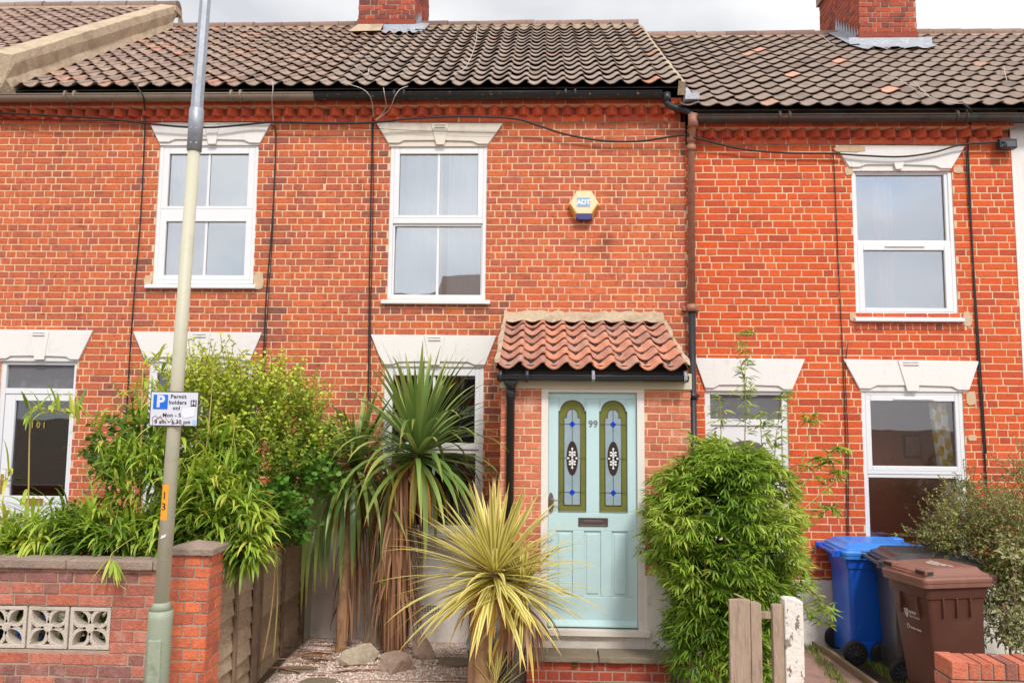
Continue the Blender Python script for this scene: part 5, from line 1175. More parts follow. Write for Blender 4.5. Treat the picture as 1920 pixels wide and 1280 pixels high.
for i in range(3):
    x0 = bx1 - (i + 1) * BS; x1_ = x0 + BS; cxm, czm = (x0 + x1_) / 2, (bz0 + bz1) / 2; m = MB(); ya, yb = FY - .002, FY + .09; hw_, hz_ = BS / 2 - .006, (bz1 - bz0) / 2 - .006
    m.frame(cxm - hw_, cxm + hw_, ya, yb, czm - hz_, czm + hz_, .024)
    # four pointed petals crossing at the centre: arcs as bent bars
    for sx in (-1, 1):
        for sz in (-1, 1):
            for bow in (-1, 1):
                pts_ = []
                K_ = 9
                for k in range(K_ + 1):
                    t = k / K_; px_ = sx * hw_ * .93 * t; pz_ = sz * hz_ * .93 * t
                    o_ = .052 * math.sin(math.pi * t); nx_, nz_ = -sz * .7071, sx * .7071
                    pts_.append((cxm + px_ + nx_ * o_ * bow, czm + pz_ + nz_ * o_ * bow))
                for k in range(K_):
                    (xa, za), (xb, zb_) = pts_[k], pts_[k + 1]; dx_, dz_ = xb - xa, zb_ - za; l_ = math.hypot(dx_, dz_); ox, oz = -dz_ / l_ * .012, dx_ / l_ * .012
                    m.prism([(xa - ox, za - oz), (xb - ox, zb_ - oz), (xb + ox, zb_ + oz), (xa + ox, za + oz)], ya + .004, yb - .004)
    m.tube([(cxm, ya + .002, czm), (cxm, yb - .002, czm)], .030, 12)
    m.build('screen_block', mat('block_concrete', [(196, 184, 170)], .95, spots=[((150, 136, 122), 9, .52, .7, .6)], bump=.7, bscale=60) if i == 0 else bpy.data.materials['block_concrete'], gwl, bevel=.002, segs=1)
# pier
zp = at(360, 1040, FY - .03).z; PYb = FY + .2; PF = FY - .03
m = MB(); brickwork(m, front(PF), xp0, xp1, -.12, zp, (), seed=211, course=.0765, Ls=.226, joint=.013, flem=.5, zb=zp % .0765, proud=.006, jit=.003)
brickwork(m, lambda u, z, n: (xp1 + n, u, z), PF, PYb, -.12, zp, (), seed=212, course=.0765, Ls=.226, joint=.013, zb=zp % .0765, proud=.006, jit=.003)
brickwork(m, lambda u, z, n: (xp0 - n, -u, z), -PYb, -PF, -.12, zp, (), seed=213, course=.0765, zb=zp % .0765)
m.add([(xp0, PYb, -.12), (xp1, PYb, -.12), (xp1, PYb, zp), (xp0, PYb, zp)], [(0, 1, 2, 3)], 0)
m.build('pier', [mat('brick_pier', [(186, 98, 72), (204, 108, 76), (222, 118, 76), (196, 100, 70), (170, 90, 72)], .92, spots=[((150, 90, 76), 8, .5, .7, .5), ((218, 180, 160), 10, .64, .76, .4)], bump=1.0, bscale=90, nvar=.15), MORTAR_G], gwl)
m = MB(); a_, b_ = xp0 - .02, xp1 + .035; y0_, y1_ = PF - .03, PYb + .03; zt_ = zp + .045; xm_, ym_ = (a_ + b_) / 2, (y0_ + y1_) / 2
vs = [(a_, y0_, zp), (b_, y0_, zp), (b_, y1_, zp), (a_, y1_, zp), (a_, y0_, zt_), (b_, y0_, zt_), (b_, y1_, zt_), (a_, y1_, zt_), (xm_, ym_, zt_ + .04)]
m.add(vs, [(0, 1, 5, 4), (1, 2, 6, 5), (2, 3, 7, 6), (3, 0, 4, 7), (4, 5, 8), (5, 6, 8), (6, 7, 8), (7, 4, 8), (3, 2, 1, 0)]); m.build('pier_cap', COPE, gwl, bevel=.006)

# fence from the pier back to the house
WOODG = mat('weathered_board', [(186, 160, 132), (204, 178, 150), (170, 144, 118), (194, 168, 138), (156, 132, 110)], .9, spots=[((206, 182, 154), 6, .55, .72, .5, (1, 1, 7)), ((96, 84, 66), 7, .58, .74, .6, (1, 1, 9))], bump=1.0, bscale=20, bstretch=(1, 1, 14), nvar=.16)
POSTW = mat('fence_post_wood', [(136, 112, 92)], .9, spots=[((90, 76, 62), 10, .5, .7, .6)], bump=.8, bscale=20, bstretch=(6, 6, 1))
fn = thing('lap_fence', 'weathered wooden lap fence of wavy boards running back from the brick pier to the house', 'fence', (-2.35, -1.3, 0))
def fx(y): return -2.325 - (y + 2.6) * .035
def fence_panel(y0, y1, zt0, zt1, zb0, nb, seed):
    rg = random.Random(seed); m = MB(); L_ = y1 - y0
    for i in range(nb):
        f0, f1 = i / nb, (i + 1.18) / nb; n = 8; vs = []
        wob = rg.random() * 6
        for k in range(n + 1):
            y = y0 + L_ * k / n; zt_ = zt0 + (zt1 - zt0) * k / n; w1 = .010 * math.sin(wob + k * .9) + rg.uniform(-.004, .004)
            zl, zh_ = zb0 + (zt_ - zb0) * f0 + w1, zb0 + (zt_ - zb0) * min(f1, 1.02)
            vs += [(fx(y) + .030, y, zl), (fx(y) + .018, y, zl), (fx(y) + .006, y, zh_), (fx(y) + .0, y, zh_)]
        m.add(vs, [(k * 4 + a, k * 4 + (a + 1) % 4, k * 4 + 4 + (a + 1) % 4, k * 4 + 4 + a) for k in range(n) for a in range(4)] + [(0, 1, 2, 3), (n * 4 + 3, n * 4 + 2, n * 4 + 1, n * 4)], 0, rg.random())
    o = m.build('panel', WOODG, fn)
    for f in (.02, .5, .98):
        bt = MB(); y = y0 + L_ * f; bt.box(fx(y) + .03, fx(y) + .05, y - .02, y + .02, zb0 + .02, zt0 + (zt1 - zt0) * f + .015, 0, rg.random())
        bt.build('batten', POSTW, o, bevel=.002)
fence_panel(-2.52, -1.62, 1.13, 1.06, .05, 8, 1)
fence_panel(-1.5, -.12, 1.02, .95, .02, 8, 2)
for y, h_ in ((-2.56, 1.15), (-1.56, 1.10), (-.07, .98)):
    m = MB(); m.box(fx(y) - .03, fx(y) + .045, y - .035, y + .035, -.1, h_); m.build('post', POSTW, fn, bevel=.005)

# wooden posts of the right-hand gateway
gp = thing('gate_stub', 'two weathered bare wooden boards standing as a stub of fencing below the bamboo bush', 'fence', (at(1400, 1280, FY).x, FY, 0))
BOARD = mat('grey_driftwood', [(170, 146, 126)], .9, spots=[((118, 98, 84), 9, .5, .68, .6, (3, 3, .5)), ((206, 190, 172), 12, .56, .72, .5, (4, 4, .6)), ((70, 56, 48), 30, .7, .76, .7)], bump=1.0, bscale=16, bstretch=(8, 8, .7))
def board(parent, pxa, pxb, pyt, Y, th, m_=None, name='board', sl_=0):
    a_, b_ = at(pxa, 1200, Y).x, at(pxb, 1200, Y).x; z = at((pxa + pxb) / 2, pyt, Y).z; m = MB()
    m.prism([(a_, -.1), (b_, -.1), (b_, z - sl_), ((a_ + b_) / 2, z + .004), (a_, z)], Y, Y + th, 0, .5); return m.build(name, m_ or BOARD, parent, bevel=.004)
board(gp, 1369, 1408, 1124, FY, .035, sl_=.0); board(gp, 1409, 1429, 1129, FY - .008, .04, sl_=.01)
m = MB(); a_ = at(1429, 1150, FY + .0); m.box(at(1380, 1150, FY).x, at(1452, 1150, FY).x, FY + .035, FY + .07, at(1440, 1162, FY).z, at(1440, 1149, FY).z); m.build('rail', BOARD, gp, bevel=.003)
m = MB(); m.tube([at(1376, 1112, FY + .05), at(1398, 1122, FY + .03)], .006, 5); m.build('splinter', BOARD, gp)
gq = thing('gate_post', 'square wooden gate post with white paint flaking off beside the brown wheelie bin path', 'post', (at(1490, 1280, FY).x, FY, 0))
FLAKE = mat('flaking_white_paint', [(222, 214, 204)], .75, spots=[((120, 100, 86), 7, .58, .60, .95, (3, 3, 1.4)), ((92, 104, 110), 11, .64, .66, .9, (3, 3, 1.2)), ((200, 190, 176), 20, .5, .7, .5)], bump=.9, bscale=30)
a_, b_ = at(1472, 1200, FY).x, at(1507, 1200, FY).x; z = at(1488, 1124, FY).z; m = MB()
m.prism([(a_, -.1), (b_, -.1), (b_, z - .012), (b_ - .02, z), (a_ + .02, z + .008), (a_, z)], FY - .01, FY + .1); m.build('post', FLAKE, gq, bevel=.006)
board(gq, 1450, 1471, 1134, FY + .01, .05, name='side_board')

# low brick wall bottom right
rw = thing('low_wall', 'low red brick wall topped with bricks on edge at the bottom right corner', 'wall', (3.2, FY, 0))
RWY = FY - .1
zr = at(1800, 1241, RWY).z; x0 = at(1783, 1250, RWY).x
BR_R = mat('brick_front_wall', [(186, 104, 80), (204, 116, 86), (196, 110, 80), (176, 96, 76), (120, 84, 76), (210, 124, 94)], .92, spots=[((222, 186, 166), 12, .64, .74, .5), ((120, 80, 70), 8, .58, .74, .5)], bump=1.1, bscale=70, nvar=.16)
m = MB(); brickwork(m, front(RWY), x0, 8, -.12, zr - .11, (), seed=301, course=.0765, Ls=.226, joint=.012, flem=.1, zb=(zr - .11) % .0765, proud=.006, jit=.003)
brickwork(m, lambda u, z, n: (x0 - n, -u, z), -(RWY + .215), -RWY, -.12, zr - .11, (), seed=302, course=.0765, zb=(zr - .11) % .0765)
m.box(x0 + .002, 8, RWY + .002, RWY + .21, -.12, zr - .112, 1); m.build('brickwork', [BR_R, MORTAR_G], rw)
m = MB(); x = x0; rg = random.Random(9); k = 0
while x < 8:
    w_ = .1 if k == 0 else .068; j = rg.uniform(-.003, .003); m.box(x + .003, x + w_, RWY - .006 + j, RWY + .222 + j, zr - .104, zr + rg.uniform(-.003, .003) + (.006 if k == 0 else 0), 0, rg.random()); x += w_ + .009; k += 1
m.box(x0 + .01, 8, RWY + .006, RWY + .21, zr - .108, zr - .012, 1)
m.build('brick_on_edge', [BR_R, MORTAR_G], rw, bevel=.005)

# ------------------------------------------------------------------ path and edging of number 97
p97 = MB(); P_a, P_b = atz(1518, 1197, .0), atz(1640, 1282, .0)
xk0 = P_a.x
pth = [atz(1500, 1195), atz(1522, 1197), atz(1560, 1227), atz(1640, 1290), atz(1560, 1300), atz(1500, 1290)]
p97.box(1.78, P_a.x + .02, -3.0, -.05, -.1, -.004); tag(p97.build('path', mat('pink_paving', [(172, 138, 126)], .9, spots=[((134, 108, 98), 4, .5, .7, .6), ((120, 124, 80), 7, .62, .72, .6)], bump=.6)), kind='structure')
EDG = mat('old_edging', [(150, 132, 106)], .9, spots=[((110, 100, 74), 7, .5, .7, .6)], bump=.8)
m = MB(); pts_ = [atz(1518, 1196, .06), atz(1560, 1220, .06), atz(1600, 1249, .06), atz(1645, 1280, .06), atz(1690, 1312, .06)]
for i in range(4):
    a_, b_ = pts_[i], pts_[i + 1]; d_ = (b_ - a_).normalized(); n_ = Vector((d_.y, -d_.x, 0)) * .02
    m.add([(p.x + s_ * n_.x, p.y + s_ * n_.y, z) for z in (-.1, .06) for p in (a_, b_) for s_ in (-1, 1)], [(0, 1, 3, 2), (4, 6, 7, 5), (0, 4, 5, 1), (2, 3, 7, 6), (0, 2, 6, 4), (1, 5, 7, 3)])
tag(m.build('path_edging', EDG, bevel=.004), 'low concrete edging curving along the grass beside the path to the wheelie bins', 'edging')
# ------------------------------------------------------------------ wheelie bins
def rr(wd, dp, r_, z, cx=0, cy=0, k=4):
    pts = []
    for sx, sy, a0 in ((1, 1, 0), (-1, 1, 90), (-1, -1, 180), (1, -1, 270)):
        for i in range(k + 1):
            a = R(a0 + 90 * i / k); pts.append((cx + sx * (wd / 2 - r_) + r_ * math.cos(a), cy + sy * (dp / 2 - r_) + r_ * math.sin(a), z))
    return pts
def wheelie_bin(label, body_m, lid_m, rough_lid=0, lid_kind=0):
    """front towards -Y, wheels and handle at +Y; stands on z = 0"""
    t = thing('wheelie_bin', label, 'wheelie bin', (0, 0, 0), 'wheelie bins in the front gardens')
    m = MB()
    m.loft([rr(.40, .44, .05, .03, 0, .02), rr(.46, .50, .05, .05, 0, .02), rr(.475, .52, .045, .25, 0, .01), rr(.53, .62, .04, .80, 0, -.025), rr(.54, .64, .04, .86, 0, -.03), rr(.565, .67, .04, .865, 0, -.03), rr(.575, .69, .04, .97, 0, -.03), rr(.585, .70, .04, .975, 0, -.03), rr(.585, .70, .04, 1.0, 0, -.03)], smooth=True)
    for sx in (-1, 1):                                  # vertical ribs under the rim and wheel arches
        for yy in (-.2, -.05, .1): m.box(sx * .26 - .012, sx * .26 + .012 + sx * .02, yy - .006, yy + .006, .72, .87)
        m.box(sx * .235 - .02, sx * .235 + .02, .06, .27, .02, .2)
    for xx in (-.12, .12): m.box(xx - .012, xx + .012, -.365, -.33, .70, .87)
    b = m.build('body', body_m, t, bevel=.006)
    for p_ in b.data.polygons: p_.use_smooth = True
    l = MB()
    l.loft([rr(.62, .74, .05, .950, 0, -.035), rr(.635, .76, .05, .952, 0, -.035), rr(.635, .76, .05, .985, 0, -.035), rr(.645, .772, .05, .988, 0, -.035), rr(.648, .775, .05, 1.015, 0, -.035), rr(.64, .765, .05, 1.02, 0, -.035), rr(.635, .755, .05, 1.024, 0, -.035), rr(.615, .735, .05, 1.024, 0, -.035), rr(.612, .732, .05, 1.045, 0, -.035), rr(.58, .69, .05, 1.052, 0, -.035), rr(.55, .62, .06, 1.062, 0, -.03), rr(.50, .54, .06, 1.088, 0, -.01), rr(.44, .46, .06, 1.094, 0, .0), rr(.36, .40, .05, 1.088, 0, .01)])
    lo = l.build('lid', lid_m, t, bevel=.004)
    g = MB()
    for sx in (-1, 1):                                  # the two hand recesses at the front of the lid
        g.prism([(sx * .235 - .075, -.40), (sx * .235 + .075, -.40), (sx * .235 + .06, -.30), (sx * .235 - .06, -.30)], 1.045, 1.085, plane='xy')
    g.box(-.16, .16, -.385, -.36, 1.046, 1.062)
    g.build('grip', lid_m, lo, bevel=.008)
    h = MB()
    for sx in (-1, 1): h.box(sx * .235 - .055, sx * .235 + .055, -.4035, -.399, 1.052, 1.077); 
    for sx in (-1, 1): h.box(sx * .3085 - .003, sx * .3085 + .003, -.375, -.315, 1.05, 1.075)
    h.build('hand_hole', DARK, lo)
    hb = MB()
    for sx in (-1, 1): hb.box(sx * .25 - .02, sx * .25 + .02, .29, .42, .965, 1.03)
    hb.tube([(-.27, .40, 1.0), (.27, .40, 1.0)], .016, 10); hb.build('handle', body_m, t, bevel=.004)
    RUB = bpy.data.materials.get('tyre_rubber') or mat('tyre_rubber', [(34, 34, 36)], .7, bump=.2)
    for sx in (-1, 1):
        w_ = MB(); x0_ = sx * .262
        prof = [(.000, .085), (.004, .103), (.012, .108), (.04, .108), (.048, .103), (.052, .085), (.047, .07)]
        w_.loft([[(x0_ + sx * (-.026 + px_), .245 + r_ * math.cos(a), .108 + r_ * math.sin(a)) for a in [2 * math.pi * i / 28 for i in range(28)]] for px_, r_ in prof])
        wo = w_.build('wheel', RUB, t)
        s_ = MB()
        for i in range(10):
            a = 2 * math.pi * i / 10; s_.tube([(x0_ + sx * .024, .245 + .018 * math.cos(a), .108 + .018 * math.sin(a)), (x0_ + sx * .022, .245 + .07 * math.cos(a), .108 + .07 * math.sin(a))], .005, 5)
        s_.tube([(x0_ + sx * .01, .245, .108), (x0_ + sx * .034, .245, .108)], .022, 14)
        s_.build('hub', bpy.data.materials.get('wheel_hub') or mat('wheel_hub', [(70, 70, 72)], .5), wo)
    ax_ = MB(); ax_.tube([(-.26, .245, .108), (.26, .245, .108)], .012, 8); ax_.build('axle', CABLE, t)
    return t
PB = mat('blue_bin_plastic', [(18, 96, 214)], .36, spots=[((40, 116, 226), 3, .5, .7, .4), ((90, 140, 214), 26, .64, .74, .4, (1, 1, .3)), ((96, 100, 104), 5, .66, .76, .4)], bump=.1, bscale=30)
PBL = mat('blue_lid_plastic', [(50, 130, 226)], .4, spots=[((110, 170, 236), 5, .5, .7, .5)], bump=.1)
PG = mat('dark_grey_bin_plastic', [(66, 64, 66)], .35, spots=[((90, 86, 84), 6, .52, .74, .4)], bump=.15)
PBR = mat('brown_bin_plastic', [(88, 54, 43)], .38, spots=[((108, 70, 56), 4, .5, .72, .4), ((80, 48, 38), 7, .56, .72, .4), ((150, 120, 104), 24, .66, .76, .4, (1, 1, .3))], bump=.15)
PBRL = mat('brown_lid_plastic', [(134, 92, 79)], .38, spots=[((164, 122, 106), 7, .5, .72, .4)], bump=.15)
def place(t, px, py, z, rz, roll=0):
    p = atz(px, py, z); t.location = (p.x, p.y, 0); t.rotation_euler = (0, 0, R(rz)); return t
blue = wheelie_bin('bright blue wheelie bin with 97 scratched on its side, leftmost of three', PB, PBL)
k = MB(); text(k, '97', .17, lambda x, y, z: (-(.2375 + (.62 + y - .25) * .05 + .003 + z), -x - .15, .66 + y), bold=-.001); k.build('painted_number', WHITE, blue)
k = MB(); text(k, '97 THE', .035, lambda x, y, z: (-(.268 + z), -x - .2, .80 + y)); k.build('small_print', WHITE, blue)
grey = wheelie_bin('dark grey wheelie bin standing between the blue bin and the brown bin', PG, PG)
brown = wheelie_bin('brown wheelie bin with white council crest, nearest and rightmost of the three', PBR, PBRL)
# crest and wording on the front face of the brown bin: the front leans outwards with height
def BF(x, y, z0): # front face point: x across, y up from z0
    zz = z0 + y; f = (zz - .25) / .55; yy = (.01 - .26) + (-.335 + .25) * f; return lambda d: (x, yy - .003 - d, zz)
CR = mat('crest_white', [(214, 206, 200)], .5)
k = MB(); cxs = -.055; z0 = .705
sh = [(-.028, .034), (-.012, .03), (0, .036), (.012, .03), (.028, .034), (.026, -.004), (.014, -.028), (0, -.04), (-.014, -.028), (-.026, -.004)]
k.add([BF(cxs - .02 + x, y, z0)(.001) for x, y in sh], [list(range(len(sh)))]); k.build('shield_crest', CR, brown)
k = MB()
for q in ((-.012, .012), (.01, .014), (0, -.006)): k.add([BF(cxs - .02 + q[0] + .006 * math.cos(a), q[1] + .006 * math.sin(a), z0)(.002) for a in [2 * math.pi * i / 8 for i in range(8)]], [list(range(8))])
k.build('crest_marks', PBR, brown)
k = MB(); text(k, 'NORWICH', .030, lambda x, y, z: BF(cxs + .015 + x, y + .012, z0)(.001 + z * .5), align='LEFT', bold=.001)
text(k, 'City Council', .028, lambda x, y, z: BF(cxs + .015 + x, y - .018, z0)(.001 + z * .5), align='LEFT', bold=.0004); k.build('council_name', CR, brown)
k = MB(); z1 = .60; k.tube([BF(cxs - .02 + .016 * math.cos(a), .018 * math.sin(a), z1)(.001) for a in [R(-40 + 300 * i / 14) for i in range(15)]], .0035, 5)
text(k, 'Garden waste', .027, lambda x, y, z: BF(cxs + .006 + x, y - .004, z1)(.001 + z * .5), align='LEFT', bold=.0008); k.build('waste_wording', CR, brown)
k = MB()
for i, s_ in enumerate(('Garden waste only', 'no plastic bags', 'thank you')): text(k, s_, .042, lambda x, y, z: (x, -.02 + y - i * .05 + .05, 1.0895 + z), bold=.001)
k.build('lid_wording', CR, brown)
def put(t, p, dx, dy, rz): t.location = (p.x + dx, p.y + dy, 0); t.rotation_euler = (0, 0, R(rz))
put(blue, atz(1607, 1246, 0), .245, .26, 88)
put(brown, atz(1752, 1090, .99), .15, .235, 283); brown.scale = (.82, .80, 1.0)
put(grey, atz(1703, 1287, 0), .245, .26, 84)
print('BINS', blue.location, grey.location, brown.location)
blue2 = copy_tree(blue); blue2['label'] = 'blue wheelie bin almost hidden behind the bamboo at the left edge'
p = at(26, 990, -.62); blue2.location = (p.x, -.62, 0); blue2.rotation_euler = (0, 0, R(8))
for ch in list(blue2.children):
    if ch.name.startswith(('painted', 'small')): bpy.data.objects.remove(ch)

# dark box bin half hidden behind the yellow palm
bb = thing('storage_box', 'small black plastic box with pale blue lid against the porch, behind the yellow palm trunks', 'box', (0, 0, 0))
p = atz(933, 1222, .0); m = MB(); m.loft([rr(.30, .3, .04, .0), rr(.36, .34, .04, .38)]); m.build('box_body', PIPE_BLK, bb, bevel=.005)
m = MB(); m.loft([rr(.38, .36, .05, .38), rr(.39, .37, .05, .42), rr(.34, .32, .05, .435)]); m.build('lid', mat('pale_blue_plastic', [(150, 176, 186)], .5), bb); bb.location = (p.x, PORCH_Y - .3, .0)

# ------------------------------------------------------------------ rocks, slabs and a flower pot on the gravel
def rock(px, py, sx, sy, sz, label, col, seed, z=.0, grp='rocks round the foot of the tall palm'):
    rg = random.Random(seed); m = bmesh.new(); bmesh.ops.create_icosphere(m, subdivisions=4, radius=1)
    pl = [(Vector((rg.gauss(0, 1), rg.gauss(0, 1), rg.gauss(0, .8))).normalized(), rg.uniform(.46, .78)) for _ in range(13)]
    for v in m.verts:
        p = v.co.copy()
        for n_, d_ in pl:
            e = p.dot(n_)
            if e > d_: p -= n_ * (e - d_) * .98
        p += p.normalized() * (.05 * mnoise.noise(p * 2.1 + Vector((seed, 0, 0))) + .035 * mnoise.noise(p * 6))
        v.co = Vector((p.x * sx, p.y * sy, p.z * sz))
    me = bpy.data.meshes.new('rock'); m.to_mesh(me); m.free(); me.materials.append(col)
    for p_ in me.polygons: p_.use_smooth = False
    a_ = me.attributes.new('rnd', 'FLOAT', 'FACE'); a_.data.foreach_set('value', [.5] * len(me.polygons))
    o = bpy.data.objects.new('rock', me); C.objects.link(o); p = atz(px, py, z); o.location = (p.x, p.y, z + sz * .45); o.rotation_euler = (0, 0, rg.uniform(-.4, .4)); return tag(o, label, 'rock', grp)
import bmesh
RK1 = mat('rock_buff', [(186, 172, 150)], .9, spots=[((128, 118, 96), 9, .5, .7, .6), ((206, 196, 178), 22, .55, .7, .5)], bump=1.0, bscale=22, nvar=.15)
RK2 = mat('rock_pinkish', [(176, 150, 134)], .9, spots=[((120, 96, 84), 9, .5, .7, .6), ((200, 180, 164), 22, .55, .7, .5)], bump=1.2, bscale=22, nvar=.15)
rock(676, 1254, .19, .12, .17, 'buff rock at the foot of the tall palm, left of the pinkish one', RK1, 3)
rock(746, 1264, .24, .13, .17, 'largest pinkish rock lying in front of the tall palm', RK2, 5)
rock(704, 1222, .15, .10, .24, 'buff upright rock behind the others at the foot of the tall palm', RK1, 8)
rock(792, 1246, .16, .11, .19, 'pinkish rock right of the tall palm trunk, beside the flat stone', RK2, 12)
rock(634, 1240, .05, .05, .03, 'small pale stone on the gravel left of the buff rock', RK1, 15)
rock(797, 1262, .045, .04, .02, 'small reddish stone chip on the gravel below the flat stone', mat('rock_red', [(196, 140, 118)], .9, bump=.6), 18)
def flag(px0, px1, py, dp, label, seed, m_=SLAB, zt=.05):
    c = atz((px0 + px1) / 2, py, zt); w_ = (atz(px1, py, zt).x - atz(px0, py, zt).x) / 2; rg = random.Random(seed); n = 18
    pts = [(c.x + w_ * math.cos(2 * math.pi * i / n) * rg.uniform(.86, 1.05), c.y + dp * math.sin(2 * math.pi * i / n) * rg.uniform(.8, 1.1)) for i in range(n)]
    m = MB(); m.prism(pts, -.01, zt, plane='xy'); return tag(m.build('stepping_stone', m_, bevel=.008), label, 'stepping stone', 'flat stones set in the gravel')
flag(792, 890, 1238, .14, 'flat brown stone set in gravel between rock and yellow palm', 1)
flag(560, 640, 1228, .12, 'flat stone set in gravel left of the rocks, partly under dead leaves', 2, zt=.03)
flag(520, 600, 1252, .1, 'low flat stone in gravel at the left near the fence', 4, zt=.025)
flag(560, 640, 1275, .1, 'flat stone nearest the pavement in front of the rocks', 5, zt=.02)
m = MB(); a_ = atz(770, 1183, .03); b_ = atz(890, 1186, .03); m.box(a_.x, b_.x + .1, a_.y - .02, a_.y + .02, -.02, .045); tag(m.build('timber_edging', mat('dark_timber', [(84, 70, 58)], .9, spots=[((70, 84, 40), 6, .5, .7, .6)], bump=.6)), 'dark mossy timber strip set across the gravel under the centre window', 'edging')
fp = thing('flower_pot', 'small terracotta pot with spiky grass beside the blue wheelie bin', 'flower pot', (0, 0, 0))
m = MB(); m.loft([[(r_ * math.cos(a), r_ * math.sin(a), z) for a in [2 * math.pi * i / 20 for i in range(20)]] for r_, z in ((.055, 0), (.08, .1), (.088, .1), (.088, .125), (.078, .125), (.074, .1))]); m.build('pot', TILE_P, fp)
m = MB(); m.loft([[(r_ * math.cos(a), r_ * math.sin(a), z) for a in [2 * math.pi * i / 16 for i in range(16)]] for r_, z in ((.074, .105), (.01, .112))]); m.build('potting_soil', mat('compost', [(60, 46, 38)], .95), fp)
p = atz(1551, 1202, .0); fp.location = (p.x, p.y, 0)
# ------------------------------------------------------------------ plants
UP_ = Vector((0, 0, 1))
def strap(mb, base, d, Ln, W, droop=1.0, nseg=8, fold=.18, rnd=None, stiff=.3, wprof=None, kink=None):
    p = Vector(base); d = Vector(d).normalized(); az = math.atan2(d.y, d.x) + random.uniform(-.15, .15)
    side = Vector((-math.sin(az), math.cos(az), 0)); st = Ln / nseg; vs = []; uv = []
    for i in range(nseg + 1):
        t = i / nseg
        w_ = W * (min(1, .5 + t * 2.2) * (1 - max(0, (t - .45) / .55) ** 1.6)) * .5 if wprof is None else W * .5 * wprof(t)
        nrm = side.cross(d).normalized()
        if nrm.z < 0: nrm = -nrm
        vs += [p - side * w_ + nrm * fold * w_, p.copy(), p + side * w_ + nrm * fold * w_]; uv += [(0, t), (.5, t), (1, t)]
        if kink and abs(t - kink) < .5 / nseg: d.z -= 1.2
        d = (d + Vector((0, 0, -1)) * droop * st * (max(0, t - stiff) * 2.2 + .08)).normalized()
        p = p + d * st
    mb.add(vs, [(i * 3 + j, i * 3 + j + 1, i * 3 + j + 4, i * 3 + j + 3) for i in range(nseg) for j in (0, 1)], 0, rnd, True, uv)
def small_leaf(mb, p, d, Ln, W, up=None, rnd=None, droop=.3):
    d = Vector(d).normalized(); s_ = d.cross(up or UP_)
    if s_.length < .05: s_ = Vector((1, 0, 0))
    s_.normalize(); n_ = s_.cross(d); p = Vector(p)
    a = p + d * Ln * .32 - UP_ * droop * Ln * .04; b = p + d * Ln * .68 - UP_ * droop * Ln * .16; c = p + d * Ln - UP_ * droop * Ln * .38
    w_ = W / 2
    mb.add([p, a - s_ * w_ + n_ * w_ * .25, a + s_ * w_ + n_ * w_ * .25, b - s_ * w_ * .8, b + s_ * w_ * .8, c], [(0, 2, 1), (1, 2, 4, 3), (3, 4, 5)], 0, rnd, True, [(.5, 0), (0, .3), (1, .3), (0, .65), (1, .65), (.5, 1)])
def rdir(rg, zlo=-1, zhi=1):
    z = rg.uniform(zlo, zhi); a = rg.uniform(0, 6.2832); r_ = math.sqrt(max(0, 1 - z * z)); return Vector((r_ * math.cos(a), r_ * math.sin(a), z))
def bamboo_cluster(mb, p, d, Ln, W, n, rg, droop=.9, spread=55, rb=None):
    d = Vector(d).normalized(); s_ = d.cross(UP_)
    if s_.length < .1: s_ = Vector((rg.uniform(-1, 1), rg.uniform(-1, 1), 0))
    s_.normalize(); s_ = (s_ + rdir(rg) * .55).normalized(); tilt = rdir(rg) * .45; base = rg.random() if rb is None else rb
    for k in range(n):
        a = R(spread) * ((k / (n - 1)) * 2 - 1 if n > 1 else 0) + rg.uniform(-.18, .18)
        dd = d * math.cos(a) + s_ * math.sin(a) + tilt * .5 + Vector((0, 0, -.35 * abs(math.sin(a)) * droop))
        small_leaf(mb, Vector(p) + s_ * .01 * (k - n / 2) * .5, dd, Ln * rg.uniform(.65, 1.15), W * rg.uniform(.75, 1.2), up=(UP_ + rdir(rg) * .5), rnd=min(1, max(0, base + rg.uniform(-.25, .25))), droop=droop)

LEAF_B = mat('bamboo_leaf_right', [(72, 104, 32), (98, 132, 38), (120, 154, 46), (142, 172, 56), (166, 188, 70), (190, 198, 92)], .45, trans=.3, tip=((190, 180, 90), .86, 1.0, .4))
LEAF_BL = mat('broad_bamboo_leaf', [(74, 108, 34), (112, 146, 46), (144, 176, 56), (168, 192, 66), (194, 204, 84), (214, 208, 98)], .42, trans=.3, tip=((204, 190, 96), .8, 1.0, .5))
LEAF_G = mat('golden_shrub_leaf', [(96, 140, 38), (136, 172, 46), (174, 198, 58), (202, 214, 76), (218, 220, 96)], .45, trans=.3)
LEAF_D = mat('green_lobed_leaf', [(66, 112, 36), (86, 136, 42), (110, 156, 50)], .45, trans=.3)
LEAF_S = mat('grey_green_shrub_leaf', [(84, 104, 50), (110, 130, 60), (132, 148, 76), (150, 160, 88), (138, 132, 80)], .5, trans=.2)
LEAF_V = mat('variegated_shrub_leaf', [(110, 124, 70), (140, 150, 88)], .5, trans=.2, stripe=((214, 208, 160), .26))
CULM = mat('bamboo_cane', [(216, 180, 124), (196, 168, 100), (166, 160, 84)], .5, spots=[((120, 96, 60), 14, .6, .72, .5)])
TWIG = mat('brown_twig', [(120, 92, 66), (146, 116, 84)], .8)
CORD = mat('cordyline_leaf', [(74, 108, 50), (104, 136, 66), (138, 162, 84), (160, 178, 98), (180, 190, 116)], .36, trans=.22, tip=((196, 160, 70), .72, 1.02, .55), bump=.2, bscale=40)
CORDW = mat('cordyline_leaf_yellowing', [(150, 152, 66), (196, 160, 60), (206, 140, 50)], .45, trans=.18)
CORDY = mat('variegated_cordyline_leaf', [(146, 152, 60), (174, 172, 74), (200, 190, 92)], .42, trans=.25, stripe=((244, 230, 152), .17), tip=((214, 160, 70), .7, 1.02, .6))
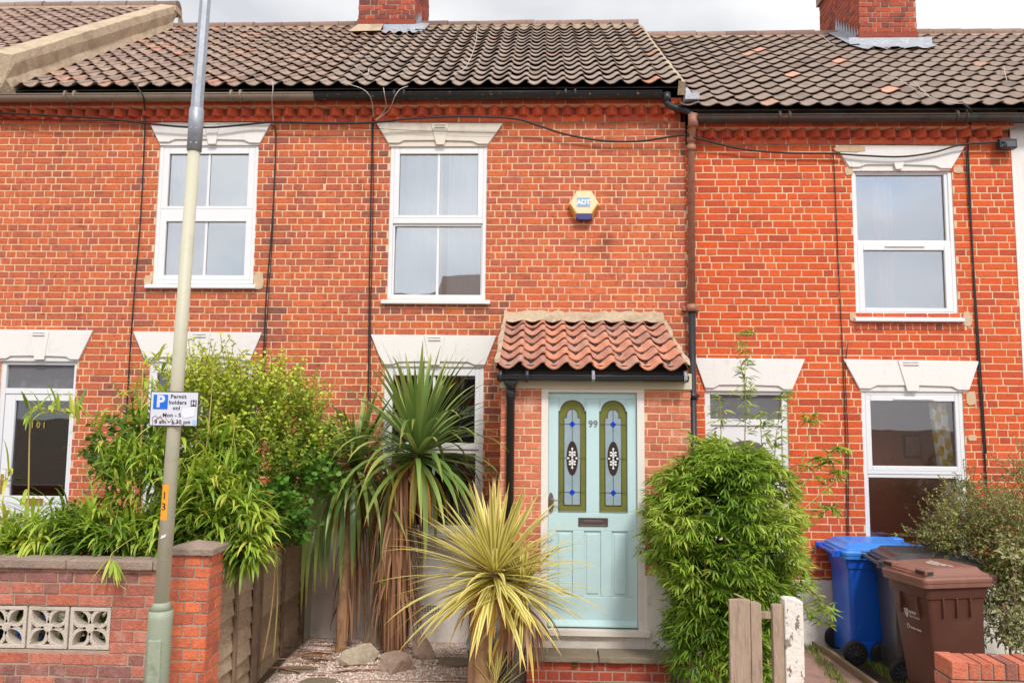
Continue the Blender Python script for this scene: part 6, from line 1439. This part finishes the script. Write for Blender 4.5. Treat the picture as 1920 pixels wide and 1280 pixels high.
CORDY2 = mat('orange_old_leaf', [(214, 190, 84), (226, 166, 62), (216, 130, 60)], .45, trans=.18, stripe=((224, 200, 110), .3))
DEAD = mat('dead_palm_leaf', [(112, 78, 56), (156, 110, 78), (186, 138, 100), (134, 92, 66), (204, 162, 124)], .8, trans=.08)
BARK = mat('cordyline_bark', [(164, 128, 96)], .9, spots=[((118, 88, 66), 14, .5, .66, .7, (1, 1, .5)), ((196, 160, 124), 26, .56, .7, .5)], bump=1.6, bscale=24, bstretch=(1, 1, .5))

def crown(mb, c, n, Ln, W, el0=86, el1=-35, seed=1, droop=2.2, jl=.25, bias=None, pw=.85, top=.62, jt=8):
    rg = random.Random(seed); random.seed(seed)
    for i in range(n):
        t = (i + .5) / n; az = i * 2.39996 + rg.uniform(-.2, .2); el = R(el0 + (el1 - el0) * t ** pw + rg.uniform(-jt, jt))
        d = Vector((math.cos(el) * math.cos(az), math.cos(el) * math.sin(az), math.sin(el)))
        if bias is not None: d = (d + bias).normalized()
        L_ = Ln * (top + (1.08 - top) * min(1, t * 2.6)) * rg.uniform(1 - jl, 1 + jl * .4)
        strap(mb, Vector(c) + Vector((d.x * .03, d.y * .03, -.16 * t + .03)), d, L_, W * rg.uniform(.8, 1.15), droop * min(1, .12 + t * 1.6) * rg.uniform(.6, 1.4), 10, rnd=min(1, max(0, (.15 + .7 * rg.random()))), stiff=rg.uniform(.12, .4))
def trunk(mb, pts, rad, seed=1, rough_=.006):
    P_ = smooth(pts, 8); k = len(P_); rg = random.Random(seed)
    rs = [rad[0] + (rad[1] - rad[0]) * i / (k - 1) + rg.uniform(-rough_, rough_) for i in range(k)]
    mb.tube(P_, rs, 16)

# tall green cordyline: two heads on stout stems wrapped in hanging dead leaves
cg = thing('cordyline_palm', 'tall green cordyline palm with two heads and brown skirts of dead leaves, among rocks', 'palm')
base1 = atz(738, 1218, .06); base1.y = max(min(base1.y, -.8), -1.1); base1 = at(738, 1218, base1.y); Yc = base1.y
cg.location = (base1.x, base1.y, 0)
h1 = at(783, 836, Yc - .12); h2 = at(668, 856, Yc + .25)
b2 = at(640, 1190, Yc + .15)
m = MB(); trunk(m, [(base1.x, base1.y, -.05), at(735, 1080, Yc), at(755, 950, Yc - .04), (h1.x, h1.y, h1.z - .1)], (.085, .05), 1); m.build('trunk', BARK, cg)
m = MB(); b2.z = -.05; trunk(m, [b2, at(648, 1060, Yc + .18), (h2.x, h2.y, h2.z - .1)], (.06, .045), 2); m.build('trunk', BARK, cg)
m = MB(); crown(m, h1, 150, 1.0, .052, 88, -18, 5, 2.1, top=.86); m.build('crown', CORD, cg)
m = MB(); crown(m, h2, 95, 1.02, .048, 62, -25, 6, 2.9, bias=Vector((-.25, -.05, 0))); m.build('crown', CORD, cg)
rg = random.Random(3); random.seed(3); m = MB()
for i in range(60):                                        # long green straps hanging almost straight down, mostly from the left head
    an = rg.uniform(0, 6.28); r_ = rg.uniform(.08, .42); src = h2 if i % 9 else h1
    p = src + Vector((r_ * math.cos(an) - (.08 if src is h2 else 0), r_ * .7 * math.sin(an) - .05, -rg.uniform(.1, .32)))
    strap(m, p, (math.cos(an) * .35, math.sin(an) * .35, -.5), rg.uniform(.7, 1.15), .05, 6, 9, rnd=rg.random(), stiff=0)
m.build('hanging_leaves', CORD, cg)
m = MB()
for i in range(26):
    an = rg.uniform(0, 6.28); src = h1 if i % 3 else h2; el = R(rg.uniform(-60, -20))
    strap(m, src + Vector((0, 0, -.12)), (math.cos(an) * math.cos(el), math.sin(an) * math.cos(el) - .2, math.sin(el)), rg.uniform(.5, .78), .046, 4, 8, rnd=rg.random(), stiff=.1)
m.build('yellowing_leaves', CORDW, cg)
def skirt(mb, top, foot, n, r0, r1, rg, lo=.5, hi=1.1, W=.035, zspan=.8):
    top, foot = Vector(top), Vector(foot); H_ = top.z - foot.z
    for i in range(n):
        f = rg.random() ** 1.3 * zspan; c = top + (foot - top) * f; an = rg.uniform(0, 6.28)
        p = c + Vector((r0 * math.cos(an), r0 * math.sin(an), 0)); L_ = min(rg.uniform(lo, hi), c.z - .14)
        if L_ < .15: continue
        o_ = rg.uniform(.0, 1) * (r1 - r0)
        d = Vector((math.cos(an) * o_ * 1.4, math.sin(an) * o_ * 1.4, -L_ * (.3 if o_ > .06 else 1)))
        strap(mb, p, d, L_, W * rg.uniform(.5, 1.1), 5, 8, fold=.5, rnd=rg.random(), stiff=0, wprof=lambda t: (1 - t * .75))
m = MB(); skirt(m, (at(752, 890, Yc).x, h1.y, h1.z - .16), (base1.x, base1.y, .12), 400, .10, .19, rg, .4, .95); m.build('dead_leaf_skirt', DEAD, cg)
m = MB(); skirt(m, (h2.x, h2.y, h2.z - .1), (b2.x, b2.y, .0), 90, .05, .13, rg, .5, 1.1); m.build('dead_leaf_skirt', DEAD, cg)
# third small upright head at the far left of the same clump
h3 = at(664, 800, Yc + .32); m = MB(); crown(m, at(668, 872, Yc + .32), 26, .62, .045, 88, 62, 9, .4); m.build('crown', CORD, cg)

# variegated cordyline in front
cy = thing('variegated_cordyline', 'smaller yellow and green striped cordyline palm in front of the aqua door', 'palm')
YY = -1.95
hb_ = at(927, 1062, YY); bs = at(903, 1300, YY)
cy.location = (bs.x, bs.y, 0)
m = MB(); trunk(m, [(bs.x, YY, -.05), (at(905, 1240, YY).x, YY, at(905, 1240, YY).z), (at(908, 1150, YY).x, YY + .02, at(908, 1150, YY).z), (hb_.x, YY, hb_.z - .05)], (.072, .046), 4, .004); m.build('trunk', BARK, cy)
bq = at(893, 1200, YY + .07); m = MB(); trunk(m, [(bq.x - .02, YY + .09, -.05), bq, at(889, 1110, YY + .09), at(900, 1065, YY + .1)], (.06, .04), 5, .004); m.build('trunk', BARK, cy)
m = MB(); trunk(m, [(at(916, 1280, YY).x, YY - .02, .0), at(938, 1210, YY - .03), at(966, 1145, YY - .02), at(980, 1090, YY + .02)], (.04, .028), 6, .003); m.build('trunk', BARK, cy)
m = MB(); crown(m, hb_, 225, .78, .040, 88, -24, 15, .8, jl=.35, pw=.66, top=.78, jt=13); m.build('crown', CORDY, cy)
m = MB(); crown(m, at(980, 1088, YY + .03), 60, .62, .032, 60, -30, 16, 1.3, jl=.3); m.build('crown', CORDY, cy)
rg = random.Random(8); random.seed(8); m = MB()
for i in range(34):
    an = rg.uniform(0, 6.28); src = hb_ if i % 3 else at(975, 1100, YY); el = R(rg.uniform(-70, -25))
    strap(m, src + Vector((0, 0, -.1)), (math.cos(an) * math.cos(el), math.sin(an) * math.cos(el), math.sin(el)), rg.uniform(.4, .68), .034, 2.5, 8, rnd=rg.random(), stiff=.1)
m.build('orange_leaves', CORDY2, cy)
m = MB()
for i in range(46):
    an = rg.uniform(0, 6.28); src = at(975, 1120, YY) if i % 3 else hb_ + Vector((0, 0, -.1))
    strap(m, src + Vector((rg.uniform(-.05, .05), rg.uniform(-.04, .04), rg.uniform(-.06, .02))), (math.cos(an) * .5, math.sin(an) * .4, -.6), rg.uniform(.3, .62), .022, 5, 7, rnd=rg.random(), stiff=0)
m.build('dead_leaves', DEAD, cy)
m = MB(); crown(m, at(930, 1262, YY - .08) + Vector((0, 0, .0)), 22, .30, .022, 80, 35, 18, .6); m.build('base_shoot', CORDY, cy)

# dead leaves lying on the gravel
rg = random.Random(12); random.seed(12); m = MB()
for i in range(48):
    q = rg.random(); px, py = (rg.uniform(500, 700), rg.uniform(1205, 1262)) if q < .7 else (rg.uniform(700, 1000), rg.uniform(1215, 1285))
    p = atz(px, py, .03); an = rg.uniform(-.5, .5) + (math.pi if rg.random() < .5 else 0)
    strap(m, (p.x, p.y, gh(p.x, p.y) + rg.uniform(.015, .05)), (math.cos(an), math.sin(an) * .5, .03), rg.uniform(.25, .6), .024, .35, 7, rnd=rg.random(), fold=.4)
tag(m.build('dead_leaf_litter', DEAD), 'brown dead strap leaves strewn over the gravel around the palms', 'leaf litter', kind='stuff')

# bamboo bush on the right
def bamboo_bush():
    rg = random.Random(21); random.seed(21); Yb = -1.72
    t = thing('bamboo_bush', 'dense rounded fine-leaved bamboo bush growing between the aqua door and the wooden gate boards', 'bamboo')
    c = at(1362, 1030, Yb); foot = at(1400, 1290, Yb); t.location = (foot.x, Yb, 0)
    # silhouette in world units from the picture: half width by height
    outline = [(1290, 1275, 1470), (1260, 1250, 1480), (1200, 1232, 1470), (1130, 1240, 1500), (1080, 1212, 1515), (1020, 1190, 1532), (960, 1190, 1525), (900, 1222, 1500), (870, 1250, 1475), (845, 1290, 1440), (825, 1330, 1400)]
    Zs = [at(1360, y, Yb).z for y, a, b in outline][::-1]; A_ = [at(a, y, Yb).x for y, a, b in outline][::-1]; B_ = [at(b, y, Yb).x for y, a, b in outline][::-1]
    Zs2, A2, B2 = Zs[::-1], [v + .04 for v in A_[::-1]], [v - .06 for v in B_[::-1]]
    m = MB(); n = 0
    while n < 4700:
        z = rg.uniform(.08, Zs2[-1]); x0_ = np.interp(z, Zs2, A2); x1_ = np.interp(z, Zs2, B2); hw = (x1_ - x0_) / 2; cx = (x0_ + x1_) / 2
        dpt = min(hw, .62) * .95
        a = rg.uniform(0, 6.2832); r_ = rg.random() ** (.28 if n % 5 else .9)
        if math.sin(a) > .3 and rg.random() < .35: continue
        lump = 1 + .10 * mnoise.noise(Vector((math.cos(a) * 2.2, math.sin(a) * 2.2, z * 3.5)))
        lump = 1 + .22 * mnoise.noise(Vector((math.cos(a) * 2.2, math.sin(a) * 2.2, z * 3.5))); f = r_ * lump * .97; x = cx + hw * f * math.cos(a); y = Yb + dpt * f * math.sin(a)
        if z < .62 and rg.random() < .85 * (1 - z / .9): continue
        if mnoise.noise(Vector((x * 3.2, y * 3.2, z * 3.2))) < -.34: continue
        d = Vector((math.cos(a) + rg.uniform(-.5, .5), math.sin(a), rg.uniform(-.8, .75)))
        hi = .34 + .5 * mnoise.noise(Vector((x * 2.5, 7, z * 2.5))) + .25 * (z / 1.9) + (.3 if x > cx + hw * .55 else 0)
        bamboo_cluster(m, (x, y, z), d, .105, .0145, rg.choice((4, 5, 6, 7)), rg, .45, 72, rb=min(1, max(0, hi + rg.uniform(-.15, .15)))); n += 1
    for _ in range(700):                    # leaves in the heart of the clump
        z = rg.uniform(.5, Zs2[-1] - .15); x0_ = np.interp(z, Zs2[::-1] if Zs2[0] > Zs2[-1] else Zs2, A2[::-1] if Zs2[0] > Zs2[-1] else A2); x1_ = np.interp(z, Zs2[::-1] if Zs2[0] > Zs2[-1] else Zs2, B2[::-1] if Zs2[0] > Zs2[-1] else B2)
        x = (x0_ + x1_) / 2 + (x1_ - x0_) * .36 * rg.uniform(-1, 1); bamboo_cluster(m, (x, Yb + rg.uniform(-.1, .3), z), rdir(rg), .14, .026, 6, rg, .5, 70, rb=.15)
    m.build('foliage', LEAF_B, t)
    cm = MB(); lm = MB()
    for i in range(46):                       # canes, bare near the ground
        bx = foot.x + rg.uniform(-.45, .15); by = Yb + rg.uniform(-.3, .3); hx = bx + rg.uniform(-.2, .2); hz = rg.uniform(1.0, 1.7)
        cm.tube(smooth([(bx, by, -.02), (bx + (hx - bx) * .3, by, hz * .5), (hx, by + rg.uniform(-.2, .2), hz)], 4), rg.uniform(.005, .009), 5, rnd=rg.random())
    for pts_, lo in (([(1395, 900), (1398, 760), (1397, 690), (1402, 620)], 0.0), ([(1452, 900), (1455, 820), (1470, 735)], .1), ([(1350, 880), (1352, 800), (1349, 745)], .35), ([(1480, 900), (1540, 860), (1582, 838)], .2), ([(1500, 960), (1560, 905), (1575, 880)], .3), ([(1310, 900), (1306, 850), (1300, 815)], .3), ([(1430, 900), (1428, 830), (1425, 770)], .4), ([(1500, 1000), (1545, 960), (1562, 950)], .2), ([(1490, 930), (1530, 880), (1560, 860)], .2), ([(1470, 1100), (1520, 1150), (1552, 1172)], .2), ([(1480, 1080), (1530, 1120), (1560, 1150)], .3), ([(1500, 880), (1520, 800), (1516, 780)], .5)):
        P_ = smooth([at(x, y, Yb + rg.uniform(-.05, .05) + .1) for x, y in pts_], 8); cm.tube(P_, [.006 * (1 - .7 * i / len(P_)) for i in range(len(P_))], 5, rnd=.9)
        for i, p in enumerate(P_):
            t_ = i / len(P_)
            if t_ < lo: continue
            for _ in range(3 if lo < .15 else 2):
                d = rdir(rg, -.2, .7); q = p + d * rg.uniform(.01, .07) * (1.2 - t_); bamboo_cluster(lm, q, d, .10, .016, rg.choice((3, 4, 5)), rg, .6, 45, rb=rg.uniform(.35, .95))
    cm.build('canes', CULM, t); lm.build('tall_shoots', LEAF_B, t)
    return t
bamboo_bush()

# broad-leaved bamboo behind the left garden wall: three clumps
def lens(t): return max(0.02, math.sin(math.pi * min(1, t * .93 + .07) ** .75)) if t < 1 else 0.0
def broad_leaves(mb, p, d, Ln, W, n, rg, rb):
    for k in range(n):
        q = Vector(p) + rdir(rg) * .03; dd = (Vector(d).normalized() + rdir(rg, -.5, .8) * 1.0 + Vector((0, 0, .15))).normalized()
        strap(mb, q, dd, Ln * rg.uniform(.6, 1.25), W * rg.uniform(.7, 1.15), rg.uniform(2, 7), 6, fold=.2, rnd=min(1, max(0, rb + rg.uniform(-.3, .3))), stiff=0, wprof=lens)
def broad_bamboo(label, blobs, canes, n, Ln, W, seed, thin=-.28):
    rg = random.Random(seed); random.seed(seed); t = thing('broad_leaved_bamboo', label, 'bamboo', group='bamboo clumps behind the left garden wall'); m = MB(); cm = MB()
    tot = sum(b[4] for b in blobs); c0 = at(blobs[0][0], 1060, blobs[0][5]); t.location = (c0.x, c0.y, 0)
    for (px, py, rx, ry, wgt, Y, dy) in blobs:
        k = int(n * wgt / tot)
        for _ in range(k):
            while True:
                u, v, w_ = rg.uniform(-1, 1), rg.uniform(-1, 1), rg.uniform(-1, 1)
                if u * u + v * v + w_ * w_ * .6 < 1: break
            p = at(px + u * rx, py + v * ry, Y + w_ * dy)
            if mnoise.noise(p * 3.0) < thin: continue
            d = Vector((u * .7 + rg.uniform(-.5, .5), -.45 + w_ * .2 + rg.uniform(-.5, .4), rg.uniform(-.5, .6) - v * .15))
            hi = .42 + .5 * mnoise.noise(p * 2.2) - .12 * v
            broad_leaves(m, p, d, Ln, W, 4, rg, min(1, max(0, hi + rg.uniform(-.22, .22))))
    for pts_, r_, lo in canes:
        Y = pts_[0][2]; P_ = smooth([at(x, y, yy) for x, y, yy in pts_], 6); cm.tube(P_, [r_ * (1 - .5 * i / len(P_)) for i in range(len(P_))], 6, rnd=rg.random())
        for i, p in enumerate(P_):
            if i / len(P_) < lo: continue
            broad_leaves(m, p, rdir(rg, -.1, .6), Ln, W, rg.choice((1, 2, 2)), rg, rg.uniform(.3, .95))
    m.build('foliage', LEAF_BL, t); cm.build('canes', CULM, t); return t
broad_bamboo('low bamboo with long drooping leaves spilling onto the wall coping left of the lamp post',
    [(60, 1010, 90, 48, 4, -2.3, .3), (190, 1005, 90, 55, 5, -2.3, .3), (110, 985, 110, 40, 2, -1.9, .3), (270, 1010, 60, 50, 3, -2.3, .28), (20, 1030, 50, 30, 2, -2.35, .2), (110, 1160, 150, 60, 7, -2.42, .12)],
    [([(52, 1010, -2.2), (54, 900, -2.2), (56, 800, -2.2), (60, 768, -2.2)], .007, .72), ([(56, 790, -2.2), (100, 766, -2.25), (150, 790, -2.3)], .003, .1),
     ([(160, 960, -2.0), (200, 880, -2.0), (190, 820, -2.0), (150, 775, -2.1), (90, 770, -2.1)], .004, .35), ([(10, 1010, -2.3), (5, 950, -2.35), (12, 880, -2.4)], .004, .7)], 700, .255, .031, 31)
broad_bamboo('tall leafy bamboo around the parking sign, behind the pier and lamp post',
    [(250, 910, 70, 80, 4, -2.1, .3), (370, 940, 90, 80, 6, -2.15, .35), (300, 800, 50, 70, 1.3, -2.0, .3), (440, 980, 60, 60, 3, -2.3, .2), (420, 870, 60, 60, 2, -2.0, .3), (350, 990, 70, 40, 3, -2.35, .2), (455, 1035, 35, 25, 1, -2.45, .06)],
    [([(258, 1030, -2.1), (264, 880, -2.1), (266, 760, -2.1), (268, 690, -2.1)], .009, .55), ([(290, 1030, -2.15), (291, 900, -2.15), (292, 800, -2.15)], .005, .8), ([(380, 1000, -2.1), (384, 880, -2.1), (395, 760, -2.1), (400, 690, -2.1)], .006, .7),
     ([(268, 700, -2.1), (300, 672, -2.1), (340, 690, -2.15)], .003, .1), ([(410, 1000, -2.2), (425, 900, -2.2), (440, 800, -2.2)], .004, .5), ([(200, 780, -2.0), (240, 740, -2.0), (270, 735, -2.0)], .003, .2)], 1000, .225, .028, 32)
m = MB(); rg = random.Random(77); p0 = at(208, 1046, FY - .06)
sp = thing('bamboo_sprig', 'yellow-green bamboo sprig hanging over the wall coping below the low bamboo', 'bamboo', p0)
bamboo_cluster(m, p0, (.1, -.35, -.9), .155, .026, 7, rg, .5, 62, rb=.75); bamboo_cluster(m, p0 + Vector((.03, -.02, -.02)), (.35, -.3, -.8), .15, .022, 4, rg, .5, 40, rb=.6); m.build('leaves', LEAF_BL, sp)
m = MB(); m.tube(smooth([p0 + Vector((.05, .25, .12)), p0 + Vector((.02, .05, .06)), p0 + Vector((0, -.01, 0)), p0 + Vector((.06, -.03, -.14)), p0 + Vector((.13, -.02, -.2))], 5), .003, 5); m.build('stem', CULM, sp)
# slim bare canes standing in front of the fence
bc = thing('bare_bamboo_canes', 'two slim bare bamboo canes standing in the gravel in front of the lap fence', 'bamboo', atz(505, 1235, 0)); m = MB(); lm = MB(); rg = random.Random(5)
for pts_ in (((492, 1236, -1.55), (508, 1150, -1.5), (517, 1040, -1.48), (518, 940, -1.45), (512, 860, -1.42)), ((512, 1236, -1.5), (520, 1130, -1.48), (519, 1040, -1.47), (526, 930, -1.45), (545, 840, -1.42))):
    m.tube(smooth([at(*q) for q in pts_], 6), .007, 6)
for a_, b_ in (((517, 1000), (500, 900)), ((518, 960), (560, 870)), ((519, 980), (545, 920)), ((515, 940), (495, 850)), ((520, 930), (535, 830))):
    P_ = smooth([at(*a_, -1.46), at((a_[0] + b_[0]) / 2 + 3, (a_[1] + b_[1]) / 2, -1.45), at(*b_, -1.45)], 4); m.tube(P_, .003, 5)
    bamboo_cluster(lm, P_[-1], rdir(rg, -.2, .5), .15, .022, 4, rg, .9, 50, rb=.7)
m.build('canes', CULM, bc); lm.build('foliage', LEAF_BL, bc)

# golden shrub with upright shoots behind the bamboo, and the darker lobed shrub below it
def shrub(label, name, blobs, leafm, n_shoot, leaves, Ln, W, seed, up=(0, 0, 1), sl=(.16, .4), upw=1.0, thick=0, woody=True, spread=.9, group=None, cat='shrub', nstem=4):
    rg = random.Random(seed); random.seed(seed); t = thing(name, label, cat, group=group); m = MB(); tm = MB(); c0 = at(blobs[0][0], 1180, blobs[0][5]); t.location = (c0.x, c0.y, 0)
    tot = sum(b[4] for b in blobs)
    for (px, py, rx, ry, wgt, Y, dy) in blobs:
        for _ in range(int(n_shoot * wgt / tot)):
            while True:
                u, v, w_ = rg.uniform(-1, 1), rg.uniform(-1, 1), rg.uniform(-1, 1)
                if u * u + v * v + w_ * w_ * .5 < 1: break
            p = at(px + u * rx, py + v * ry, Y + w_ * dy)
            if mnoise.noise(p * 3.4 + Vector((seed, 0, 0))) < -.3: continue
            d = (Vector(up) * upw + rdir(rg) * .8 + Vector((u * .5, -.25, -v * .2))).normalized(); L_ = rg.uniform(*sl)
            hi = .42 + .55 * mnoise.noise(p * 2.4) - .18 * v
            if woody: tm.tube([p, p + d * L_ * .5, p + d * L_], .0022, 4, cap=False)
            nl = int(leaves * L_ / sl[1]) + 2; ph = rg.random() * 6
            for i in range(nl):
                q = p + d * L_ * (i + .5) / nl; a = ph + i * 2.4; s1_ = d.cross(Vector((.3, .2, .9))).normalized(); s2_ = d.cross(s1_)
                ld = (s1_ * math.cos(a) + s2_ * math.sin(a)) * spread + d * .6
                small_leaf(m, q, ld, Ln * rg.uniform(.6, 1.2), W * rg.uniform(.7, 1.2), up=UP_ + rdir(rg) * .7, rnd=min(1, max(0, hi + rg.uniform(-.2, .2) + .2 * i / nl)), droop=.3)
    for i in range(nstem):
        b = blobs[i % len(blobs)]; q = at(b[0] + rg.uniform(-.7, .7) * b[2], b[1], b[5]); tm.tube(smooth([(c0.x + rg.uniform(-.15, .15), c0.y, -.03), ((c0.x + q.x) / 2, (c0.y + q.y) / 2, q.z * .5), q], 4), rg.uniform(.006, .014), 6)
    m.build('foliage', leafm, t); tm.build('stems', TWIG, t); return t
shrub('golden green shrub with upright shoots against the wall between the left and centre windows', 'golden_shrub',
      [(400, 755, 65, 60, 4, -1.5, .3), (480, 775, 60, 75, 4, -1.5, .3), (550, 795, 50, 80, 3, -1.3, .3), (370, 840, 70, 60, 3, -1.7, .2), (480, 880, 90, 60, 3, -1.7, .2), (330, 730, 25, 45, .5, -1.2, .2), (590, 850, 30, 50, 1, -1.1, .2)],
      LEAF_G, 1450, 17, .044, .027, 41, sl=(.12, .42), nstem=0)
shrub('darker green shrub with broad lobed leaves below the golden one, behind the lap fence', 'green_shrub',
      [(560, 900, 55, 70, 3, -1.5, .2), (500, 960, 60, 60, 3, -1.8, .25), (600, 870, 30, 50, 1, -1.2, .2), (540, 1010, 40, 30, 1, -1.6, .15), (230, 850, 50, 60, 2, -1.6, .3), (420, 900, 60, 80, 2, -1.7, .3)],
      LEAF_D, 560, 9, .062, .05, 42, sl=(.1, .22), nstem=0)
# shrubs at the right edge
shrub('large grey-green small-leaved shrub behind the wheelie bins at the right edge', 'grey_green_shrub',
      [(1835, 970, 75, 45, 3, -1.0, .35), (1890, 1010, 70, 80, 5, -1.1, .45), (1800, 1010, 60, 35, 2, -1.0, .3), (1760, 1000, 45, 22, 1, -.9, .25), (1885, 1100, 50, 70, 4, -1.1, .3), (1915, 900, 22, 50, 1, -.6, .2), (1812, 925, 22, 25, .6, -.7, .15), (1960, 1050, 60, 120, 4, -1.2, .4)],
      LEAF_S, 2100, 17, .026, .014, 43, sl=(.10, .3), upw=.25)
shrub('variegated cream-edged shrub right of the brown wheelie bin, above the low wall', 'variegated_shrub',
      [(1902, 1130, 34, 60, 3, -1.5, .25), (1912, 1060, 34, 35, 2, -1.5, .2), (1895, 1185, 28, 30, 2, -1.5, .2), (1945, 1150, 30, 60, 2, -1.5, .2)],
      LEAF_V, 260, 12, .05, .022, 44, sl=(.12, .3), upw=.2)

# grass and weeds
def grass(name, label, n, f, h, seed, leafm, kind='stuff'):
    rg = random.Random(seed); random.seed(seed); m = MB()
    for _ in range(n):
        x, y = f(rg); an = rg.uniform(0, 6.28); strap(m, (x, y, -.005), (math.cos(an) * .5, math.sin(an) * .5, 1), rg.uniform(.4, 1) * h, .006, 9, 4, rnd=rg.random(), stiff=.2)
    return tag(m.build(name, leafm), label, 'grass', kind=kind)
GRASS = mat('grass_blade', [(84, 112, 44), (120, 142, 60), (164, 160, 84), (104, 132, 50)], .6, trans=.25)
def along(rg):
    t = rg.random(); q0, q1 = atz(1530, 1192, 0), atz(1680, 1290, 0); p = q0 + (q1 - q0) * t; return p.x + abs(rg.gauss(0, .09)) + .04, p.y + rg.gauss(0, .07)
grass('grass', 'rough grass growing along the edging beside the bins', 1300, along, .11, 51, GRASS)
grass('weeds', 'weeds growing along the left side of the path behind the gate post', 500, lambda rg: (lambda p: (p.x - abs(rg.gauss(0, .06)) - .02, p.y + rg.gauss(0, .05)))(atz(1520, 1205, 0) + (atz(1600, 1290, 0) - atz(1520, 1205, 0)) * rg.random()), .09, 52, GRASS)
m = MB(); random.seed(4)
for i in range(40):
    an = random.uniform(0, 6.28); strap(m, (fp.location.x + .03 * math.cos(an), fp.location.y + .03 * math.sin(an), .11), (math.cos(an) * .3, math.sin(an) * .3, 1), random.uniform(.1, .2), .006, 3, 5)
m.build('spiky_grass', mat('spiky_grass', [(110, 120, 66), (150, 150, 90)], .6, trans=.2), fp)
def weed(px, py, z, label, Y=None, s_=1):
    p = atz(px, py, z) if Y is None else at(px, py, Y); m = MB(); rg = random.Random(int(px))
    for i in range(14): small_leaf(m, p + Vector((0, 0, .005)), rdir(rg, .1, .9), .035 * s_, .02 * s_, rnd=rg.random())
    tag(m.build('weed', LEAF_D), label, 'weed')
weed(1078, 1247, 0, 'tiny green weed sprouting from the brick riser of the doorstep', Y=-1.5)
weed(1035, 1275, .0, 'green weed at the left corner of the stone path', s_=1.5)
weed(472, 1262, .0, 'leafy green weed on the gravel beside the brick pier', s_=2.2)
weed(448, 1240, .0, 'small green weed at the foot of the lap fence', s_=1.3)
